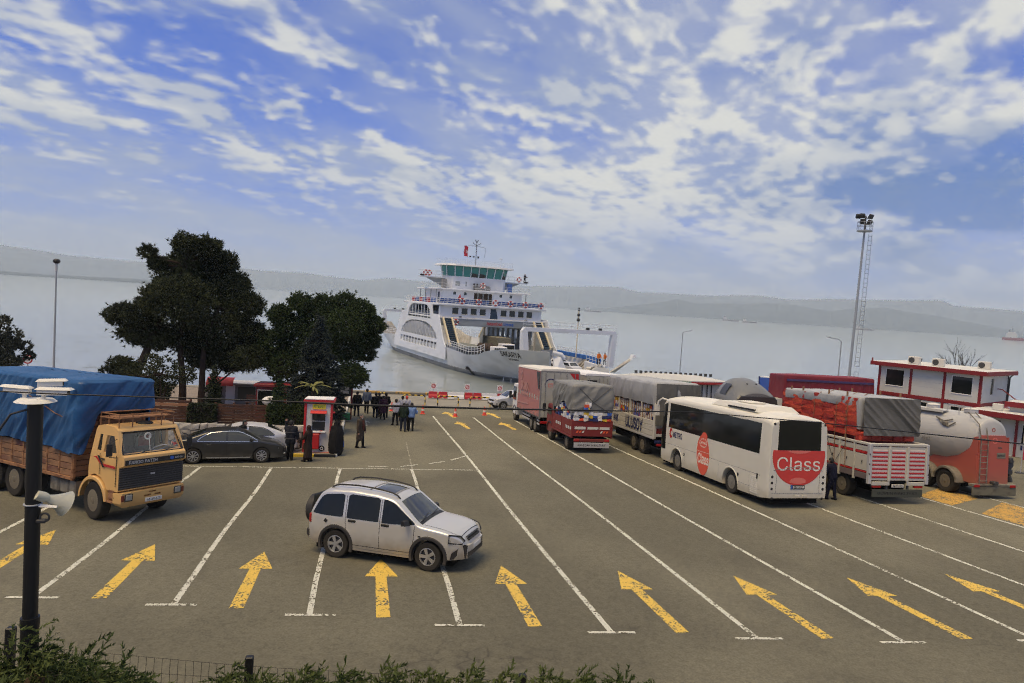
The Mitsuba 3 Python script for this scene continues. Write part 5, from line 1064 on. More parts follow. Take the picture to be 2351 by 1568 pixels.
        put(k, 'cabin_door', pyz(door, 9.36, 9.4), 'stairblue')
        for s in (1, -1):
            put(k, 'cabin_corner', rbox(8.9, 9.6, s * 9.2 - .25, s * 9.2 + .25, 8.1, 10.0, .05), 'ship_white')
            st = put(k, 'stair', hull([(10.35, s * 7.75, 8.0), (10.35, s * 9.0, 8.0), (14.4, s * 7.75, 3.75), (14.4, s * 9.0, 3.75), (10.2, s * 7.75, 7.6), (10.2, s * 9.0, 7.6), (14.0, s * 7.75, 3.6), (14.0, s * 9.0, 3.6)]), 'stairblue')
            for q in (7.62, 9.12): put(st, 'stringer', hull([(10.3 + a, s * q + b, 8.12 + c) for a in (0, .25) for b in (-.11, .11) for c in (0, -.35)] + [(14.4 + a, s * q + b, 3.9 + c) for a in (0, .25) for b in (-.11, .11) for c in (0, -.35)]), 'shipcream')
            for i in range(12): put(st, 'tread', rbox(10.5 + i * .32, 10.72 + i * .32, min(s * 7.8, s * 8.95), max(s * 7.8, s * 8.95), 7.84 - i * .335, 7.89 - i * .335, .01), 'darkgrey')
            put(k, 'casing_end', hull([(10.2, s * y, 6.75) for y in (7.6, 9.95)] + [(13.6, s * y, 3.4) for y in (7.6, 9.95)] + [(10.0, s * y, 1.6) for y in (7.6, 9.95)] + [(13.2, s * y, 1.6) for y in (7.6, 9.95)]), 'ship_white')
            put(k, 'mooring_lamp', rbox(10.3, 10.5, s * 6.1 - .25, s * 6.1 + .25, 8.2, 8.36, .03), 'darkgrey')
        # bow portal and its rail
        zl = lambda s: 3.0 if s * e > 0 else 4.75
        leg = lambda s: hull([(36.3, s * 6.4, zl(s)), (37.3, s * 6.3, zl(s)), (36.3, s * 7.2, zl(s)), (37.3, s * 7.0, zl(s)), (36.5, s * 6.6, 7.6), (37.2, s * 6.6, 7.6), (36.5, s * 7.4, 7.6), (37.2, s * 7.4, 7.6)])
        pk = put(k, 'portal', tm(man(leg(1)) + man(leg(-1)) + man(hull([(36.5 + a, b, c) for a in (0, .7) for b, c in ((-7.4, 7.5), (-7.0, 8.05), (7.0, 8.05), (7.4, 7.5), (-6.6, 7.5), (6.6, 7.5))]))), 'ship_white')
        put(pk, 'hand_rail', cat([tube([(37, -7.2, h), (37, 7.2, h)], .03, 5) for h in (8.45, 8.85)] + [cyl((37, y, 8.0), (37, y, 8.85), .025, 5) for y in np.linspace(-7.2, 7.2, 9)]), 'rail')
        for y in (2.6, 4.6): put(pk, 'flood_lamp', rbox(36.9, 37.2, y - .25, y + .25, 8.06, 8.36, .05), 'black')
        # railings along the low part of the bulwark
        for s in (1, -1):
            P = [(x, s * (np.interp(x, E[:, 0], E[:, 1]) - .12)) for x in np.arange(15.5, 30.1, 1.)]; z0 = [np.interp(p[0], E[:11, 0], np.minimum(E[:11, 2], 3.15) if (s, e) == (1, 1) else E[:11, 2]) for p in P]
            rl = put(k, 'side_rail', cat([tube([(p[0], p[1], z + h) for p, z in zip(P, z0)], .04, 5) for h in (.45, .8, 1.15)]), 'rail')
            for p, z in zip(P, z0): put(rl, 'rail_post', cyl((p[0], p[1], z), (p[0], p[1], z + 1.15), .045, 5), 'rail')
    sym(end)
    L1 = put(k, 'banner_lettering', tr(word('istanbul', .52, .02, width=2.9), FRONT((10.32, .25, 7.36))), 'shipred'); put(k, 'banner_lettering', tr(word('lines', .52, .02, width=1.9), FRONT((10.32, 2.85, 7.36))), 'blue')
    # roof of the passenger deck, with seats and rings
    put(k, 'sun_deck', rbox(-10.3, 10.3, -10.05, 10.05, 10.02, 10.34, .06), 'ship_white')
    P = [(10.1, -9.9), (10.1, 9.9), (-10.1, 9.9), (-10.1, -9.9), (10.1, -9.9)]
    rl = put(k, 'deck_rail', cat([tube([(x, y, h) for x, y in P], .03, 5) for h in (10.65, 10.95, 11.3)]), 'rail')
    for y in np.linspace(-9.9, 9.9, 15): put(rl, 'rail_post', cyl((10.1, y, 10.3), (10.1, y, 11.3), .035, 5), 'rail')
    for x in np.linspace(-8.7, 8.7, 12):
        for s in (1, -1): put(rl, 'rail_post', cyl((x, s * 9.9, 10.3), (x, s * 9.9, 11.3), .035, 5), 'rail')
    for i in range(26):
        y = -9.2 + i * .74
        if -.6 < y < 1.0: continue
        put(k, 'deck_seat', hull([(9.2, y - .3, 10.45), (9.2, y + .3, 10.45), (9.7, y - .3, 10.75), (9.7, y + .3, 10.75), (9.85, y - .3, 11.2), (9.85, y + .3, 11.2), (9.75, y - .3, 11.2), (9.6, y + .3, 10.7)]), 'seatblue')
    for i in range(6): put(k, 'deck_seat', rbox(-6 + i * 2.2, -4.6 + i * 2.2, -9.75, -9.2, 10.4, 11.15, .05), 'seatblue' if i % 2 else 'shipred')
    def ring(x, y, z, ax='x', R=.42):
        r = put(k, 'life_ring', mv(torus(R, .13, 24, 8, ax), x, y, z), 'ringred', True)
        for a in (0, 1.57, 3.14, 4.71): put(r, 'ring_band', mv(tr(rbox(R - .15, R + .15, -.11, .11, -.15, .15, .03), {'x': RY(math.pi / 2) @ RZ(a + .78), 'y': RX(math.pi / 2) @ RZ(a + .78)}[ax]), x, y, z), 'white')
    for y in (-5.9, -2.9, .2, 3.0, 5.9, 8.9): ring(10.25, y, 10.9)
    ring(10.5, -6.9, 7.35)
    put(k, 'flag_small', hull([(8.5, -6.1, 11.2), (8.6, -5.5, 11.2), (8.5, -5.7, 12.0), (8.6, -5.6, 12.0)]), 'shipred')
    # mid house
    door = sbox(-1.75, 10.4, 1.75, 12.45)
    hw = sbox(-7.6, 10.34, 7.6, 12.72).difference(door)
    put(k, 'mid_house', cat([pyz(hw, 4.85, 5.0), pyz(sbox(-7.6, 10.34, 7.6, 12.72), -5.0, -4.85), box(-4.85, 4.85, -7.6, -7.45, 10.34, 12.72), box(-4.85, 4.85, 7.45, 7.6, 10.34, 12.72)]), 'ship_white', kind=None)
    put(k, 'mid_door', box(4.6, 4.7, -1.8, 1.8, 10.34, 12.5), 'brown'); 
    for y in (-1.0, 0, 1.0): put(k, 'door_post', rbox(4.85, 5.05, y - .06, y + .06, 10.4, 12.5, .01), 'ship_grey')
    for y in (-5.4, -3.4, 3.4, 5.4): put(k, 'small_window', rbox(4.97, 5.03, y - .25, y + .25, 11.95, 12.45, .02), 'ship_glass')
    for s in (1, -1):
        for x in (4.6, 1.5, -1.5, -4.6): put(k, 'deck_pillar', cyl((x, s * 8.6, 10.3), (x, s * 8.6, 12.75), .09, 8), 'ship_grey')
        put(k, 'side_door', rbox(2.6, 3.5, s * 7.6 - .05, s * 7.6 + .05, 10.4, 12.3, .02), 'stairblue')
    put(k, 'bridge_deck', rbox(-6.0, 6.0, -8.9, 8.9, 12.72, 12.96, .06), 'ship_white')
    rl = put(k, 'bridge_rail', cat([tube([(5.8, -8.7, h), (5.8, 8.7, h), (-5.8, 8.7, h), (-5.8, -8.7, h), (5.8, -8.7, h)], .022, 5) for h in (13.3, 13.8)] + [cyl((5.8, y, 12.95), (5.8, y, 13.8), .03, 5) for y in np.linspace(-8.7, 8.7, 9)]), 'rail')
    put(k, 'bridge_house', tm(man(pxy([(2.2, -4.9), (1.2, -5.8), (-1.2, -5.8), (-2.2, -4.9), (-2.2, 4.9), (-1.2, 5.8), (1.2, 5.8), (2.2, 4.9)], 12.96, 15.15))), 'ship_white')
    for y, w in ((-3.9, .9), (-2.3, .25)): put(k, 'bridge_vent', rbox(2.18, 2.26, y - w / 2, y + w / 2, 13.6, 14.4, .02), 'ship_grey')
    for y in (-.9, -.3, .9, 1.5, 1.9): put(k, 'vent_stack', cyl((2.6, y, 12.96), (2.6, y, 14.2 - .3 * (y > 1)), .16, 10), 'darkgrey')
    put(k, 'equipment_box', rbox(2.3, 2.9, -.8, 2.2, 12.96, 13.7, .05), 'grey'); ring(3.1, .6, 13.9, R=.38)
    for s in (1, -1): put(k, 'locker', rbox(1.6, 2.3, s * 6.4 - .4, s * 6.4 + .4, 12.96, 14.6, .05), 'seatblue' if s > 0 else 'grey')
    # wheelhouse: panes leaning out under the roof
    lo = np.array([(2.2, -4.5), (2.2, -3.0), (2.2, -1.5), (2.2, 0), (2.2, 1.5), (2.2, 3.0), (2.2, 4.5), (1.3, 5.7), (-.0, 6.1), (-1.3, 5.7), (-2.2, 4.5), (-2.2, 3.0), (-2.2, 1.5), (-2.2, 0), (-2.2, -1.5), (-2.2, -3.0), (-2.2, -4.5), (-1.3, -5.7), (0, -6.1), (1.3, -5.7)])
    hi = lo * np.array([1.18, 1.05]); z0, z1 = 15.25, 17.05; n = len(lo)
    put(k, 'wheelhouse_sill', grid([[(*lo[i % n] * 1.0, 15.1) for i in range(n)], [(*lo[i % n] * 1.01, 15.28) for i in range(n)]], wrap=True), 'ship_white'); put(k, 'wheelhouse_floor', pxy(lo * .99, 15.0, 15.2), 'ship_grey')
    for i in range(n):
        j = (i + 1) % n; a, b, c, d = lo[i], lo[j], hi[j], hi[i]
        f = lambda p, q, w: p + (q - p) * w
        w = put(k, 'bridge_window', grid([[(*f(a, b, .07), z0), (*f(a, b, .93), z0)], [(*f(d, c, .07), z1), (*f(d, c, .93), z1)]]), 'teal')
        if i in (2, 3, 6): put(w, 'lower_shade', grid([[(*(f(a, b, .10) * 1.004), z0 + .02), (*(f(a, b, .90) * 1.004), z0 + .02)], [(*(f(f(a, b, .15), f(d, c, .15), .5) * 1.004), z0 + .75), (*(f(f(a, b, .85), f(d, c, .85), .35) * 1.004), z0 + .6)]]), 'black')
        put(k, 'window_post', tube([(*a, z0 - .05), (*d, z1 + .08)], .085, 6), 'ship_white')
    put(k, 'bridge_console', cat([rbox(1.2, 1.9, -2.6, -.3, 15.2, 16.0, .1), rbox(1.2, 1.9, .3, 2.3, 15.2, 16.1, .1)]), 'black')
    put(k, 'wheelhouse_core', pxy(lo * .80, 15.2, 17.05), 'teal')
    rf = put(k, 'wheelhouse_roof', hull([(x, y, 17.12) for x, y in ((3.4, -5.0), (3.4, 5.0), (2.2, 7.0), (0, 7.35), (-2.2, 7.0), (-3.4, 5.0), (-3.4, -5), (-2.2, -7), (0, -7.35), (2.2, -7))] + [(x * .96, y * .98, 17.42) for x, y in ((3.4, -5.0), (3.4, 5.0), (2.2, 7.0), (0, 7.35), (-2.2, 7.0), (-3.4, 5.0), (-3.4, -5), (-2.2, -7), (0, -7.35), (2.2, -7))] + [(0, 0, 17.6)]), 'ship_white')
    put(rf, 'roof_rail', cat([tube([(2.6, -6.5, h), (2.6, 6.5, h), (-2.6, 6.5, h), (-2.6, -6.5, h), (2.6, -6.5, h)], .018, 5) for h in (17.9, 18.3)] + [cyl((2.6, y, 17.4), (2.6, y, 18.3), .02, 5) for y in np.linspace(-6.5, 6.5, 8)]), 'rail')
    for s in (1, -1):
        wg = put(k, 'bridge_wing', hull([(x, s * y, z) for x in (-1.1, 1.1) for y, z in ((5.6, 14.78), (10.35, 14.82), (10.35, 14.98), (5.6, 14.98))]), 'ship_white')
        put(wg, 'bracket', hull([(x, s * y, z) for x in (-.35, .35) for y, z in ((5.7, 14.8), (9.2, 14.8), (7.2, 14.3), (5.7, 13.2))]), 'ship_grey')
        put(wg, 'wing_rail', cat([tube([(1.05, s * 6.2, h), (1.05, s * 10.3, h), (-1.05, s * 10.3, h), (-1.05, s * 6.2, h)], .025, 5) for h in (15.4, 16.0)] + [cyl((1.05, s * y, 14.98), (1.05, s * y, 16.0), .028, 5) for y in (6.4, 7.7, 9.0, 10.3)]), 'rail')
        ring(1.2, s * 9.0 if s < 0 else 8.6, 15.55, R=.38)
        put(wg, 'wing_lamp', rbox(.7, 1.3, s * 10.2 - .35, s * 10.2 + .35, 15.0, 15.25, .06), 'black')
    ring(1.2, -9.6, 15.55, R=.38)
    # mast, flag, aerials
    ms = put(k, 'mast', cat([cyl((0, .15, 17.5), (0, .15, 21.3), .07, 8), tube([(0, -1.5, 21.05), (0, .15, 21.12), (0, 1.9, 20.9)], .03, 5), cyl((0, .15, 21.2), (0, .15, 22.25), .05, 6), cyl((0, 1.9, 19.0), (0, 1.9, 20.9), .025, 5)]), 'darkgrey')
    for P in ([(0, .15, 21.2), (0, -.5, 21.55), (0, -.6, 21.75)], [(0, .15, 21.2), (0, .8, 21.55), (0, .9, 21.75)], [(0, .15, 21.7), (0, -.25, 22.25)], [(0, .15, 21.7), (0, .5, 22.25)]): put(ms, 'aerial', tube(P, .05, 5), 'black')
    for y in (-1.0, -.3, .6): put(ms, 'signal_lamp', rbox(-.15, .15, y - .14, y + .14, 19.0 - .1 * (y > 0), 19.25, .04), 'black')
    fl = [[(0, -1.5 - u * .75 + .06 * math.sin(z * 5), z + .25 * math.sin(u * 2.2) - .10 * u) for u in np.linspace(0, 1, 12)] for z in np.linspace(18.95, 20.85, 14)]
    fg = put(k, 'flag', [grid(fl)], 'flagred', True); put(k, 'flag_pole', cyl((0, -1.48, 17.5), (0, -1.48, 21.0), .03, 6), 'rail')
    put(fg, 'flag_moon', tr(pxy(Polygon(ell(0, 0, .25, .25)).difference(Polygon(ell(.09, 0, .2, .2))), 0, .02), FRONT((.03, -1.85, 20.0)) @ np.diag([-1, 1, 1, 1.])), 'white')
    put(fg, 'flag_star', tr(pxy([(.12 * (1 if i % 2 == 0 else .4) * math.cos(i * math.pi / 5), .12 * (1 if i % 2 == 0 else .4) * math.sin(i * math.pi / 5)) for i in range(10)], 0, .02), FRONT((.03, -2.12, 20.02))), 'white')
    put(k, 'radar', cat([cyl((.5, 5.0, 17.5), (.5, 5.0, 19.1), .03, 5), rbox(.35, .65, 4.7, 5.3, 19.05, 19.2, .04)]), 'rail')
    # near bow: name, anchor, right-hand platform, signal mast, ramp flap
    def onhull(m, s=-1):
        v = m.vertices.copy(); arc = np.concatenate([[0], np.cumsum(np.linalg.norm(np.diff(Es[:61, :2], axis=0), axis=1))]); out = []
        for a, b, c in v:
            ti = np.interp(a, arc, np.arange(61)); i = int(min(ti, 59)); p, q = np.array(pt(i, b)), np.array(pt(i + 1, b)); r = p + (q - p) * (ti - i); d = np.array([q[1] - p[1], -(q[0] - p[0])]); d /= -np.linalg.norm(d)
            out.append((r[0] + d[0] * (.03 + c), s * (r[1] + d[1] * (.03 + c)), b))
        return trimesh.Trimesh(np.array(out), m.faces, process=False)
    nm = word('SAKARYA', .70, .01, True, 3.9).subdivide(); nm.apply_translation([35.4, 4.2, 0]); put(k, 'bow_name', onhull(nm), 'black')
    nm = word('ISTANBUL', .24, .01, True, 1.9); nm.apply_translation([35.8, 3.5, 0]); put(k, 'bow_name', onhull(nm), 'darkgrey')
    an = trimesh.util.concatenate([rbox(-.5, .1, -.4, .1, 0, .3, .05), tube([(.1, -.1, .1), (.8, -.8, .15), (1.4, -1.2, .15)], .12, 6)]); an.apply_translation([24.5, 1.15, 0]); put(k, 'anchor', onhull(an), 'black')
    put(k, 'bow_platform', hull([(28.4, 7.6, z) for z in (1.6, 3.0)] + [(28.4, 9.2, z) for z in (1.6, 3.0)] + [(37.2, 5.6, z) for z in (1.6, 3.0)] + [(34.5, 7.9, z) for z in (1.6, 3.0)]), 'ship_white')
    for i in range(6): put(k, 'deck_drum', cyl((29.4 + i * .75, 8.1 - .16 * i, 3.0), (29.4 + i * .75, 8.1 - .16 * i, 3.95), .24, 12), 'drumblue')
    put(k, 'platform_rail', cat([tube([(37.1, 5.8, h), (28.6, 7.8, h)], .03, 5) for h in (3.5, 4.0)]), 'rail')
    for q in np.linspace(0, 1, 7): put(k, 'rail_post', cyl((28.6 + 8.5 * q, 7.8 - 2 * q, 3.0), (28.6 + 8.5 * q, 7.8 - 2 * q, 4.0), .035, 5), 'rail')
    put(k, 'ramp_flap', hull([(39.4, 5.0, 2.6), (40.2, 4.6, 2.6), (39.6, 5.4, 2.9), (40.6, 7.6, 4.5), (41.5, 6.9, 4.4), (40.4, 8.0, 5.0), (41.5, 7.5, 5.0), (39.3, 6.0, 2.5)]), 'inner_beige'); put(k, 'flap_edge', hull([(40.4, 7.3, 4.4), (41.6, 6.8, 4.4), (40.3, 8.2, 4.9), (41.6, 7.8, 5.1), (40.4, 7.6, 5.2), (41.5, 7.4, 5.2)]), 'ship_white')
    put(k, 'ramp_wedge', hull([(39.6, -3.9, 4.6), (40.5, -3.2, 4.5), (40.3, -2.4, 2.6), (40.2, -4.1, 2.6), (40.9, -2.2, 2.4), (40.9, -4.0, 2.4)]), 'ship_white'); put(k, 'ramp_arm', tube([(39.8, -4.1, 5.0), (40.2, -3.0, 4.8), (40.3, -2.6, 4.3)], .28, 8), 'ship_white', True)
    put(k, 'bow_ramp', hull([(40.2, y, 1.62) for y in (-4, 4)] + [(40.2, y, 1.3) for y in (-4, 4)] + [(46.5, y, 1.05) for y in (-3.6, 3.6)] + [(46.5, y, .9) for y in (-3.6, 3.6)]), 'ship_grey')
    sm = put(k, 'signal_mast', cat([cyl((23.4, 9.0, 3.1), (23.4, 9.0, 11.0), .09, 8), cyl((23.4, 9.5, 7.8), (23.4, 9.5, 8.8), .02, 5)]), 'shipcream')
    for z, r in ((10.9, .14), (10.6, .14), (9.9, .26), (9.1, .28), (7.2, .18)): put(sm, 'signal_ball', mv(trimesh.creation.icosphere(2, r), 23.4, 9.0, z), 'black', True)
    for x0, P in ((33, [(34.2, -4.2, .62), (35.4, -4.6, -.9), (36.5, -4.4, -2)]),): pass
    put(k, 'bow_ladder', cat([tube([(31.5, -5.9, .5), (32.0, -6.1, -.2)], .05, 5), tube([(30.2, -6.5, .5), (30.6, -6.7, -.2)], .05, 5), tube([(30.4, -6.7, -.2), (32.2, -6.1, -.2)], .07, 5)]), 'rail')
    put(k, 'life_float', cat([rbox(31, 32, 6.4, 7.0, 1.62, 2.4, .1)]), 'offwhite')
    # benches and posts on the sides of the car deck
    for i in range(9): put(k, 'deck_locker', rbox(17 + i * 1.5, 18 + i * 1.5, 9.05, 9.5, 3.1, 3.75, .05), 'drumblue')
mat('shipred', (.45, .03, .03), .5); mat('ringred', (.40, .06, .05), .5); mat('flagred', (.42, .012, .03), .6); mat('drumblue', (.03, .13, .42), .5)
with at(FERRY): ferry()
def deck_car(x, y, yaw, label, paint_, kind=0):
    with at(FERRY @ T4(x, y, 1.62, yaw)):
        k = thing('car', label, 'car', 'cars on the ferry deck' if False else None)
        C = Car(top=[(-2.1, .9), (-2.0, 1.2), (-1.5, 1.42), (-.5, 1.47), (.3, 1.44), (1.0, 1.0), (1.9, .88), (2.1, .6)], plan=[(-2.1, .7), (-1.8, .85), (1.6, .86), (2.1, .6)], bottom=[(-2.1, .3), (2.1, .3)], belt=.9, lean=.4, r=.08, crown=.05)
        put(k, 'body', C.shell(), paint_, 35); put(k, 'windscreen', C.screen(.98, .36, .64, .54), 'screenglass', True); put(k, 'rear_window', C.screen(-1.5, -1.95, .5, .6), 'glass', True)
        for s in (1, -1):
            put(k, 'side_window', C.pane([(-1.6, .95, .98), (-1.3, .95, 1.28), (.3, .95, 1.33), (.85, .96, .99)], s), 'glass', True)
            for xx in (-1.3, 1.3): put(k, 'wheel', cyl((xx, s * .70, .31), (xx, s * .87, .31), .31, 14), 'tyre', 30)
for a in ((31.5, -1.5, 0, 'white car nearest the bow on the ferry deck', 'white'), (31.5, 3.6, 0, 'pale car at the right of the ferry deck near the bow', 'silver2'), (26.3, -3.8, 0, 'silver car in the second row on the ferry deck', 'silver2'), (25.8, .6, 0, 'dark car in the second row on the ferry deck', 'darkpaint'), (26.2, 4.8, 0, 'white car in the second row on the ferry deck', 'white'), (20.6, 5.0, 0, 'grey car in the third row on the ferry deck', 'grey')): deck_car(*a)
with at(FERRY @ T4(13.5, -3.4, 1.62)):
    k = thing('cargo_truck', 'flatbed truck with a dark brown load on the ferry deck', 'truck')
    put(k, 'bed', rbox(0, 6.5, -1.2, 1.2, .9, 1.2, .03), 'darkgrey'); r_ = np.random.default_rng(3)
    put(k, 'load', [mv(trimesh.creation.icosphere(1, .55), .5 + 5.4 * r_.random(), -.8 + 1.6 * r_.random(), 1.5 + .9 * r_.random()) for _ in range(40)], 'brown', kind='stuff')
    put(k, 'cab', rbox(6.6, 8.2, -1.15, 1.15, .6, 2.6, .1), 'white', 30); put(k, 'windscreen', rbox(8.16, 8.22, -1, 1, 1.6, 2.4, .02), 'glass')
    for x in (1, 2.2, 7.4):
        for s in (1, -1): put(k, 'wheel', cyl((x, s * .85, .5), (x, s * 1.15, .5), .5, 16), 'tyre', 30)
with at(FERRY @ T4(7.5, .6, 1.62)):
    k = thing('box_truck', 'brown grey box truck under the ferry banner', 'truck')
    put(k, 'box_body', rbox(0, 6.5, -1.25, 1.25, 1.0, 3.6, .04), 'mudboard'); put(k, 'cab', rbox(6.6, 8.3, -1.2, 1.2, .6, 2.7, .1), 'white', 30); put(k, 'windscreen', rbox(8.26, 8.32, -1.05, 1.05, 1.6, 2.5, .02), 'glass')
    for x in (1, 2.2, 7.4):
        for s in (1, -1): put(k, 'wheel', cyl((x, s * .85, .5), (x, s * 1.15, .5), .5, 16), 'tyre', 30)

# ---- ships far out
def far_ship(az, R, L, label, hull_m, col):
    a = math.radians(az); p = np.array([R * math.sin(a), R * math.cos(a), SEA])
    with at(T4(*p, -a + .2)):
        k = thing('ship', label, 'ship'); h = L * .07
        put(k, 'hull', hull([(x, y * L * .07, z) for x, y, z in ((-L / 2, 1, 0), (-L / 2, -1, 0), (L * .42, .8, 0), (L * .42, -.8, 0), (L / 2, 0, 0), (L / 2 + h * .4, 0, h * 1.2), (-L / 2, 1, h), (-L / 2, -1, h), (L * .4, 1, h), (L * .4, -1, h))]), hull_m)
        put(k, 'deckhouse', rbox(-L * .42, -L * .2, -L * .06, L * .06, h, h * 2.6, .2), col); put(k, 'bridge', rbox(-L * .38, -L * .24, -L * .065, L * .065, h * 2.6, h * 3.2, .2), col)
        put(k, 'mast', cyl((-L * .3, 0, h * 3.2), (-L * .3, 0, h * 5), L * .006, 6), 'grey'); put(k, 'funnel', cyl((-L * .36, 0, h * 3), (-L * .36, 0, h * 4), L * .02, 10), 'darkgrey')
        put(k, 'cargo_hatch', rbox(-L * .15, L * .35, -L * .05, L * .05, h, h * 1.35, .2), 'grey')
# ------------------------------------------------------------------ left side: wall, fence, kiosk, small buildings
mat('rubble', P_(lambda p, n, uv: C3((.40, .38, .34)) * (.55 + .8 * F_(p.x * 6, p.y * 6, p.z * 6, 3))), .85, .3); mat('rubble2', P_(lambda p, n, uv: C3((.30, .28, .25)) * (.5 + .9 * F_(p.x * 7, p.y * 7, p.z * 7, 3))), .85, .3); mat('mortar', (.05, .045, .04), .95, .1)
mat('fence_wood', dirty((.085, .035, .02), .6, 4, (.03, .015, .01)), .8); mat('fence_top', (.30, .14, .07), .7); mat('kiosk_red', (.45, .018, .022), .4, coat=.3); mat('kiosk_white', dirty((.60, .60, .58), .15, 2), .45); mat('awning', (.55, .05, .05), .6); mat('sign_yellow', (.72, .60, .03), .5)
with at(LOT4):
    w = thing('stone_wall', 'white rubble stone wall behind the parked saloons', 'wall')
    put(w, 'core', box(-14.5, -2.9, 34.0, 34.5, -.2, 1.24), 'mortar')
    r = np.random.default_rng(12); z = -.02; row = 0
    while z < 1.2:
        h = .24 + .06 * r.random(); x = -14.6 - .2 * r.random()
        while x < -2.95:
            L = .26 + .30 * r.random()
            if x < -8.9: L = L * 1.3
            P = np.array([(a * .5 * (L - .035), b, c * .5 * (h - .03)) for a in (-1, 1) for b in (-.11 - .05 * r.random(), .12) for c in (-1, 1)]) * np.array([1, 1, 1]) + r.normal(0, .025, (8, 3))
            P = np.vstack([P, [[0, -.16 - .05 * r.random(), 0], [L * .3, -.13, 0], [-L * .3, -.13, 0]]])
            put(w, 'stone', mv(hull(P), x + L / 2, 33.98, z + h / 2), ('rubble', 'rubble', 'rubble2')[r.integers(3)]); x += L
        z += h; row += 1
    f = thing('board_fence', 'dark brown wooden board fence on the bank above the stone wall', 'fence')
    for a0, a1, b, z0, z1 in ((-13.6, -8.4, 36.2, 1.05, 2.12), (-7.2, -4.6, 36.0, 1.0, 2.02)):
        n = 7; h = (z1 - z0) / n
        for i in range(n): put(f, 'board', rbox(a0, a1, b - .02 - .006 * (i % 2), b + .02, z0 + i * h + .008, z0 + (i + 1) * h - .008, .008), 'fence_wood' if i < n - 2 or a0 > -8 else ('fence_top' if i == n - 2 else 'fence_wood'))
        for a in np.linspace(a0, a1, 4): put(f, 'post', rbox(a - .05, a + .05, b + .02, b + .12, z0 - .9, z1 + .06, .01), 'fence_wood')
    # kiosk
    k = thing('kiosk', 'narrow red and white kiosk with a yellow sign by the pavement', 'kiosk')
    with at(T4(-2.1, 33.5, 0, -.02)):
        put(k, 'body', tm(man(rbox(-.58, .58, 0, 1.2, .12, 2.42, .02)) - man(box(-.30, .32, -.1, .5, 1.12, 2.02))), 'kiosk_white')
        for x in (-.60, .60): put(k, 'corner_post', rbox(x - .055, x + .055, -.04, .08, .02, 2.5, .015), 'kiosk_red')
        put(k, 'base', rbox(-.66, .66, -.05, 1.25, .0, .14, .02), 'kiosk_red')
        put(k, 'roof', hull([(x, y, z) for x in (-.70, .70) for y, z in ((-.12, 2.45), (1.3, 2.45), (-.12, 2.58), (1.3, 2.62))]), 'kiosk_red'); put(k, 'roof_top', rbox(-.66, .66, -.08, 1.28, 2.60, 2.66, .02), 'white')
        put(k, 'counter_back', box(-.30, .32, .44, .48, 1.1, 2.05), 'glass_grey'); put(k, 'window_bar', rbox(-.30, .32, -.005, .02, 1.58, 1.61, .005), 'lightgrey')
        put(k, 'counter', rbox(-.34, .36, -.16, .1, 1.06, 1.12, .01), 'white'); put(k, 'awning', hull([(-.36, -.28, 2.00), (.38, -.28, 2.00), (-.36, .0, 2.10), (.38, 0, 2.10), (-.36, -.28, 1.97), (.38, -.28, 1.97)]), 'awning')
        put(k, 'sign', rbox(-.28, .32, -.05, -.005, 2.16, 2.40, .01), 'sign_yellow'); put(k, 'sign_lettering', tr(word('PIYANGO', .13, .006, True, .50), basis((.02, -.052, 2.28), (1, 0, 0), (0, 0, 1), (0, -1, 0))), 'green')
        decal(k, 'notice', [(-.52, 2.1), (-.36, 2.1), (-.36, 2.36), (-.52, 2.36)], basis((0, -.004, 0), (1, 0, 0), (0, 0, 1), (0, -1, 0)), 'pale')
        put(k, 'front_cabinet', rbox(-.28, .10, -.22, .0, .30, 1.02, .03), 'kiosk_red'); put(k, 'panel_trim', hull([(-.28, -.02, 1.02), (.12, -.02, .98), (.22, -.02, 1.16), (.16, -.02, 1.16), (-.28, -.01, .96), (.2, -.01, 1.1)]), 'kiosk_red')
        put(k, 'emblem_disc', tr(lathe([(.001, .05), (.11, .05), (.13, .02), (.13, 0)], 20), basis((.22, -.02, .32), (1, 0, 0), (0, 0, 1), (0, -1, 0))), 'black', 30); put(k, 'emblem_ring', tr(pxy(Polygon(ell(0, 0, .075, .075)).difference(Polygon(ell(0, 0, .045, .045))), 0, .006), basis((.22, -.072, .32), (1, 0, 0), (0, 0, 1), (0, -1, 0))), 'white')
        for i in range(3): put(k, 'siren', rbox(.64, .76, -.02 + i * .0, .1, 1.98, 2.06, .02), 'kiosk_red') if i == 0 else None
    with at(T4(-.95 - .35, 46.6, .12)):
        k = thing('notice_stand', 'red framed notice stand with a planter at the pavement edge', 'sign')
        for x in (-.45, .45): put(k, 'post', rbox(x - .05, x + .05, -.05, .05, 0, 2.55, .01), 'darkred')
        put(k, 'panel', rbox(-.40, .40, -.03, .03, 1.55, 2.40, .01), 'darkgrey'); put(k, 'poster', rbox(-.30, .25, -.045, -.032, 1.72, 2.32, .003), 'offwhite'); put(k, 'top_rail', rbox(-.5, .5, -.06, .06, 2.5, 2.62, .02), 'fence_top')
        put(k, 'planter', rbox(-.42, .42, -.25, .25, .0, .45, .03), 'green')
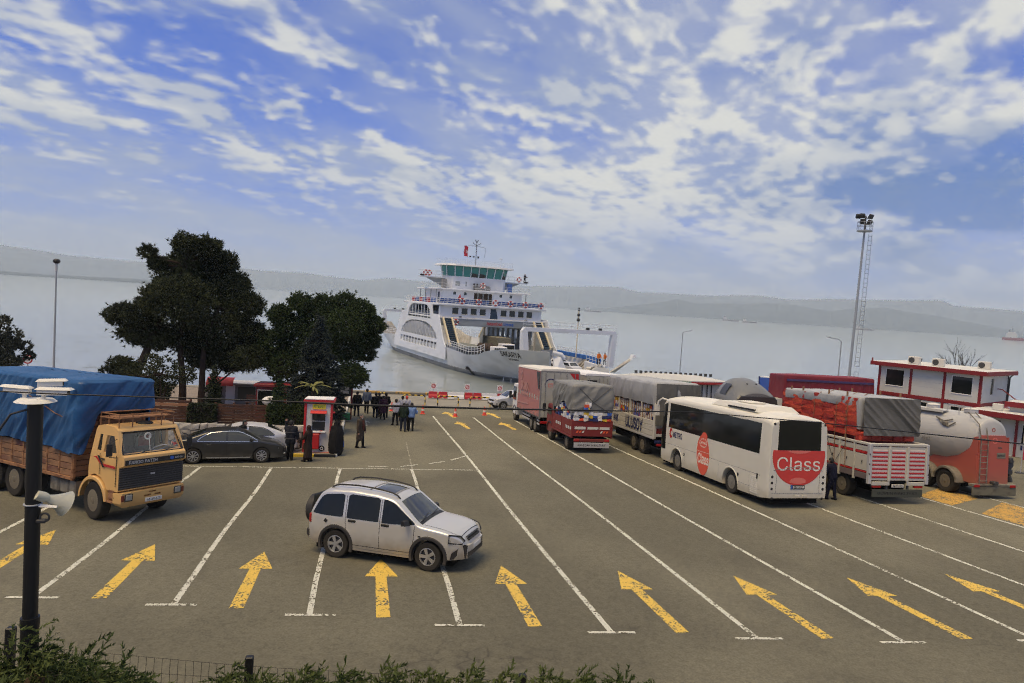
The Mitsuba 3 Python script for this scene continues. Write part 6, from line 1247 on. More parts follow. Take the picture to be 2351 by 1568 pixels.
    # cafe hut and red hut
    with at(T4(-9.7, 51, -.05)):
        k = thing('cafe_hut', 'grey cafe hut with a rounded red awning under the pines', 'building')
        put(k, 'wall', box(-1.2, 3.4, 0, 3, 0, 1.9), 'grey'); put(k, 'window', box(-.9, -.1, -.02, .02, 1.0, 1.7), 'glass'); put(k, 'door', rbox(.15, .75, -.03, .02, .3, 1.85, .01), 'white'); put(k, 'window', box(.95, 2.1, -.02, .02, .9, 1.75), 'glass_grey')
        put(k, 'awning', grid([[(x, -.9 * math.cos(t), 1.85 + .55 * math.sin(t)) for x in np.linspace(-1.0, .75, 5)] for t in np.linspace(0, 1.5, 8)]), 'awning', True); put(k, 'roof', rbox(-1.3, 3.5, -.1, 3.1, 1.9, 2.0, .03), 'lightgrey')
    with at(T4(-6.5, 44, -.1)):
        k = thing('red_hut', 'dark red hut with pale frames half hidden by the dark spruce', 'building')
        put(k, 'wall', box(0, 3.6, 0, 2.4, 0, 2.4), 'darkred'); put(k, 'roof', rbox(-.15, 3.75, -.15, 2.5, 2.4, 2.58, .03), 'darkred')
        for x in (.1, 1.8): put(k, 'window', box(x, x + 1.4, -.02, .02, 1.0, 2.2), 'glass'); put(k, 'window_frame', tube([(x, -.03, 1.0), (x, -.03, 2.2), (x + 1.4, -.03, 2.2), (x + 1.4, -.03, 1.0), (x, -.03, 1.0)], .04, 5), 'lightgrey')
    for i, (a, b, ln, lb) in enumerate(((-7.6, 47, 1.6, 'reddish brown cafe bench left of the red hut'), (-6.9, 49.5, 1.4, 'reddish brown cafe bench farther back by the water'))):
        with at(T4(a, b, .1, .5 * i)):
            k = thing('bench', lb, 'bench'); 
            for j in range(3): put(k, 'seat_slat', rbox(0, ln, j * .14, j * .14 + .12, .9, .94, .005), 'fence_top')
            for j in range(2): put(k, 'back_slat', rbox(0, ln, .45, .49, 1.1 + j * .16, 1.22 + j * .16, .005), 'fence_top')
            for x in (.1, ln - .1): put(k, 'leg', rbox(x - .04, x + .04, .05, .45, 0, .9, .01), 'fence_wood')
    with at(T4(-5.3, 41.5, .2)):
        k = thing('parasol_cover', 'small white domed cover on the terrace', 'cover'); put(k, 'dome', mv(tr(trimesh.creation.icosphere(2, 1), np.diag([.5, .4, .28, 1])), 0, 0, 1.5), 'white', True); put(k, 'foot', cyl((0, 0, 0), (0, 0, 1.4), .06, 8), 'darkgrey')

# ---- right side: cabin building, quay building, masts and lamps
mat('cabin_white', dirty((.56, .56, .52), .12, 1), .5); mat('cabin_red', (.20, .012, .014), .5); mat('roof_pale', (.50, .50, .47), .6)
p0 = lotp(41.8, 40, 0)
with at(T4(p0[0], p0[1], p0[2], math.atan2(-6, 3))):
    k = thing('cabin_building', 'two storey white cabin building with dark red frames and roof edge', 'building')
    X0, D = -6.75, 5.5
    for z0, z1 in ((-1.0, 2.95), (3.25, 5.2)):
        for i in range(3):
            x0, x1 = X0 + i * 2.25 + .06, X0 + (i + 1) * 2.25 - .06
            wl = sbox(x0, z0, x1, z1)
            if z0 > 3 and i != 1:
                wi = sbox(x0 + .42, 3.75, x1 - .42, 5.0); wl = wl.difference(wi)
                wn = put(k, 'window', box(x0 + .42, x1 - .42, .06, .08, 3.75, 5.0), 'glass'); put(wn, 'frame', tube([(x0 + .42, -.01, 3.75), (x1 - .42, -.01, 3.75), (x1 - .42, -.01, 5.0), (x0 + .42, -.01, 5.0), (x0 + .42, -.01, 3.75)], .045, 4), 'white')
                if i == 2: put(wn, 'blind', box(x0 + .44, x1 - .44, .03, .05, 4.75, 5.0), 'darkgrey')
            elif z0 < 3: 
                wi = sbox(x0 + .5, 2.25, x0 + 1.3, 2.8); wl = wl.difference(wi); put(k, 'window', box(x0 + .5, x0 + 1.3, .06, .08, 2.25, 2.8), 'glass'); put(k, 'air_conditioner', rbox(x1 - .9, x1 - .25, -.25, 0, 2.2, 2.75, .03), 'offwhite')
            put(k, 'wall_panel', pxz(wl, 0, .12), 'cabin_white')
            for j in range(5): 
                if z0 > 3 and i == 1: put(k, 'panel_groove', box(x0 + .02, x1 - .02, -.003, .0, z0 + .3 + j * .38, z0 + .312 + j * .38), 'lightgrey')
        put(k, 'end_wall', pyz(sbox(.05, z0, D, z1).difference(sbox(1.9, 3.8, 2.5, 4.95)) if z0 > 3 else sbox(.05, z0, D, z1), -.06, .06), 'cabin_white')
        put(k, 'back_wall', box(X0, .0, D - .1, D, z0, z1), 'cabin_white'); put(k, 'far_wall', box(X0, X0 + .1, 0, D, z0, z1), 'cabin_white')
    put(k, 'window', box(-.02, .0, 1.9, 2.5, 3.8, 4.95), 'glass')
    for i in range(4): put(k, 'post', rbox(X0 + i * 2.25 - .09, X0 + i * 2.25 + .09, -.04, .1, -1.0, 5.2, .015), 'cabin_red')
    put(k, 'post', rbox(-.08, .1, D - .1, D + .05, -1.0, 5.2, .015), 'darkgrey')
    put(k, 'floor_band', rbox(X0 - .05, .1, -.05, .1, 2.96, 3.24, .02), 'cabin_red'); put(k, 'floor_band', rbox(-.05, .1, .1, D, 2.96, 3.24, .02), 'cabin_red')
    rf = put(k, 'roof', rbox(X0 - .5, .45, -.42, D + .4, 5.36, 5.52, .02), 'roof_pale'); put(rf, 'fascia', rbox(X0 - .55, .5, -.5, -.42, 5.2, 5.5, .015), 'cabin_red'); put(rf, 'fascia', rbox(.45, .52, -.42, D + .5, 5.2, 5.5, .015), 'cabin_red'); put(rf, 'soffit', rbox(X0 - .5, .45, -.42, D + .4, 5.2, 5.34, .01), 'offwhite')
    put(k, 'drain_pipe', tube([(.4, D + .1, 5.3), (.15, D + .05, 5.0), (.12, D + .05, 0)], .05, 6), 'darkgrey'); put(k, 'pole_stub', cyl((X0 - .45, -.4, 5.5), (X0 - .45, -.4, 5.75), .05, 6), 'cabin_red')
    st = put(k, 'outer_stair', hull([(.2, 3.2, 3.2), (.2, 4.0, 3.2), (3.2, 3.2, 1.2), (3.2, 4.0, 1.2), (.2, 3.2, 3.05), (.2, 4.0, 3.05), (3.2, 3.2, 1.05), (3.2, 4.0, 1.05)]), 'cabin_red'); put(st, 'hand_rail', tube([(.1, 3.2, 4.2), (.4, 3.2, 4.2), (3.2, 3.2, 2.2), (3.2, 3.2, 1.2)], .04, 6), 'cabin_red')
    for x, y in ((-4.6, .6), (-3.0, .7), (-.9, 3.4)):
        ac = thing('air_conditioner', {-4.6: 'leftmost air conditioner box on the cabin roof', -3.0: 'air conditioner box in the middle of the cabin roof', -.9: 'rightmost air conditioner box on the cabin roof'}[x], 'air conditioner')
        put(ac, 'case', rbox(x - .4, x + .4, y - .15, y + .2, 5.53, 6.08, .03), 'offwhite'); put(ac, 'fan_grille', tr(lathe([(.001, .02), (.19, .02), (.22, 0)], 16), basis((x - .14, y - .15, 5.8), (1, 0, 0), (0, 0, 1), (0, -1, 0))), 'darkgrey')
p0 = lotp(40.3, 39, 0)
with at(T4(p0[0], p0[1], p0[2], math.radians(-58))):
    k = thing('porch_cabin', 'low white cabin with a dark red porch roof at the right edge', 'building')
    put(k, 'wall', pxz(sbox(.1, -.9, 7, 2.72).difference(sbox(1.1, 2.05, 1.55, 2.35)).difference(sbox(2.75, .7, 3.9, 2.3)), .5, .62), 'cabin_white')
    put(k, 'window', box(1.1, 1.55, .56, .58, 2.05, 2.35), 'glass'); wn = put(k, 'window', box(2.75, 3.9, .56, .58, .95, 2.3), 'glass'); put(wn, 'frame', tube([(2.75, .47, .95), (3.9, .47, .95), (3.9, .47, 2.3), (2.75, .47, 2.3), (2.75, .47, .95)], .05, 4), 'white')
    put(k, 'name_board', rbox(2.75, 3.9, .44, .49, .62, .9, .01), 'navy'); put(k, 'board_lettering', tr(word('GISE', .16, .006, width=.6), basis((3.3, .437, .76), (1, 0, 0), (0, 0, 1), (0, -1, 0))), 'white')
    for x in (.15, 2.45, 4.6, 6.8): put(k, 'post', rbox(x - .07, x + .07, .38, .5, -.9, 2.7, .01), 'cabin_red')
    put(k, 'base_band', rbox(.1, 7, .42, .5, -.9, -.3, .01), 'cabin_red')
    put(k, 'roof', rbox(-.1, 7.2, -.5, 3.4, 2.80, 2.95, .02), 'roof_pale'); put(k, 'fascia', rbox(-.15, 7.25, -.58, -.5, 2.62, 2.98, .015), 'cabin_red'); put(k, 'fascia', rbox(-.15, -.08, -.5, 3.4, 2.62, 2.98, .015), 'cabin_red')
    put(k, 'upper_roof', rbox(1.6, 7.2, 1.2, 3.6, 3.42, 3.62, .02), 'roof_pale'); put(k, 'upper_fascia', rbox(1.55, 7.25, 1.12, 1.2, 3.28, 3.64, .015), 'cabin_red'); put(k, 'upper_wall', box(1.8, 7, 1.5, 3.4, 2.95, 3.4), 'offwhite')
    put(k, 'air_conditioner', rbox(.9, 1.5, 1.0, 1.3, 2.96, 3.4, .03), 'offwhite'); put(k, 'side_wall', box(.1, .22, .62, 3.2, -.9, 2.72), 'cabin_white')
with at(upright(35.75, 31.2, .2)):
    k = thing('feather_banner', 'red feather banner with white lettering at the right edge', 'banner')
    put(k, 'pole', cyl((0, 0, 0), (0, 0, 2.9), .025, 8), 'lightgrey'); put(k, 'foot', lathe([(.001, .06), (.25, .05), (.27, 0)], 16), 'darkgrey')
    put(k, 'cloth', grid([[(u * (.55 + .1 * math.sin(z)), .04 * math.sin(z * 3 + u * 2), z) for u in np.linspace(0.03, 1, 8)] for z in np.linspace(.75, 2.95, 20)]), 'awning', True); put(k, 'lettering', tr(word('BUFE', .26, .01, width=1.5), basis((.32, -.05, 1.8), (0, 0, 1), (-1, 0, 0), (0, -1, 0))), 'white')
with at(LOT4):
    k = thing('quay_building', 'flat white quay building with green and red fascia beyond the lorries', 'building')
    fp = [(28.5, 57), (32.7, 58.2), (28.2, 63.8), (23.8, 62.3)]; c = np.mean(fp, 0)
    put(k, 'wall', pxy(fp, -1, 2.85), 'cabin_white'); ov = [tuple(c + (np.array(p) - c) * 1.12) for p in fp]; put(k, 'roof', pxy(ov, 2.95, 3.2), 'roof_pale'); put(k, 'roof_slope', hull([(*p, 3.2) for p in ov] + [(*(c + (np.array(p) - c) * .5), 3.62) for p in fp]), 'roof_pale')
    def strip(p, q, z0, z1, o): p, q = np.array(p), np.array(q); t = (q - p) / np.linalg.norm(q - p); n_ = np.array([t[1], -t[0]]) * o; return hull([(*(a + n_ * s), z) for a in (p, q) for s in (1, 1.4) for z in (z0, z1)])
    put(k, 'fascia', strip(ov[3], ov[0], 2.92, 3.12, .06), 'green'); put(k, 'fascia', strip(ov[0], ov[1], 2.92, 3.12, .06), 'red')
    for t in (.12, .36, .5, .62, .9): p = np.array(fp[0]) + (np.array(fp[1]) - fp[0]) * t; put(k, 'mullion', cyl((*(p + np.array([.03, -.08])), -.8), (*(p + np.array([.03, -.08])), 2.85), .05, 6), 'darkgrey')
    p = np.array(fp[0]) + (np.array(fp[1]) - fp[0]) * .24; put(k, 'oval_window', tr(pxy(ell(0, 0, .22, .6), 0, .04), basis((p[0], p[1] - .08, 1.7), (.961, .275, 0), (0, 0, 1), (.275, -.961, 0))), 'black')
    put(k, 'green_post', rbox(28.1, 28.4, 56.5, 56.8, -1, 2.9, .02), 'green')
    for i in range(16): t = i / 15; p = np.array((25.2, 61.4)) * (1 - t) + np.array((32.0, 59.6)) * t; put(k, 'roof_post', rbox(p[0] - .14, p[0] + .14, p[1] - .03, p[1] + .03, 3.56 - .05 * abs(t - .5), 3.80, .01), 'darkgrey')
b0 = lotp(51.75, 66, -1)
with at(T4(*b0)):
    k = thing('floodlight_mast', 'tall steel floodlight mast with a side ladder', 'mast')
    H = 21.0; put(k, 'shaft', cyl((0, 0, 0), (.35, 0, H), .17, 14, r2=.10), 'mast_steel', 40)
    with at(T4(.36, 0, H)):
        pf = put(k, 'platform', cyl((0, 0, -.12), (0, 0, .0), .78, 16), 'mast_steel'); put(pf, 'guard_rail', cat([mv(torus(.76, .03, 20, 5), 0, 0, .5), mv(torus(.76, .03, 20, 5), 0, 0, .9)] + [cyl((.76 * math.cos(a), .76 * math.sin(a), 0), (.76 * math.cos(a), .76 * math.sin(a), .9), .025, 5) for a in np.arange(8) * .785]), 'mast_steel')
        put(k, 'lamp_frame', cat([cyl((0, 0, 0), (0, 0, 1.6), .08, 8), rbox(-.6, .6, -.05, .05, 1.3, 1.4, .01), rbox(-.6, .6, -.05, .05, .65, .75, .01)]), 'darkgrey')
        for x, z in ((-.55, 1.55), (.5, 1.55), (-.42, .95), (.42, .95), (-1.0, 1.45)): put(k, 'flood_lamp', tr(rbox(-.26, .26, -.22, .12, -.24, .24, .06), T4(x, -.1, z) @ RZ(.4 if x > 0 else -.4) @ RX(.4)), 'black')
    ld = put(k, 'ladder', cat([tube([(.42, -.3, 6.2), (.68, -.3, H - .4)], .025, 5), tube([(.98, -.3, 6.2), (1.08, -.3, H - .4)], .025, 5)]), 'mast_steel')
    for i in range(29): t = i / 28; put(ld, 'rung', cyl((.42 + .26 * t, -.3, 6.2 + 14.2 * t), (.98 + .10 * t, -.3, 6.2 + 14.2 * t), .03, 5), 'mast_steel')
    ld = put(k, 'lower_ladder', cat([tube([(x, -.3, .5), (x + .06, -.3, 5.6)], .02, 5) for x in (.36, .9)] + [cyl((.36, -.3, .6 + i * .5), (.9, -.3, .6 + i * .5), .02, 5) for i in range(11)]), 'mast_steel')
mat('mast_steel', (.30, .33, .36), .5)
def lamp(nm, label, P, H, arm, base=False, col='darkgrey'):
    with at(T4(*P)):
        k = thing(nm, label, 'street lamp'); put(k, 'pole', cyl((0, 0, 0), (0, 0, H), .10, 8, r2=.06), col, 40)
        if arm: put(k, 'arm', tube([(0, 0, H - .05), (arm * .25, 0, H + .22), (arm, 0, H + .34)], .045, 6), col, True); put(k, 'lamp_head', hull([(arm + s * .42 * np.sign(arm) + (0 if s else 0), y, H + .34 + z) for s in (0, 1) for y in (-.13, .13) for z in (0, .10)]), col)
        else: put(k, 'lamp_head', mv(tr(trimesh.creation.icosphere(2, .27), np.diag([1, 1, .8, 1])), 0, 0, H + .12), 'black', True); put(k, 'collar', cyl((0, 0, H - .7), (0, 0, H - .05), .10, 8), 'pale')
        if base: put(k, 'mooring_block', rbox(-1.9, 1.9, -1.2, 1.2, -1.2, .55, .2), 'black')
def seap(az, R, z=SEA): a = math.radians(az); return np.array([R * math.sin(a), R * math.cos(a), z])
lamp('street_lamp', 'lamp post with a bent arm standing in the water beyond the lorries', seap(25.83, 118), 8.0, 1.2, True, 'steel')
lamp('street_lamp', 'thin lamp post with its arm to the left beside the floodlight mast', seap(37.5, 92, -4.5), 8.3, -1.6, False, 'steel')
lamp('street_lamp', 'tall lamp post with a dark round head at the left by the sea', lotp(-25.6, 64, 0), 10.5, 0, False, 'steel')
with at(upright(-21.5, 50)):
    k = thing('traffic_sign', 'round red rimmed speed limit sign above the blue tarpaulin', 'traffic sign')
    put(k, 'pole', cyl((0, .03, 0), (0, .03, 3.1), .03, 8), 'steel'); S = basis((0, 0, 3.1), (1, 0, 0), (0, 0, 1), (0, -1, 0)); put(k, 'disc', tr(pxy(ell(0, 0, .30, .30), 0, .02), S), 'red'); put(k, 'face', tr(pxy(ell(0, 0, .22, .22), .02, .026), S), 'white'); put(k, 'number', tr(word('20', .17, .005), S @ T4(0, 0, .027)), 'black')
with at(upright(47.8, 52)):
    k = thing('chimney_pipe', 'thin dark flue pipe standing behind the dark red tarpaulin', 'pipe'); put(k, 'pipe', cyl((0, 0, 0), (.12, 0, 6.3), .09, 8), 'darkgrey'); put(k, 'cap', cyl((.10, 0, 5.2), (.14, 0, 5.5), .16, 8), 'black')
for az, R, L, lb, c1, c2 in ((18.5, 2843, 70, 'far grey ship to the right of the ferry mast', 'grey', 'lightgrey'), (29.48, 2604, 60, 'tiny far ship left of the floodlight mast', 'grey', 'lightgrey'), (30.93, 2243, 45, 'tiny far ship second left of the floodlight mast', 'grey', 'pale'), (39.05, 2334, 58, 'far grey ship just right of the floodlight mast', 'grey', 'lightgrey'), (48.75, 2149, 95, 'pinkish far ship cut by the right edge', 'darkred', 'pale')): far_ship(az, R, L, lb, c1, c2)

# ---- barriers and cones on the quay
def rail_barrier(a0, a1, b, label):
    with at(lot(0, 0, 0)):
        k = thing('rail_barrier', label, 'barrier'); H = .85; P = [(a0, b, 0), (a0, b, H - .12), (a0 + .1, b, H), (a1 - .1, b, H), (a1, b, H - .12), (a1, b, 0)]
        s = np.array(P); d = np.concatenate([[0], np.cumsum(np.linalg.norm(np.diff(s, axis=0), axis=1))]); n = 14; t = np.linspace(0, d[-1], n + 1)
        for i in range(n):
            tt = np.linspace(t[i], t[i + 1], 5); put(k, 'rail_section', tube(np.stack([np.interp(tt, d, s[:, c]) for c in range(3)], -1), .05, 8), 'yellow' if i % 2 else 'black', True)
for i, (a0, a1, b) in enumerate(((3.2, 5.1, 59.2), (6.2, 8.0, 59.3), (9.05, 10.85, 59.4), (1.2, 1.9, 60.5))): rail_barrier(a0, a1, b, ('first', 'second', 'third', 'shortest')[i] + (' black and yellow rail barrier from the left in front of the water', ' black and yellow rail barrier in front of the water, between two others', ' black and yellow rail barrier in front of the water, nearest the silver off-roader', ' black and yellow rail hoop behind the waiting people')[i])
def water_barrier(a, L, b, col, label):
    with at(lot(a, b, .1)):
        k = thing('water_barrier', label, 'barrier'); put(k, 'block', tm(man(pyz([(-.25, 0), (.25, 0), (.22, .22), (.12, .35), (.10, .62), (-.10, .62), (-.12, .35), (-.22, .22)], 0, L - .04)) - man(box(L * .35, L * .6, -.5, .5, -.1, .10))), col); put(k, 'filler_cap', cyl((L * .3, 0, .62), (L * .3, 0, .67), .06, 8), 'pale')
for a, L, c, lb in ((6.0, .85, 'kiosk_red', 'leftmost red water barrier at the water edge'), (6.95, .85, 'kiosk_red', 'second red water barrier left of the white one'), (7.85, 1.6, 'white', 'white water barrier between two pairs of red ones'), (9.5, .8, 'kiosk_red', 'red water barrier right of the first white one'), (10.35, .8, 'kiosk_red', 'red water barrier left of the second white one'), (11.2, 1.5, 'white', 'second white water barrier from the left'), (12.75, .9, 'kiosk_red', 'red water barrier under the right-hand sign'), (13.7, .9, 'kiosk_red', 'rightmost red water barrier by the silver off-roader')): water_barrier(a, L, 66.0, c, lb)
for i, a in enumerate((6.45, 9.75, 13.0)):
    with at(lot(a, 66.3, .1)):
        k = thing('warning_sign', ('left', 'middle', 'right')[i] + '-hand small square warning sign above the water barriers', 'sign'); put(k, 'post', cyl((0, 0, 0), (0, 0, 1.2), .03, 6), 'lightgrey'); put(k, 'plate', rbox(-.26, .26, -.06, -.03, .85, 1.42, .01), 'white'); put(k, 'symbol', tr(pxy(Polygon(ell(0, 0, .2, .2)).difference(Polygon(ell(0, 0, .13, .13))), 0, .01), basis((0, -.062, 1.14), (1, 0, 0), (0, 0, 1), (0, -1, 0))), 'red'); put(k, 'symbol_bar', tr(rbox(-.15, .15, -.03, .03, 0, .012, .003), basis((0, -.062, 1.14), (1, 0, 0), (0, 0, 1), (0, -1, 0)) @ RZ(.8)), 'red')
for a, b, lb in ((4.38, 52.4, 'orange cone right of the man in the light blue shirt'), (6.74, 51.3, 'orange cone in the middle of the row'), (9.23, 52.8, 'rightmost orange cone near the curtain truck'), (2.1, 53.9, 'orange cone behind the group of waiting men')):
    with at(lot(a, b)):
        k = thing('traffic_cone', lb, 'cone'); put(k, 'base', rbox(-.19, .19, -.19, .19, 0, .04, .02), 'orange'); put(k, 'cone', lathe([(.155, .04), (.10, .30), (.04, .68), (.001, .70)], 16), 'conered', 40); put(k, 'stripe', lathe([(.112, .25), (.086, .40), (.080, .40)], 16, caps=False), 'offwhite', 40)
mat('conered', (.68, .07, .045), .5)
# ------------------------------------------------------------------ people
mat('skinf', soft((.40, .23, .16), .12, 20), .6)
for nm, c in (('cl_navy', (.014, .016, .024)), ('cl_black', (.010, .010, .011)), ('cl_brown', (.030, .018, .014)), ('cl_coat', (.060, .046, .034)), ('cl_sweater', (.10, .03, .022)), ('cl_lightblue', (.17, .27, .50)), ('cl_green', (.013, .026, .017)), ('cl_jeans', (.022, .028, .045)), ('cl_white', (.52, .52, .56)), ('cl_greyblue', (.10, .13, .20)), ('cl_purple', (.060, .022, .04)), ('cl_grey', (.10, .10, .10)), ('cl_blueoverall', (.008, .009, .024)), ('cl_orange', (.60, .16, .03))): mat(nm, soft(c, .25, 9), .85, .25)
def ball(p, r, n=1): return mv(trimesh.creation.icosphere(n, r), *p)
def chain(js, fine=None):
    """One body from bones: each bone the hull of two balls."""
    m = None
    for a, ra, b, rb in js:
        h = man(hull(np.vstack([ball(a, ra).vertices, ball(b, rb).vertices]))); m = h if m is None else m + h
    if fine:
        m = m.refine_to_length(fine); t = tm(m); t.merge_vertices(); trimesh.smoothing.filter_taubin(t, .5, .53, 8); return t
    return tm(m)
def person(a, b, face, H, label, top, legs, hair='hair', arms=((0, 0), (0, 0)), stride=.12, coat=0., shoes='cl_black', bend=0., head='bare', T=None, c=0., bag=None, turn=0., group=None):
    """arms: (raise forward, bend) in radians for left and right; coat: how far the top reaches below the hip."""
    with at(T if T is not None else upright(a, b, heading(face), c)):
        k = thing('person', label, 'person', group); s = H / 1.75; v = lambda x, y, z: np.array([x, y, z]) * s
        cb, sb = math.cos(bend), math.sin(bend)
        def up(x, y, z): z -= .93; return v(x * cb + z * sb, y, .93 + z * cb - x * sb)
        hip = {q: v(0, q * .09, .90) for q in (1, -1)}; knee = {q: v(q * stride * .6 + .02, q * .10, .49) for q in (1, -1)}; ank = {q: v(q * stride, q * .11, .08) for q in (1, -1)}
        sho = {q: up(0, q * .19, 1.42) for q in (1, -1)}; elb, wri, tip = {}, {}, {}
        for q, (ra, be) in zip((1, -1), arms):
            d = np.array([math.sin(ra), .16 * q, -math.cos(ra)]); e = np.array([0, q * .24, 1.42]) + d * .29; d2 = np.array([math.sin(ra + be), -.10 * q if be > .4 else .05 * q, -math.cos(ra + be)]); w = e + d2 * .26
            elb[q], wri[q], tip[q] = up(*e), up(*w), up(*(w + d2 * .09))
        neck, hd = up(0, 0, 1.49), up(.02, 0, 1.635)
        R = lambda r: r * s
        limbs = lambda o: [(hip[q], R(.088 + o), knee[q], R(.060 + o)) for q in (1, -1)] + [(knee[q], R(.060 + o), ank[q], R(.040 + o)) for q in (1, -1)]
        torso = lambda o: [(up(0, .08, .96), R(.10 + o), up(0, -.08, .96), R(.10 + o)), (up(0, .07, .98), R(.10 + o), up(0, .09, 1.30), R(.115 + o)), (up(0, -.07, .98), R(.10 + o), up(0, -.09, 1.30), R(.115 + o)), (up(0, .09, 1.3), R(.115 + o), sho[1], R(.065 + o)), (up(0, -.09, 1.3), R(.115 + o), sho[-1], R(.065 + o)), (sho[1], R(.062 + o), sho[-1], R(.062 + o))]
        armb = lambda o, w=1: [(sho[q], R(.058 + o), elb[q], R(.045 + o)) for q in (1, -1)] + [(elb[q], R(.045 + o), wri[q], R((.034 + o) if w else .030)) for q in (1, -1)]
        body = limbs(0) + torso(0) + armb(0) + [(neck, R(.055), hd, R(.06)), (hd + v(-.015, 0, .03), R(.098), hd + v(.015, 0, -.05), R(.075)), (hd + v(.08, 0, -.01), R(.022), hd + v(.095, 0, -.025), R(.018))] + [(hd + v(-.01, q * .09, -.01), R(.022), hd + v(-.015, q * .095, .01), R(.018)) for q in (1, -1)]
        for q in (1, -1):                                            # palm, four fingers, thumb
            d = (tip[q] - wri[q]); d /= np.linalg.norm(d); sd = np.cross(d, [0, 0, 1.]); sd = sd / (np.linalg.norm(sd) + 1e-9) if np.linalg.norm(sd) > .2 else np.array([1., 0, 0])
            body += [(wri[q], R(.030), wri[q] + d * R(.07), R(.036))] + [(wri[q] + d * R(.08) + sd * R(.024 * (i - 1.5)), R(.011), wri[q] + d * R(.15 - .012 * abs(i - 1.2)) + sd * R(.024 * (i - 1.5)) + v(.012, 0, 0), R(.009)) for i in range(4)] + [(wri[q] + d * R(.03) + sd * R(.035), R(.012), wri[q] + d * R(.09) + sd * R(.062), R(.010))]
        for q in (1, -1): body += [(ank[q] - v(.03, 0, .03), R(.04), ank[q] + v(.13, 0, -.045), R(.032))]
        put(k, 'body', chain(body, .045 * s), 'skinf', True)
        put(k, 'trousers', chain(limbs(.020) + [(hip[1], R(.11), hip[-1], R(.11))], .06), legs, True)
        jt = torso(.046) + armb(.034)
        if coat: jt += [(up(0, q * .08, .98), R(.135), up(.0, q * .10, .93 - coat), R(.13 + .07 * coat)) for q in (1, -1)] + [(up(0, -.1, .95), R(.13), up(0, .1, .93 - coat), R(.13))]
        put(k, 'coat' if coat > .2 else 'jacket', chain(jt, .06), top, True)
        for q in (1, -1): put(k, 'shoe', chain([(ank[q] - v(.035, 0, .025), R(.052), ank[q] + v(.13, 0, -.042), R(.042))]), shoes, 40)
        if head == 'scarf': put(k, 'headscarf', chain([(hd + v(-.02, 0, .035), R(.118), hd + v(-.01, 0, -.08), R(.105)), (hd + v(-.02, 0, -.08), R(.105), up(0, 0, 1.40), R(.15)), (up(0, .1, 1.38), R(.10), up(0, -.1, 1.38), R(.10))], .05), hair, True)
        else: put(k, 'hair', chain([(hd + v(-.025, 0, .045), R(.103), hd + v(-.05, 0, -.02), R(.085))]), hair, True)
        if bag:
            q, col = bag; p = wri[q]; hb = put(k, 'bag', hull([p + v(x, y, z) for x, y, z in ((-.12, -.05, -.12), (.12, -.05, -.12), (-.14, -.07, -.42), (.14, -.07, -.42), (-.12, .05, -.12), (.12, .05, -.12), (-.14, .07, -.42), (.14, .07, -.42))]), col, 50); put(hb, 'handle', tube([p + v(-.08, 0, -.12), p + v(0, 0, .0), p + v(.08, 0, -.12)], .012, 5), col)
        return k, v, up, R, CUR[-1].copy()
def band(k, up, R, z, m): 
    a = np.arange(20) * 2 * math.pi / 20; put(k, 'reflective_band', grid([[up(.172 * math.cos(t), .262 * math.sin(t) , z + h) for t in a] for h in (-.018, .018)], wrap=True), m)
k, v, up, R, M = person(-3.16, 32.05, 10, 1.78, 'guard in a dark jacket with pale bands, his hand raised to his head', 'cl_navy', 'cl_black', arms=((1.55, 2.0), (.1, .2)), coat=.12)
with at(M):
    for z in (1.26, .98): band(k, up, R, z, 'cl_grey')
person(-2.36, 31.7, -70, 1.62, 'woman in a long dark brown coat and headscarf with a handbag', 'cl_brown', 'cl_brown', 'cl_brown', coat=.66, head='scarf', bag=(-1, 'brown'), arms=((.5, .6), (.2, .5)))
k, v, up, R, M = person(-1.22, 33.35, -20, 1.66, 'woman in a wide black chador holding a blue bag', 'cl_black', 'cl_black', 'cl_black', coat=.7, head='scarf', bag=(-1, 'blue'))
an = np.arange(28) * 2 * math.pi / 28
with at(M): put(k, 'chador', grid([[v((r * .8 + .02 * math.sin(5 * t)) * math.cos(t) + x, (r + .025 * math.sin(7 * t)) * math.sin(t), z) for t in an] for z, r, x in ((.06, .28, -.02), (.25, .36, -.02), (.55, .38, -.02), (.9, .355, 0), (1.2, .31, 0), (1.38, .25, 0), (1.5, .15, 0), (1.62, .135, -.01), (1.72, .11, -.02), (1.765, .03, -.02))], wrap=True, caps=True), 'cl_black', True)
k, v, up, R, M = person(-.13, 35.8, 120, 1.74, 'old man in a long open brown overcoat and dark red sweater', 'cl_coat', 'cl_black', 'cl_grey', coat=.42, arms=((.1, .1), (.05, .1)))
with at(M): put(k, 'sweater', hull([up(.14, -.08, 1.42), up(.14, .08, 1.42), up(.19, -.09, 1.2), up(.19, .09, 1.2), up(.185, -.08, .95), up(.185, .08, .95), up(.05, 0, 1.45)]), 'cl_sweater'); put(k, 'beard', chain([(up(.06, 0, 1.57), R(.05), up(.07, 0, 1.54), R(.04))]), 'offwhite', True)
person(2.86, 42.5, 15, 1.76, 'man in a light blue shirt and black trousers with crossed legs', 'cl_lightblue', 'cl_black', arms=((.35, 1.4), (.35, 1.5)), stride=-.05)
person(2.38, 42.35, -5, 1.74, 'man in a dark green jacket and jeans beside the blue shirt', 'cl_green', 'cl_jeans', arms=((.2, .5), (.2, .5)))
person(2.62, 43.2, 10, 1.64, 'man in black half hidden behind the green jacket', 'cl_black', 'cl_black')
person(2.02, 45.2, -30, 1.72, 'man in a grey white shirt with his arm bent', 'cl_white', 'cl_black', arms=((.3, 1.2), (.2, .4)))
person(2.55, 47.5, 0, 1.74, 'man in a white shirt behind the group, on the left', 'cl_white', 'cl_jeans'); person(2.86, 47.9, 20, 1.72, 'man in a white shirt and red cap behind the group, on the right', 'cl_white', 'cl_black', 'conered')
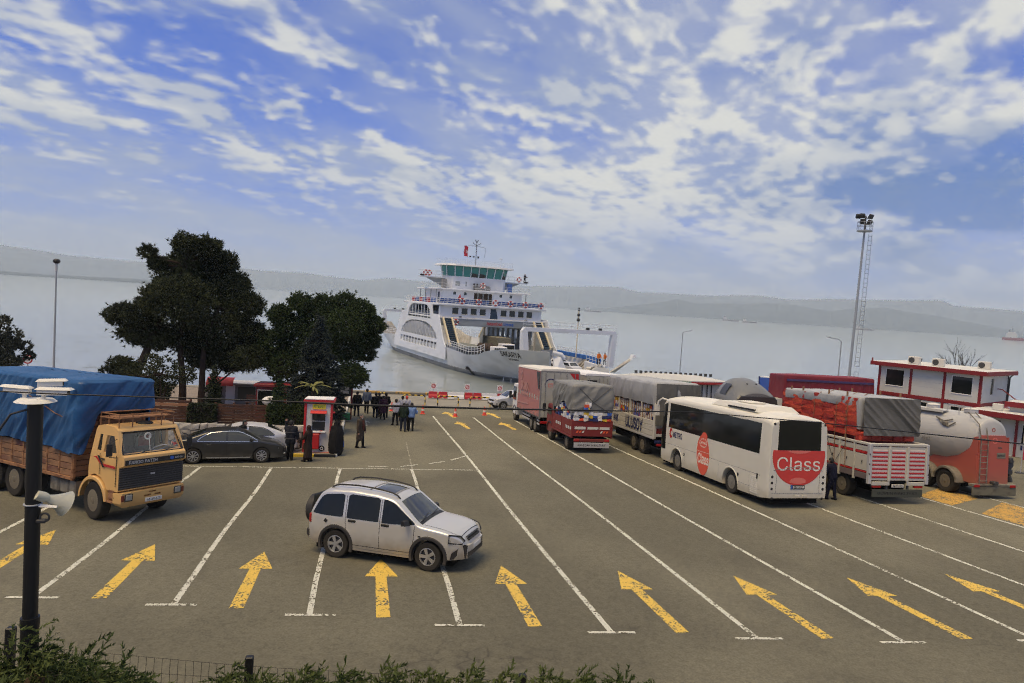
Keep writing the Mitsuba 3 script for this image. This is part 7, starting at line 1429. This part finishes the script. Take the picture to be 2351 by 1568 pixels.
person(.16, 51.9, 5, 1.82, 'man in a grey blue shirt standing with legs apart', 'cl_greyblue', 'cl_black', stride=.24)
person(.78, 49.2, 0, 1.74, 'man in a black coat left of the pair by the kerb', 'cl_black', 'cl_jeans', coat=.2); person(1.02, 50.0, 30, 1.70, 'man in a dark jacket standing behind the black coat', 'cl_black', 'cl_black')
person(1.27, 48.1, -10, 1.66, 'woman in a dark purple coat by the kerb', 'cl_purple', 'cl_black', coat=.35); person(1.48, 49.4, 0, 1.76, 'man in a black jacket behind the purple coat', 'cl_black', 'cl_black', arms=((.2, .8), (.2, .8)))
person(-.52, 49.8, -15, 1.76, 'man in a black jacket near the planter and notice stand', 'cl_black', 'cl_navy', coat=.15)
person(18.95, 24.75, -25, 1.72, 'worker in dark blue overalls stooping at the wheel of the dropside truck', 'cl_blueoverall', 'cl_blueoverall', bend=.18, arms=((.5, .6), (.5, .6)))
person(-5.55, 32.85, 95, 1.72, 'man in a black jacket leaning over between the two saloons', 'cl_black', 'cl_black', bend=.45, arms=((.9, .6), (.9, .5)))
person(0, 0, 0, 1.75, 'dark dressed crew member on the right wing of the ferry bridge', 'cl_navy', 'cl_black', T=FERRY @ T4(.5, 10.1, 14.98, .5), arms=((.6, .8), (.6, .8)))
for i, (y, c) in enumerate(((6.6, 'left'), (7.3, 'right'))): person(0, 0, 0, 1.72, f'crew member in an orange vest at the ferry bow, {c} of two', 'cl_orange', 'cl_navy', T=FERRY @ T4(34.0 + .5 * i, y, 3.1, .4 * i), arms=((.4, .5), (.2, .3)))
# ------------------------------------------------------------------ trees, shrubs, foreground hedge, fence, pole and wire
def leafmat(name, c, c2):
    a, b = C3(c), C3(c2)
    mat(name, P_(lambda p, n, uv: MX(a, b, S_(.3, .7, F_(p.x * .9, p.y * .9, p.z * .9, 3)))), .75, .25)
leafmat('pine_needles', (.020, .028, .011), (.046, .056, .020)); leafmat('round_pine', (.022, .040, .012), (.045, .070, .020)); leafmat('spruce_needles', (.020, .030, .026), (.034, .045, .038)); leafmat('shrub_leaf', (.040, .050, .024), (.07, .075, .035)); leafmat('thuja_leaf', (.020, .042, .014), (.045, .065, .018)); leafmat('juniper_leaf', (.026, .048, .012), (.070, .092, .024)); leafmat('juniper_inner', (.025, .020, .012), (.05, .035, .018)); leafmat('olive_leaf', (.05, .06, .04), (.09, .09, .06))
mat('bark', soft((.045, .030, .022), .3, 5), .9, .2); mat('bark_dark', soft((.022, .017, .014), .3, 5), .9, .2)
def spikes(P, D, L, W, r):
    """Thin triangles from the points P along the directions D."""
    s = np.cross(D, r.normal(size=D.shape)); s /= np.linalg.norm(s, axis=1, keepdims=True) + 1e-9
    v = np.stack([P - s * W[:, None], P + s * W[:, None], P + D * L[:, None]], 1).reshape(-1, 3)
    return v
def tufts(centres, dirs, n, L, W, r, spread=.9):
    """Sprays of n needles round each centre."""
    k = len(centres); D = np.repeat(dirs, n, 0) * .75 + r.normal(size=(k * n, 3)) * spread; D /= np.linalg.norm(D, axis=1, keepdims=True)
    P = np.repeat(centres, n, 0) - D * (L * .25); return spikes(P, D, L * r.uniform(.6, 1.25, k * n), W * r.uniform(.6, 1.2, k * n), r)
def soup(vs): v = np.concatenate(vs); return trimesh.Trimesh(v, np.arange(len(v)).reshape(-1, 3), process=False)
def blob(c, rad, n, r, flat=.8, shell=.55, up=.25):
    d = r.normal(size=(n, 3)); d /= np.linalg.norm(d, axis=1, keepdims=True); q = r.uniform(shell, 1.05, n) ** .8 * np.where(r.random(n) > .92, r.uniform(1.05, 1.38, n), 1)
    lump = .62 + .76 * meshkit.fbm(d * 2.1 + np.asarray(c) * .37, 3); p = np.asarray(c) + d * (rad * q * lump)[:, None] * np.array([1, 1, flat]); dd = d + np.array([0, 0, up]); return p, dd / np.linalg.norm(dd, axis=1, keepdims=True)
def limb(P, r0, r1, n=7): P = np.asarray(P, float); t = np.linspace(0, 1, 9); s = np.linspace(0, 1, len(P)); Q = np.stack([np.interp(t, s, P[:, c]) for c in range(3)], -1); Q[1:-1] += rng.normal(0, .02, Q[1:-1].shape); return tube(Q, r0 + (r1 - r0) * t, n)
def tree(name, label, b, blobs, trunks, leaf, bark, seed, needle=(.34, .045), per=300, depth=.9, flat=.8, group=None, n=7, branch=True):
    """blobs: (a, c, radius) in the upright plane at distance b; each gets its own depth."""
    r = np.random.default_rng(seed); k = thing(name, label, 'tree', group); vs, lim = [], []
    cs = []
    for a, c, rad in blobs:
        db = r.normal(0, depth); cs.append((a, b + db, c, rad))
        for e in ((0,) if rad < .6 else (0, 1)):
            p, d = blob(lotp(a * (b + db * .0) / b, b + db + e * rad * r.uniform(.4, .9), c), rad * (1 - .12 * e), int(per * max(rad, .35) ** 1.7), r, flat); vs.append(tufts(p, d, n, needle[0], needle[1], r))
    put(k, 'crown', soup(vs), leaf, False)
    for i, T in enumerate(trunks):
        P = [lotp(*q[:3]) for q in T[0]]; put(k, 'trunk', limb(P, T[1], T[2], 9), bark, True)
    if branch:
        tips = [lotp(*q[:3]) for T in trunks for q in T[0]]
        for a, bb, c, rad in cs:
            q = lotp(a, bb, c); t = min(tips, key=lambda z: np.linalg.norm(z - q) + 2 * max(0, z[2] - q[2])); lim.append(limb([t, (t + q) / 2 + [0, 0, -.15], q], .09, .03, 5))
        for m in lim: put(k, 'branch', m, bark, True)
    return k
PINE = [(-11.2, 10.78, .89), (-10.05, 10.73, .9), (-12.03, 9.76, 1.01), (-13.43, 10.19, .54), (-12.9, 9.56, .62), (-9.24, 9.97, .9), (-10.75, 9.31, 1.4), (-12.09, 8.39, 1.26), (-8.66, 8.77, .91), (-9.4, 8.03, 1.55), (-11.16, 7.37, 1.78), (-12.92, 7.53, 1.0), (-7.81, 7.3, 1.18), (-13.61, 6.4, .99), (-14.97, 6.46, .68), (-15.81, 6.27, .44), (-15.43, 5.89, .36), (-14.3, 5.29, .98), (-13.05, 5.09, 1.12), (-11.3, 5.18, 1.52), (-9.28, 5.56, 1.68), (-7.71, 5.37, 1.31), (-10.46, 3.9, 1.1), (-8.67, 3.9, 1.2), (-7.24, 3.95, 1.0)]
tree('pine_tree', 'tall dark leaning pine with a ragged spreading crown, tallest of the trees', 46, PINE, [([(-14.2, 46, .2), (-13.92, 46, 2.4), (-12.94, 46, 5.36), (-12.1, 46, 7.3), (-11.3, 46, 9.6)], .30, .10), ([(-11.25, 46.5, .2), (-11.28, 46.5, 2.2), (-11.57, 46.3, 5.4), (-11.0, 46, 7.5)], .26, .10), ([(-9.9, 45.7, .2), (-9.98, 45.7, 1.6), (-10.0, 45.8, 4.7), (-9.3, 46, 7)], .26, .09)], 'pine_needles', 'bark', 5, (.27, .036), 520)
ROUND = [(-2.94, 7.56, .94), (-4.28, 7.62, .79), (-1.61, 7.79, .95), (-.49, 7.3, .96), (.37, 6.5, .77), (.15, 5.5, .77), (-5.55, 6.85, .78), (-4.99, 6.06, 1.18), (-3.42, 6.43, 1.34), (-1.53, 6.26, 1.36), (-5.97, 4.91, 1.04), (-6.71, 4.06, .78), (-.2, 4.6, .8), (-1.4, 4.9, 1.2), (-.9, 3.2, 1.0), (-5.2, 3.6, 1.2), (-3.6, 4.6, 1.5)]
tree('pine_tree', 'round topped green pine to the left of the ferry', 45.5, ROUND, [([(-2.6, 45.5, .1), (-2.5, 45.5, 3), (-2.4, 45.5, 6.5)], .28, .12), ([(-5.6, 46, .1), (-5.5, 46, 2.5), (-5.2, 46, 5.5)], .22, .09)], 'round_pine', 'bark', 6, (.21, .036), 640, .7)
def spruce(name, label, a, b, c0, H, R, leaf, seed, needle, tiers=16, per=26, cat_='tree', droop=.35, flatbase=True):
    r = np.random.default_rng(seed); k = thing(name, label, cat_); vs = []
    for i in range(tiers):
        t = i / (tiers - 1); z = c0 + H * (.04 + .96 * t); rr = R * (1 - t) ** .85 * (1 if t > .12 else .8) + .06
        for j in range(int(6 + 10 * (1 - t))):
            an = r.uniform(0, 2 * math.pi); ln = rr * r.uniform(.72, 1.1); q = np.linspace(.25, 1, max(3, int(per * ln / R * .5)))
            p = np.stack([a + ln * q * math.cos(an), b + ln * q * math.sin(an), z - droop * ln * q ** 1.4 + .05 * r.normal(size=len(q))], -1) + r.normal(0, .06, (len(q), 3))
            d = np.tile([math.cos(an), math.sin(an), -.25], (len(q), 1)); P = np.array([lotp(*x) for x in p]); vs.append(tufts(P, d, 9, needle[0], needle[1], r, .55))
    put(k, 'crown', soup(vs), leaf); put(k, 'trunk', cyl(lotp(a, b, c0 - .6), lotp(a, b, c0 + H * .8), .13, 8, r2=.03), 'bark_dark'); return k
spruce('spruce_tree', 'dark blue grey spruce with drooping branches in front of the round pine', -2.75, 41, 1.2, 5.4, 2.1, 'spruce_needles', 8, (.34, .05), 20, 40)
tree('deciduous_tree', 'tree crown cut by the left edge above the blue tarpaulin', 42, [(-19.3, 5.41, .52), (-18.89, 4.77, .5), (-19.33, 4.28, .73), (-18.93, 3.35, .63), (-20.2, 4.6, 1.0), (-20.3, 3.2, 1.0), (-18.5, 4.2, .35), (-18.45, 3.7, .3)], [([(-20.2, 42, .1), (-20, 42, 2), (-19.6, 42, 4.6)], .2, .06)], 'olive_leaf', 'bark', 9, (.20, .05), 330, .5)
tree('shrub', 'thin grey green bush between the leaning pine trunks', 41, [(-10.8, 3.4, .9), (-11.7, 3.6, .7), (-10.2, 2.95, .7), (-11.0, 2.55, .6), (-11.9, 2.6, .7), (-12.6, 3.0, .6)], [([(-11, 41, .2), (-11, 41, 1.5), (-11.2, 41, 3)], .08, .03)], 'shrub_leaf', 'bark', 10, (.16, .035), 170, .5)
tree('shrub', 'round dark bush at the foot of the leaning pine beside the blue tarpaulin', 44, [(-14.2, 3.3, .7), (-14.55, 2.9, .5), (-13.6, 3.0, .6), (-13.9, 2.2, .9), (-13.0, 2.2, .8), (-12.2, 1.8, .8)], [([(-13.6, 44, .1), (-13.6, 44, 1.5)], .1, .05)], 'pine_needles', 'bark', 11, (.2, .045), 420, .4)
for nm, lb, a, b, c0, H, R, sd in (('thuja', 'small pointed green thuja left of the kiosk', -4.15, 35.4, 1.0, 2.35, .62, 13), ('thuja', 'dark pointed cypress in front of the red awning', -7.75, 38.2, .9, 2.75, .45, 14), ('thuja', 'low dark thuja half behind the pointed one near the kiosk', -3.35, 35.7, .9, 1.3, .60, 15)):
    spruce(nm, lb, a, b, c0, H, R, 'thuja_leaf' if sd != 14 else 'pine_needles', sd, (.14, .03), 18, 26, 'shrub', -.5)
def clipped(label, a0, a1, b0, b1, c0, c1, sd):
    r = np.random.default_rng(sd); k = thing('clipped_hedge', label, 'hedge'); n = 2600; p = np.stack([r.uniform(a0, a1, n), r.uniform(b0, b1, n), r.uniform(c0, c1, n)], -1); d = p - np.array([(a0 + a1) / 2, (b0 + b1) / 2, (c0 + c1) / 2]); d /= np.linalg.norm(d, axis=1, keepdims=True)
    put(k, 'foliage', soup([tufts(np.array([lotp(*q) for q in p]), d, 6, .13, .03, r)]), 'pine_needles'); put(k, 'inner', rbox(a0 + .08, a1 - .08, b0 + .08, b1 - .08, c0, c1 - .08, .05), 'bark_dark', T=LOT4)
clipped('square clipped dark hedge between the two pieces of board fence', -8.35, -7.1, 35.4, 36.3, .9, 2.0, 16); clipped('low dark hedge behind the stone wall near the kiosk', -4.6, -3.0, 35.2, 36.6, .8, 1.75, 17)
def palm(a, b, c0, H):
    r = np.random.default_rng(19); k = thing('palm', 'small yellow green palm behind the kiosk', 'palm'); top = lotp(a, b, c0 + H); put(k, 'trunk', cyl(lotp(a, b, 0), top, .14, 8, r2=.09), 'bark')
    for i in range(16):
        an = i * 2.399; e = r.uniform(.2, 1.2); L = r.uniform(.7, 1.0); q = np.linspace(0, 1, 9); P = top + np.stack([L * q * math.cos(an) * math.cos(e * .6), L * q * math.sin(an) * math.cos(e * .6), L * (q * math.sin(e) - .55 * q * q)], -1); w = .07 * np.sin(math.pi * (.1 + .85 * q)); s = np.array([-math.sin(an), math.cos(an), 0])
        put(k, 'frond', grid(np.stack([P - s * w[:, None], P + [0, 0, .025], P + s * w[:, None]], 1)), 'palm_leaf')
mat('palm_leaf', soft((.16, .16, .035), .3, 8), .6); palm(-2.6, 36.2, .2, 2.75)
def bare_tree(p, H, seed, label):
    r = np.random.default_rng(seed); k = thing('bare_tree', label, 'tree'); segs = []
    def grow(q, d, L, rad, lev):
        n = 5; pts = [q]
        for i in range(n): d = d + r.normal(0, .10, 3) + [0, 0, .04]; d = d / np.linalg.norm(d); pts.append(pts[-1] + d * L / n)
        segs.append((tube(pts, np.linspace(rad, rad * .6, n + 1), 6 if lev < 2 else 4), lev))
        if lev < 4:
            for i in range(4 if lev == 0 else 3): e = d + r.normal(0, .27, 3) + [0, 0, .12]; grow(pts[2 + (i % 3) if lev else 2 + i % 4], e / np.linalg.norm(e), L * r.uniform(.6, .8), rad * .55, lev + 1)
    grow(np.array(p), np.array([0, 0, 1.]), H * .36, .16, 0); put(k, 'trunk', segs[0][0], 'bark_dark', True)
    for m, l in segs[1:]:
        if l == 1: put(k, 'limb', m, 'bark_dark', True)
    put(k, 'twigs', [m for m, l in segs if l > 1], 'bark_dark', True, kind='stuff')
bare_tree(lotp(53.6, 52.2, -.3), 10.5, 23, 'leafless tree behind the cabin building')
# ---- the planted bank in front of the camera
def juniper(label, segs, seed, n, group=None):
    """segs: (a, b, c top, radius a, radius b); feathery sprays that lean up and outwards."""
    r = np.random.default_rng(seed); k = thing('juniper_bush', label, 'shrub', group); vs, inner, dead = [], [], []
    for a, b, c, ra, rb in segs:
        m = int(n * ra * rb * 2.2); u = r.normal(size=(m, 3)); u[:, 2] = np.abs(u[:, 2]) * .8; u /= np.linalg.norm(u, axis=1, keepdims=True); H = c - .15
        rad = r.uniform(.55, 1.0, m); P = np.array([a, b, .15]) + u * np.array([ra, rb, H]) * (rad * (.8 + .35 * meshkit.fbm(u * 2.2 + seed, 3)))[:, None]
        out = u * [1, 1, .30] + np.array([.35, .05, .02]) + r.normal(0, .38, (m, 3)); out /= np.linalg.norm(out, axis=1, keepdims=True); L = r.uniform(.10, .24, m)
        for q in np.linspace(0, 1, 7):                              # small scale leaves along each spray
            C = P + out * (L * q)[:, None] + np.array([0, 0, -.05]) * q * q; D = out + r.normal(0, .42, (m, 3)); D /= np.linalg.norm(D, axis=1, keepdims=True)
            vs.append(spikes(C, D, r.uniform(.055, .10, m) * (1.15 - .5 * q), r.uniform(.009, .016, m), r)); D = out + r.normal(0, .5, (m, 3)); D /= np.linalg.norm(D, axis=1, keepdims=True); vs.append(spikes(C, D, r.uniform(.05, .09, m) * (1.15 - .5 * q), r.uniform(.009, .015, m), r))
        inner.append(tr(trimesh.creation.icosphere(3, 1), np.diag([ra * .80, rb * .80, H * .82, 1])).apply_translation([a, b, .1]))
    A = LOT4[:3, :3]; put(k, 'foliage', trimesh.Trimesh(soup(vs).vertices @ A.T, soup(vs).faces, process=False), 'juniper_leaf')
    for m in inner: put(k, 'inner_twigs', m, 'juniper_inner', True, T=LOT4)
juniper('big feathery juniper at the bottom left corner around the dark pole', [(-4.1, 8.2, 2.32, .9, .9), (-3.35, 8.3, 2.36, .8, .9), (-2.72, 8.1, 2.30, .62, .8), (-2.25, 7.9, 2.12, .5, .7), (-4.7, 7.4, 2.3, .9, .9), (-3.2, 7.4, 2.2, .9, .7)], 31, 2200)
juniper('long low juniper hedge along the bottom edge beside the wire fence', [(-1.42, 8.6, 1.80, .30, .5), (-1.0, 8.4, 1.72, .42, .6), (-.5, 8.4, 1.74, .5, .6), (0, 8.4, 1.70, .5, .6), (.5, 8.4, 1.71, .5, .6), (1.0, 8.4, 1.63, .5, .6), (1.5, 8.4, 1.58, .5, .6), (2.0, 8.4, 1.57, .5, .6), (2.5, 8.4, 1.52, .5, .6), (3.0, 8.4, 1.45, .5, .6), (3.5, 8.4, 1.40, .5, .6), (4.1, 8.4, 1.30, .5, .6)], 32, 2600)
with at(LOT4):
    k = thing('wire_fence', 'low wire mesh fence on black posts between the junipers', 'fence')
    for a, h in ((-4.34, 1.73), (-1.38, 1.22), (2.54, .78)): put(k, 'post', rbox(a - .055, a + .055, 9.95, 10.05, -.2, h, .015), 'black')
    X = lambda a: np.interp(a, [-4.34, -1.38, 2.54], [1.50, 1.08, .66])
    for j in range(6): put(k, 'wire', tube([(a, 10, X(a) * (j + 1) / 6) for a in np.linspace(-4.3, 2.5, 18)], .0035, 4), 'wire')
    for i in range(68): a = -4.3 + i * .1; put(k, 'wire', tube([(a, 10, .0), (a, 10, X(a))], .003, 4), 'wire')
with at(upright(-3.49, 8.6)):
    k = thing('lamp_post', 'black post at the left edge carrying white floodlight cases', 'post')
    put(k, 'post', cyl((0, 0, -.6), (0, 0, 2.45), .088, 16), 'postblack', 40); put(k, 'upper_post', cyl((0, 0, 2.4), (0, 0, 4.86), .074, 16), 'postblack', 40); put(k, 'joint', cyl((0, 0, 2.36), (0, 0, 2.46), .094, 16), 'postblack', 40)
    put(k, 'head_plate', lathe([(.001, .03), (.16, .03), (.20, .0), (.06, -.03)], 20).apply_transform(T4(0, 0, 4.86)), 'camwhite', 40)
    put(k, 'cable_stub', tube([(-.05, -.02, 4.78), (-.22, -.04, 4.72), (-.30, -.05, 4.58), (-.34, -.05, 4.50)], .013, 6), 'darkgrey', True)
with at(upright(-3.49, 8.6)):
    for nm, lb, yaw, x, y, z, L in (('security_camera', 'left white camera case on top of the black post', math.pi - .15, -.14, .02, 4.92, .36), ('security_camera', 'right white camera case on top of the black post', -.10, .10, -.04, 4.92, .44), ('security_camera', 'rear white camera case on top of the black post, topmost of the three', .25, .02, .12, 4.99, .32)):
        with at(T4(x * .7, y * .8, z, yaw, .62)):
            k = thing(nm, lb, 'camera'); put(k, 'case', hull([(a, b, c) for a, b, c in ((-.06, -.055, .03), (L, -.06, .05), (-.06, .055, .03), (L, .06, .05), (-.06, -.05, .12), (L, -.055, .13), (-.06, .05, .12), (L, .055, .13))]), 'camwhite', 40); put(k, 'sun_shield', hull([(a, b, c) for a, b, c in ((-.09, -.075, .125), (L + .07, -.08, .14), (-.09, .075, .125), (L + .07, .08, .14), (-.05, -.04, .165), (L + .03, -.045, .175), (-.05, .04, .165), (L + .03, .045, .175))]), 'camwhite', 40)
            put(k, 'lens_window', rbox(L - .005, L + .01, -.04, .04, .06, .12, .005), 'black'); put(k, 'bracket', cat([cyl((.04, 0, .04), (.02, 0, -.06), .035, 10), rbox(-.05, .09, -.04, .04, -.08, -.04, .01)]), 'camwhite')
with at(upright(-3.49, 8.6) @ T4(.07, -.03, 3.83)):
    k = thing('horn_loudspeaker', 'cream horn loudspeaker strapped to the black post', 'loudspeaker')
    with at(RZ(.75) @ RY(math.radians(118)) @ np.diag([.66, .66, .66, 1])):
        put(k, 'horn', lathe([(.001, -.06), (.075, -.05), (.085, .05), (.075, .12), (.06, .15), (.085, .22), (.125, .31), (.175, .40), (.205, .45), (.215, .46), (.198, .455), (.12, .33), (.05, .20), (.03, .10), (.001, .10)], 32), 'horn_cream', 60)
    put(k, 'strap', mv(torus(.082, .010, 24, 6), -.07, .03, -.10), 'steel', True); put(k, 'bracket', hull([(.0, -.02, -.12), (.18, -.02, -.13), (.0, .03, -.12), (.18, .03, -.13), (.0, 0, -.09), (.18, 0, -.11)]), 'camwhite'); put(k, 'clamp', cat([torus(.045, .012, 14, 6, 'y').apply_translation([.06, 0, -.24]), rbox(-.02, .08, -.03, .03, -.30, -.26, .01)]), 'darkgrey')
mat('postblack', (.010, .010, .010), .45); mat('camwhite', (.66, .65, .60), .45); mat('horn_cream', (.60, .57, .42), .45)
k = thing('overhead_cable', 'dark overhead cable crossing the whole car park', 'cable')
pts = [lotp(*q) for q in ((-7.0, 7.9, 5.06), (-3.7, 7.9, 4.99), (-3.15, 7.9, 4.98), (-2.12, 7.95, 4.975), (-.97, 7.95, 4.975), (-.03, 7.95, 4.96), (1.57, 7.95, 4.965), (3.6, 7.95, 4.995), (4.15, 7.95, 5.0), (5.97, 7.95, 4.91), (9.15, 7.95, 4.70), (16, 8, 4.2))]
put(k, 'wire', tube(pts, [.007, .007, .007, .007, .008, .012, .011, .007, .006, .006, .009, .009], 8), 'wire', True)
if HAZE:
    labels['haze'] = {'label': 'thin blue haze over the bay', 'category': 'haze', 'kind': 'stuff'}
    lo, hi = np.array([-9500, -60, -7.8]), np.array([9500, 9500, 312.])
    scene['haze'] = {'type': 'cube', 'to_world': mi.ScalarTransform4f().translate(((lo + hi) / 2).tolist()).scale(((hi - lo) / 2).tolist()), 'bsdf': {'type': 'null'}, 'interior': {'type': 'ref', 'id': 'air'}}
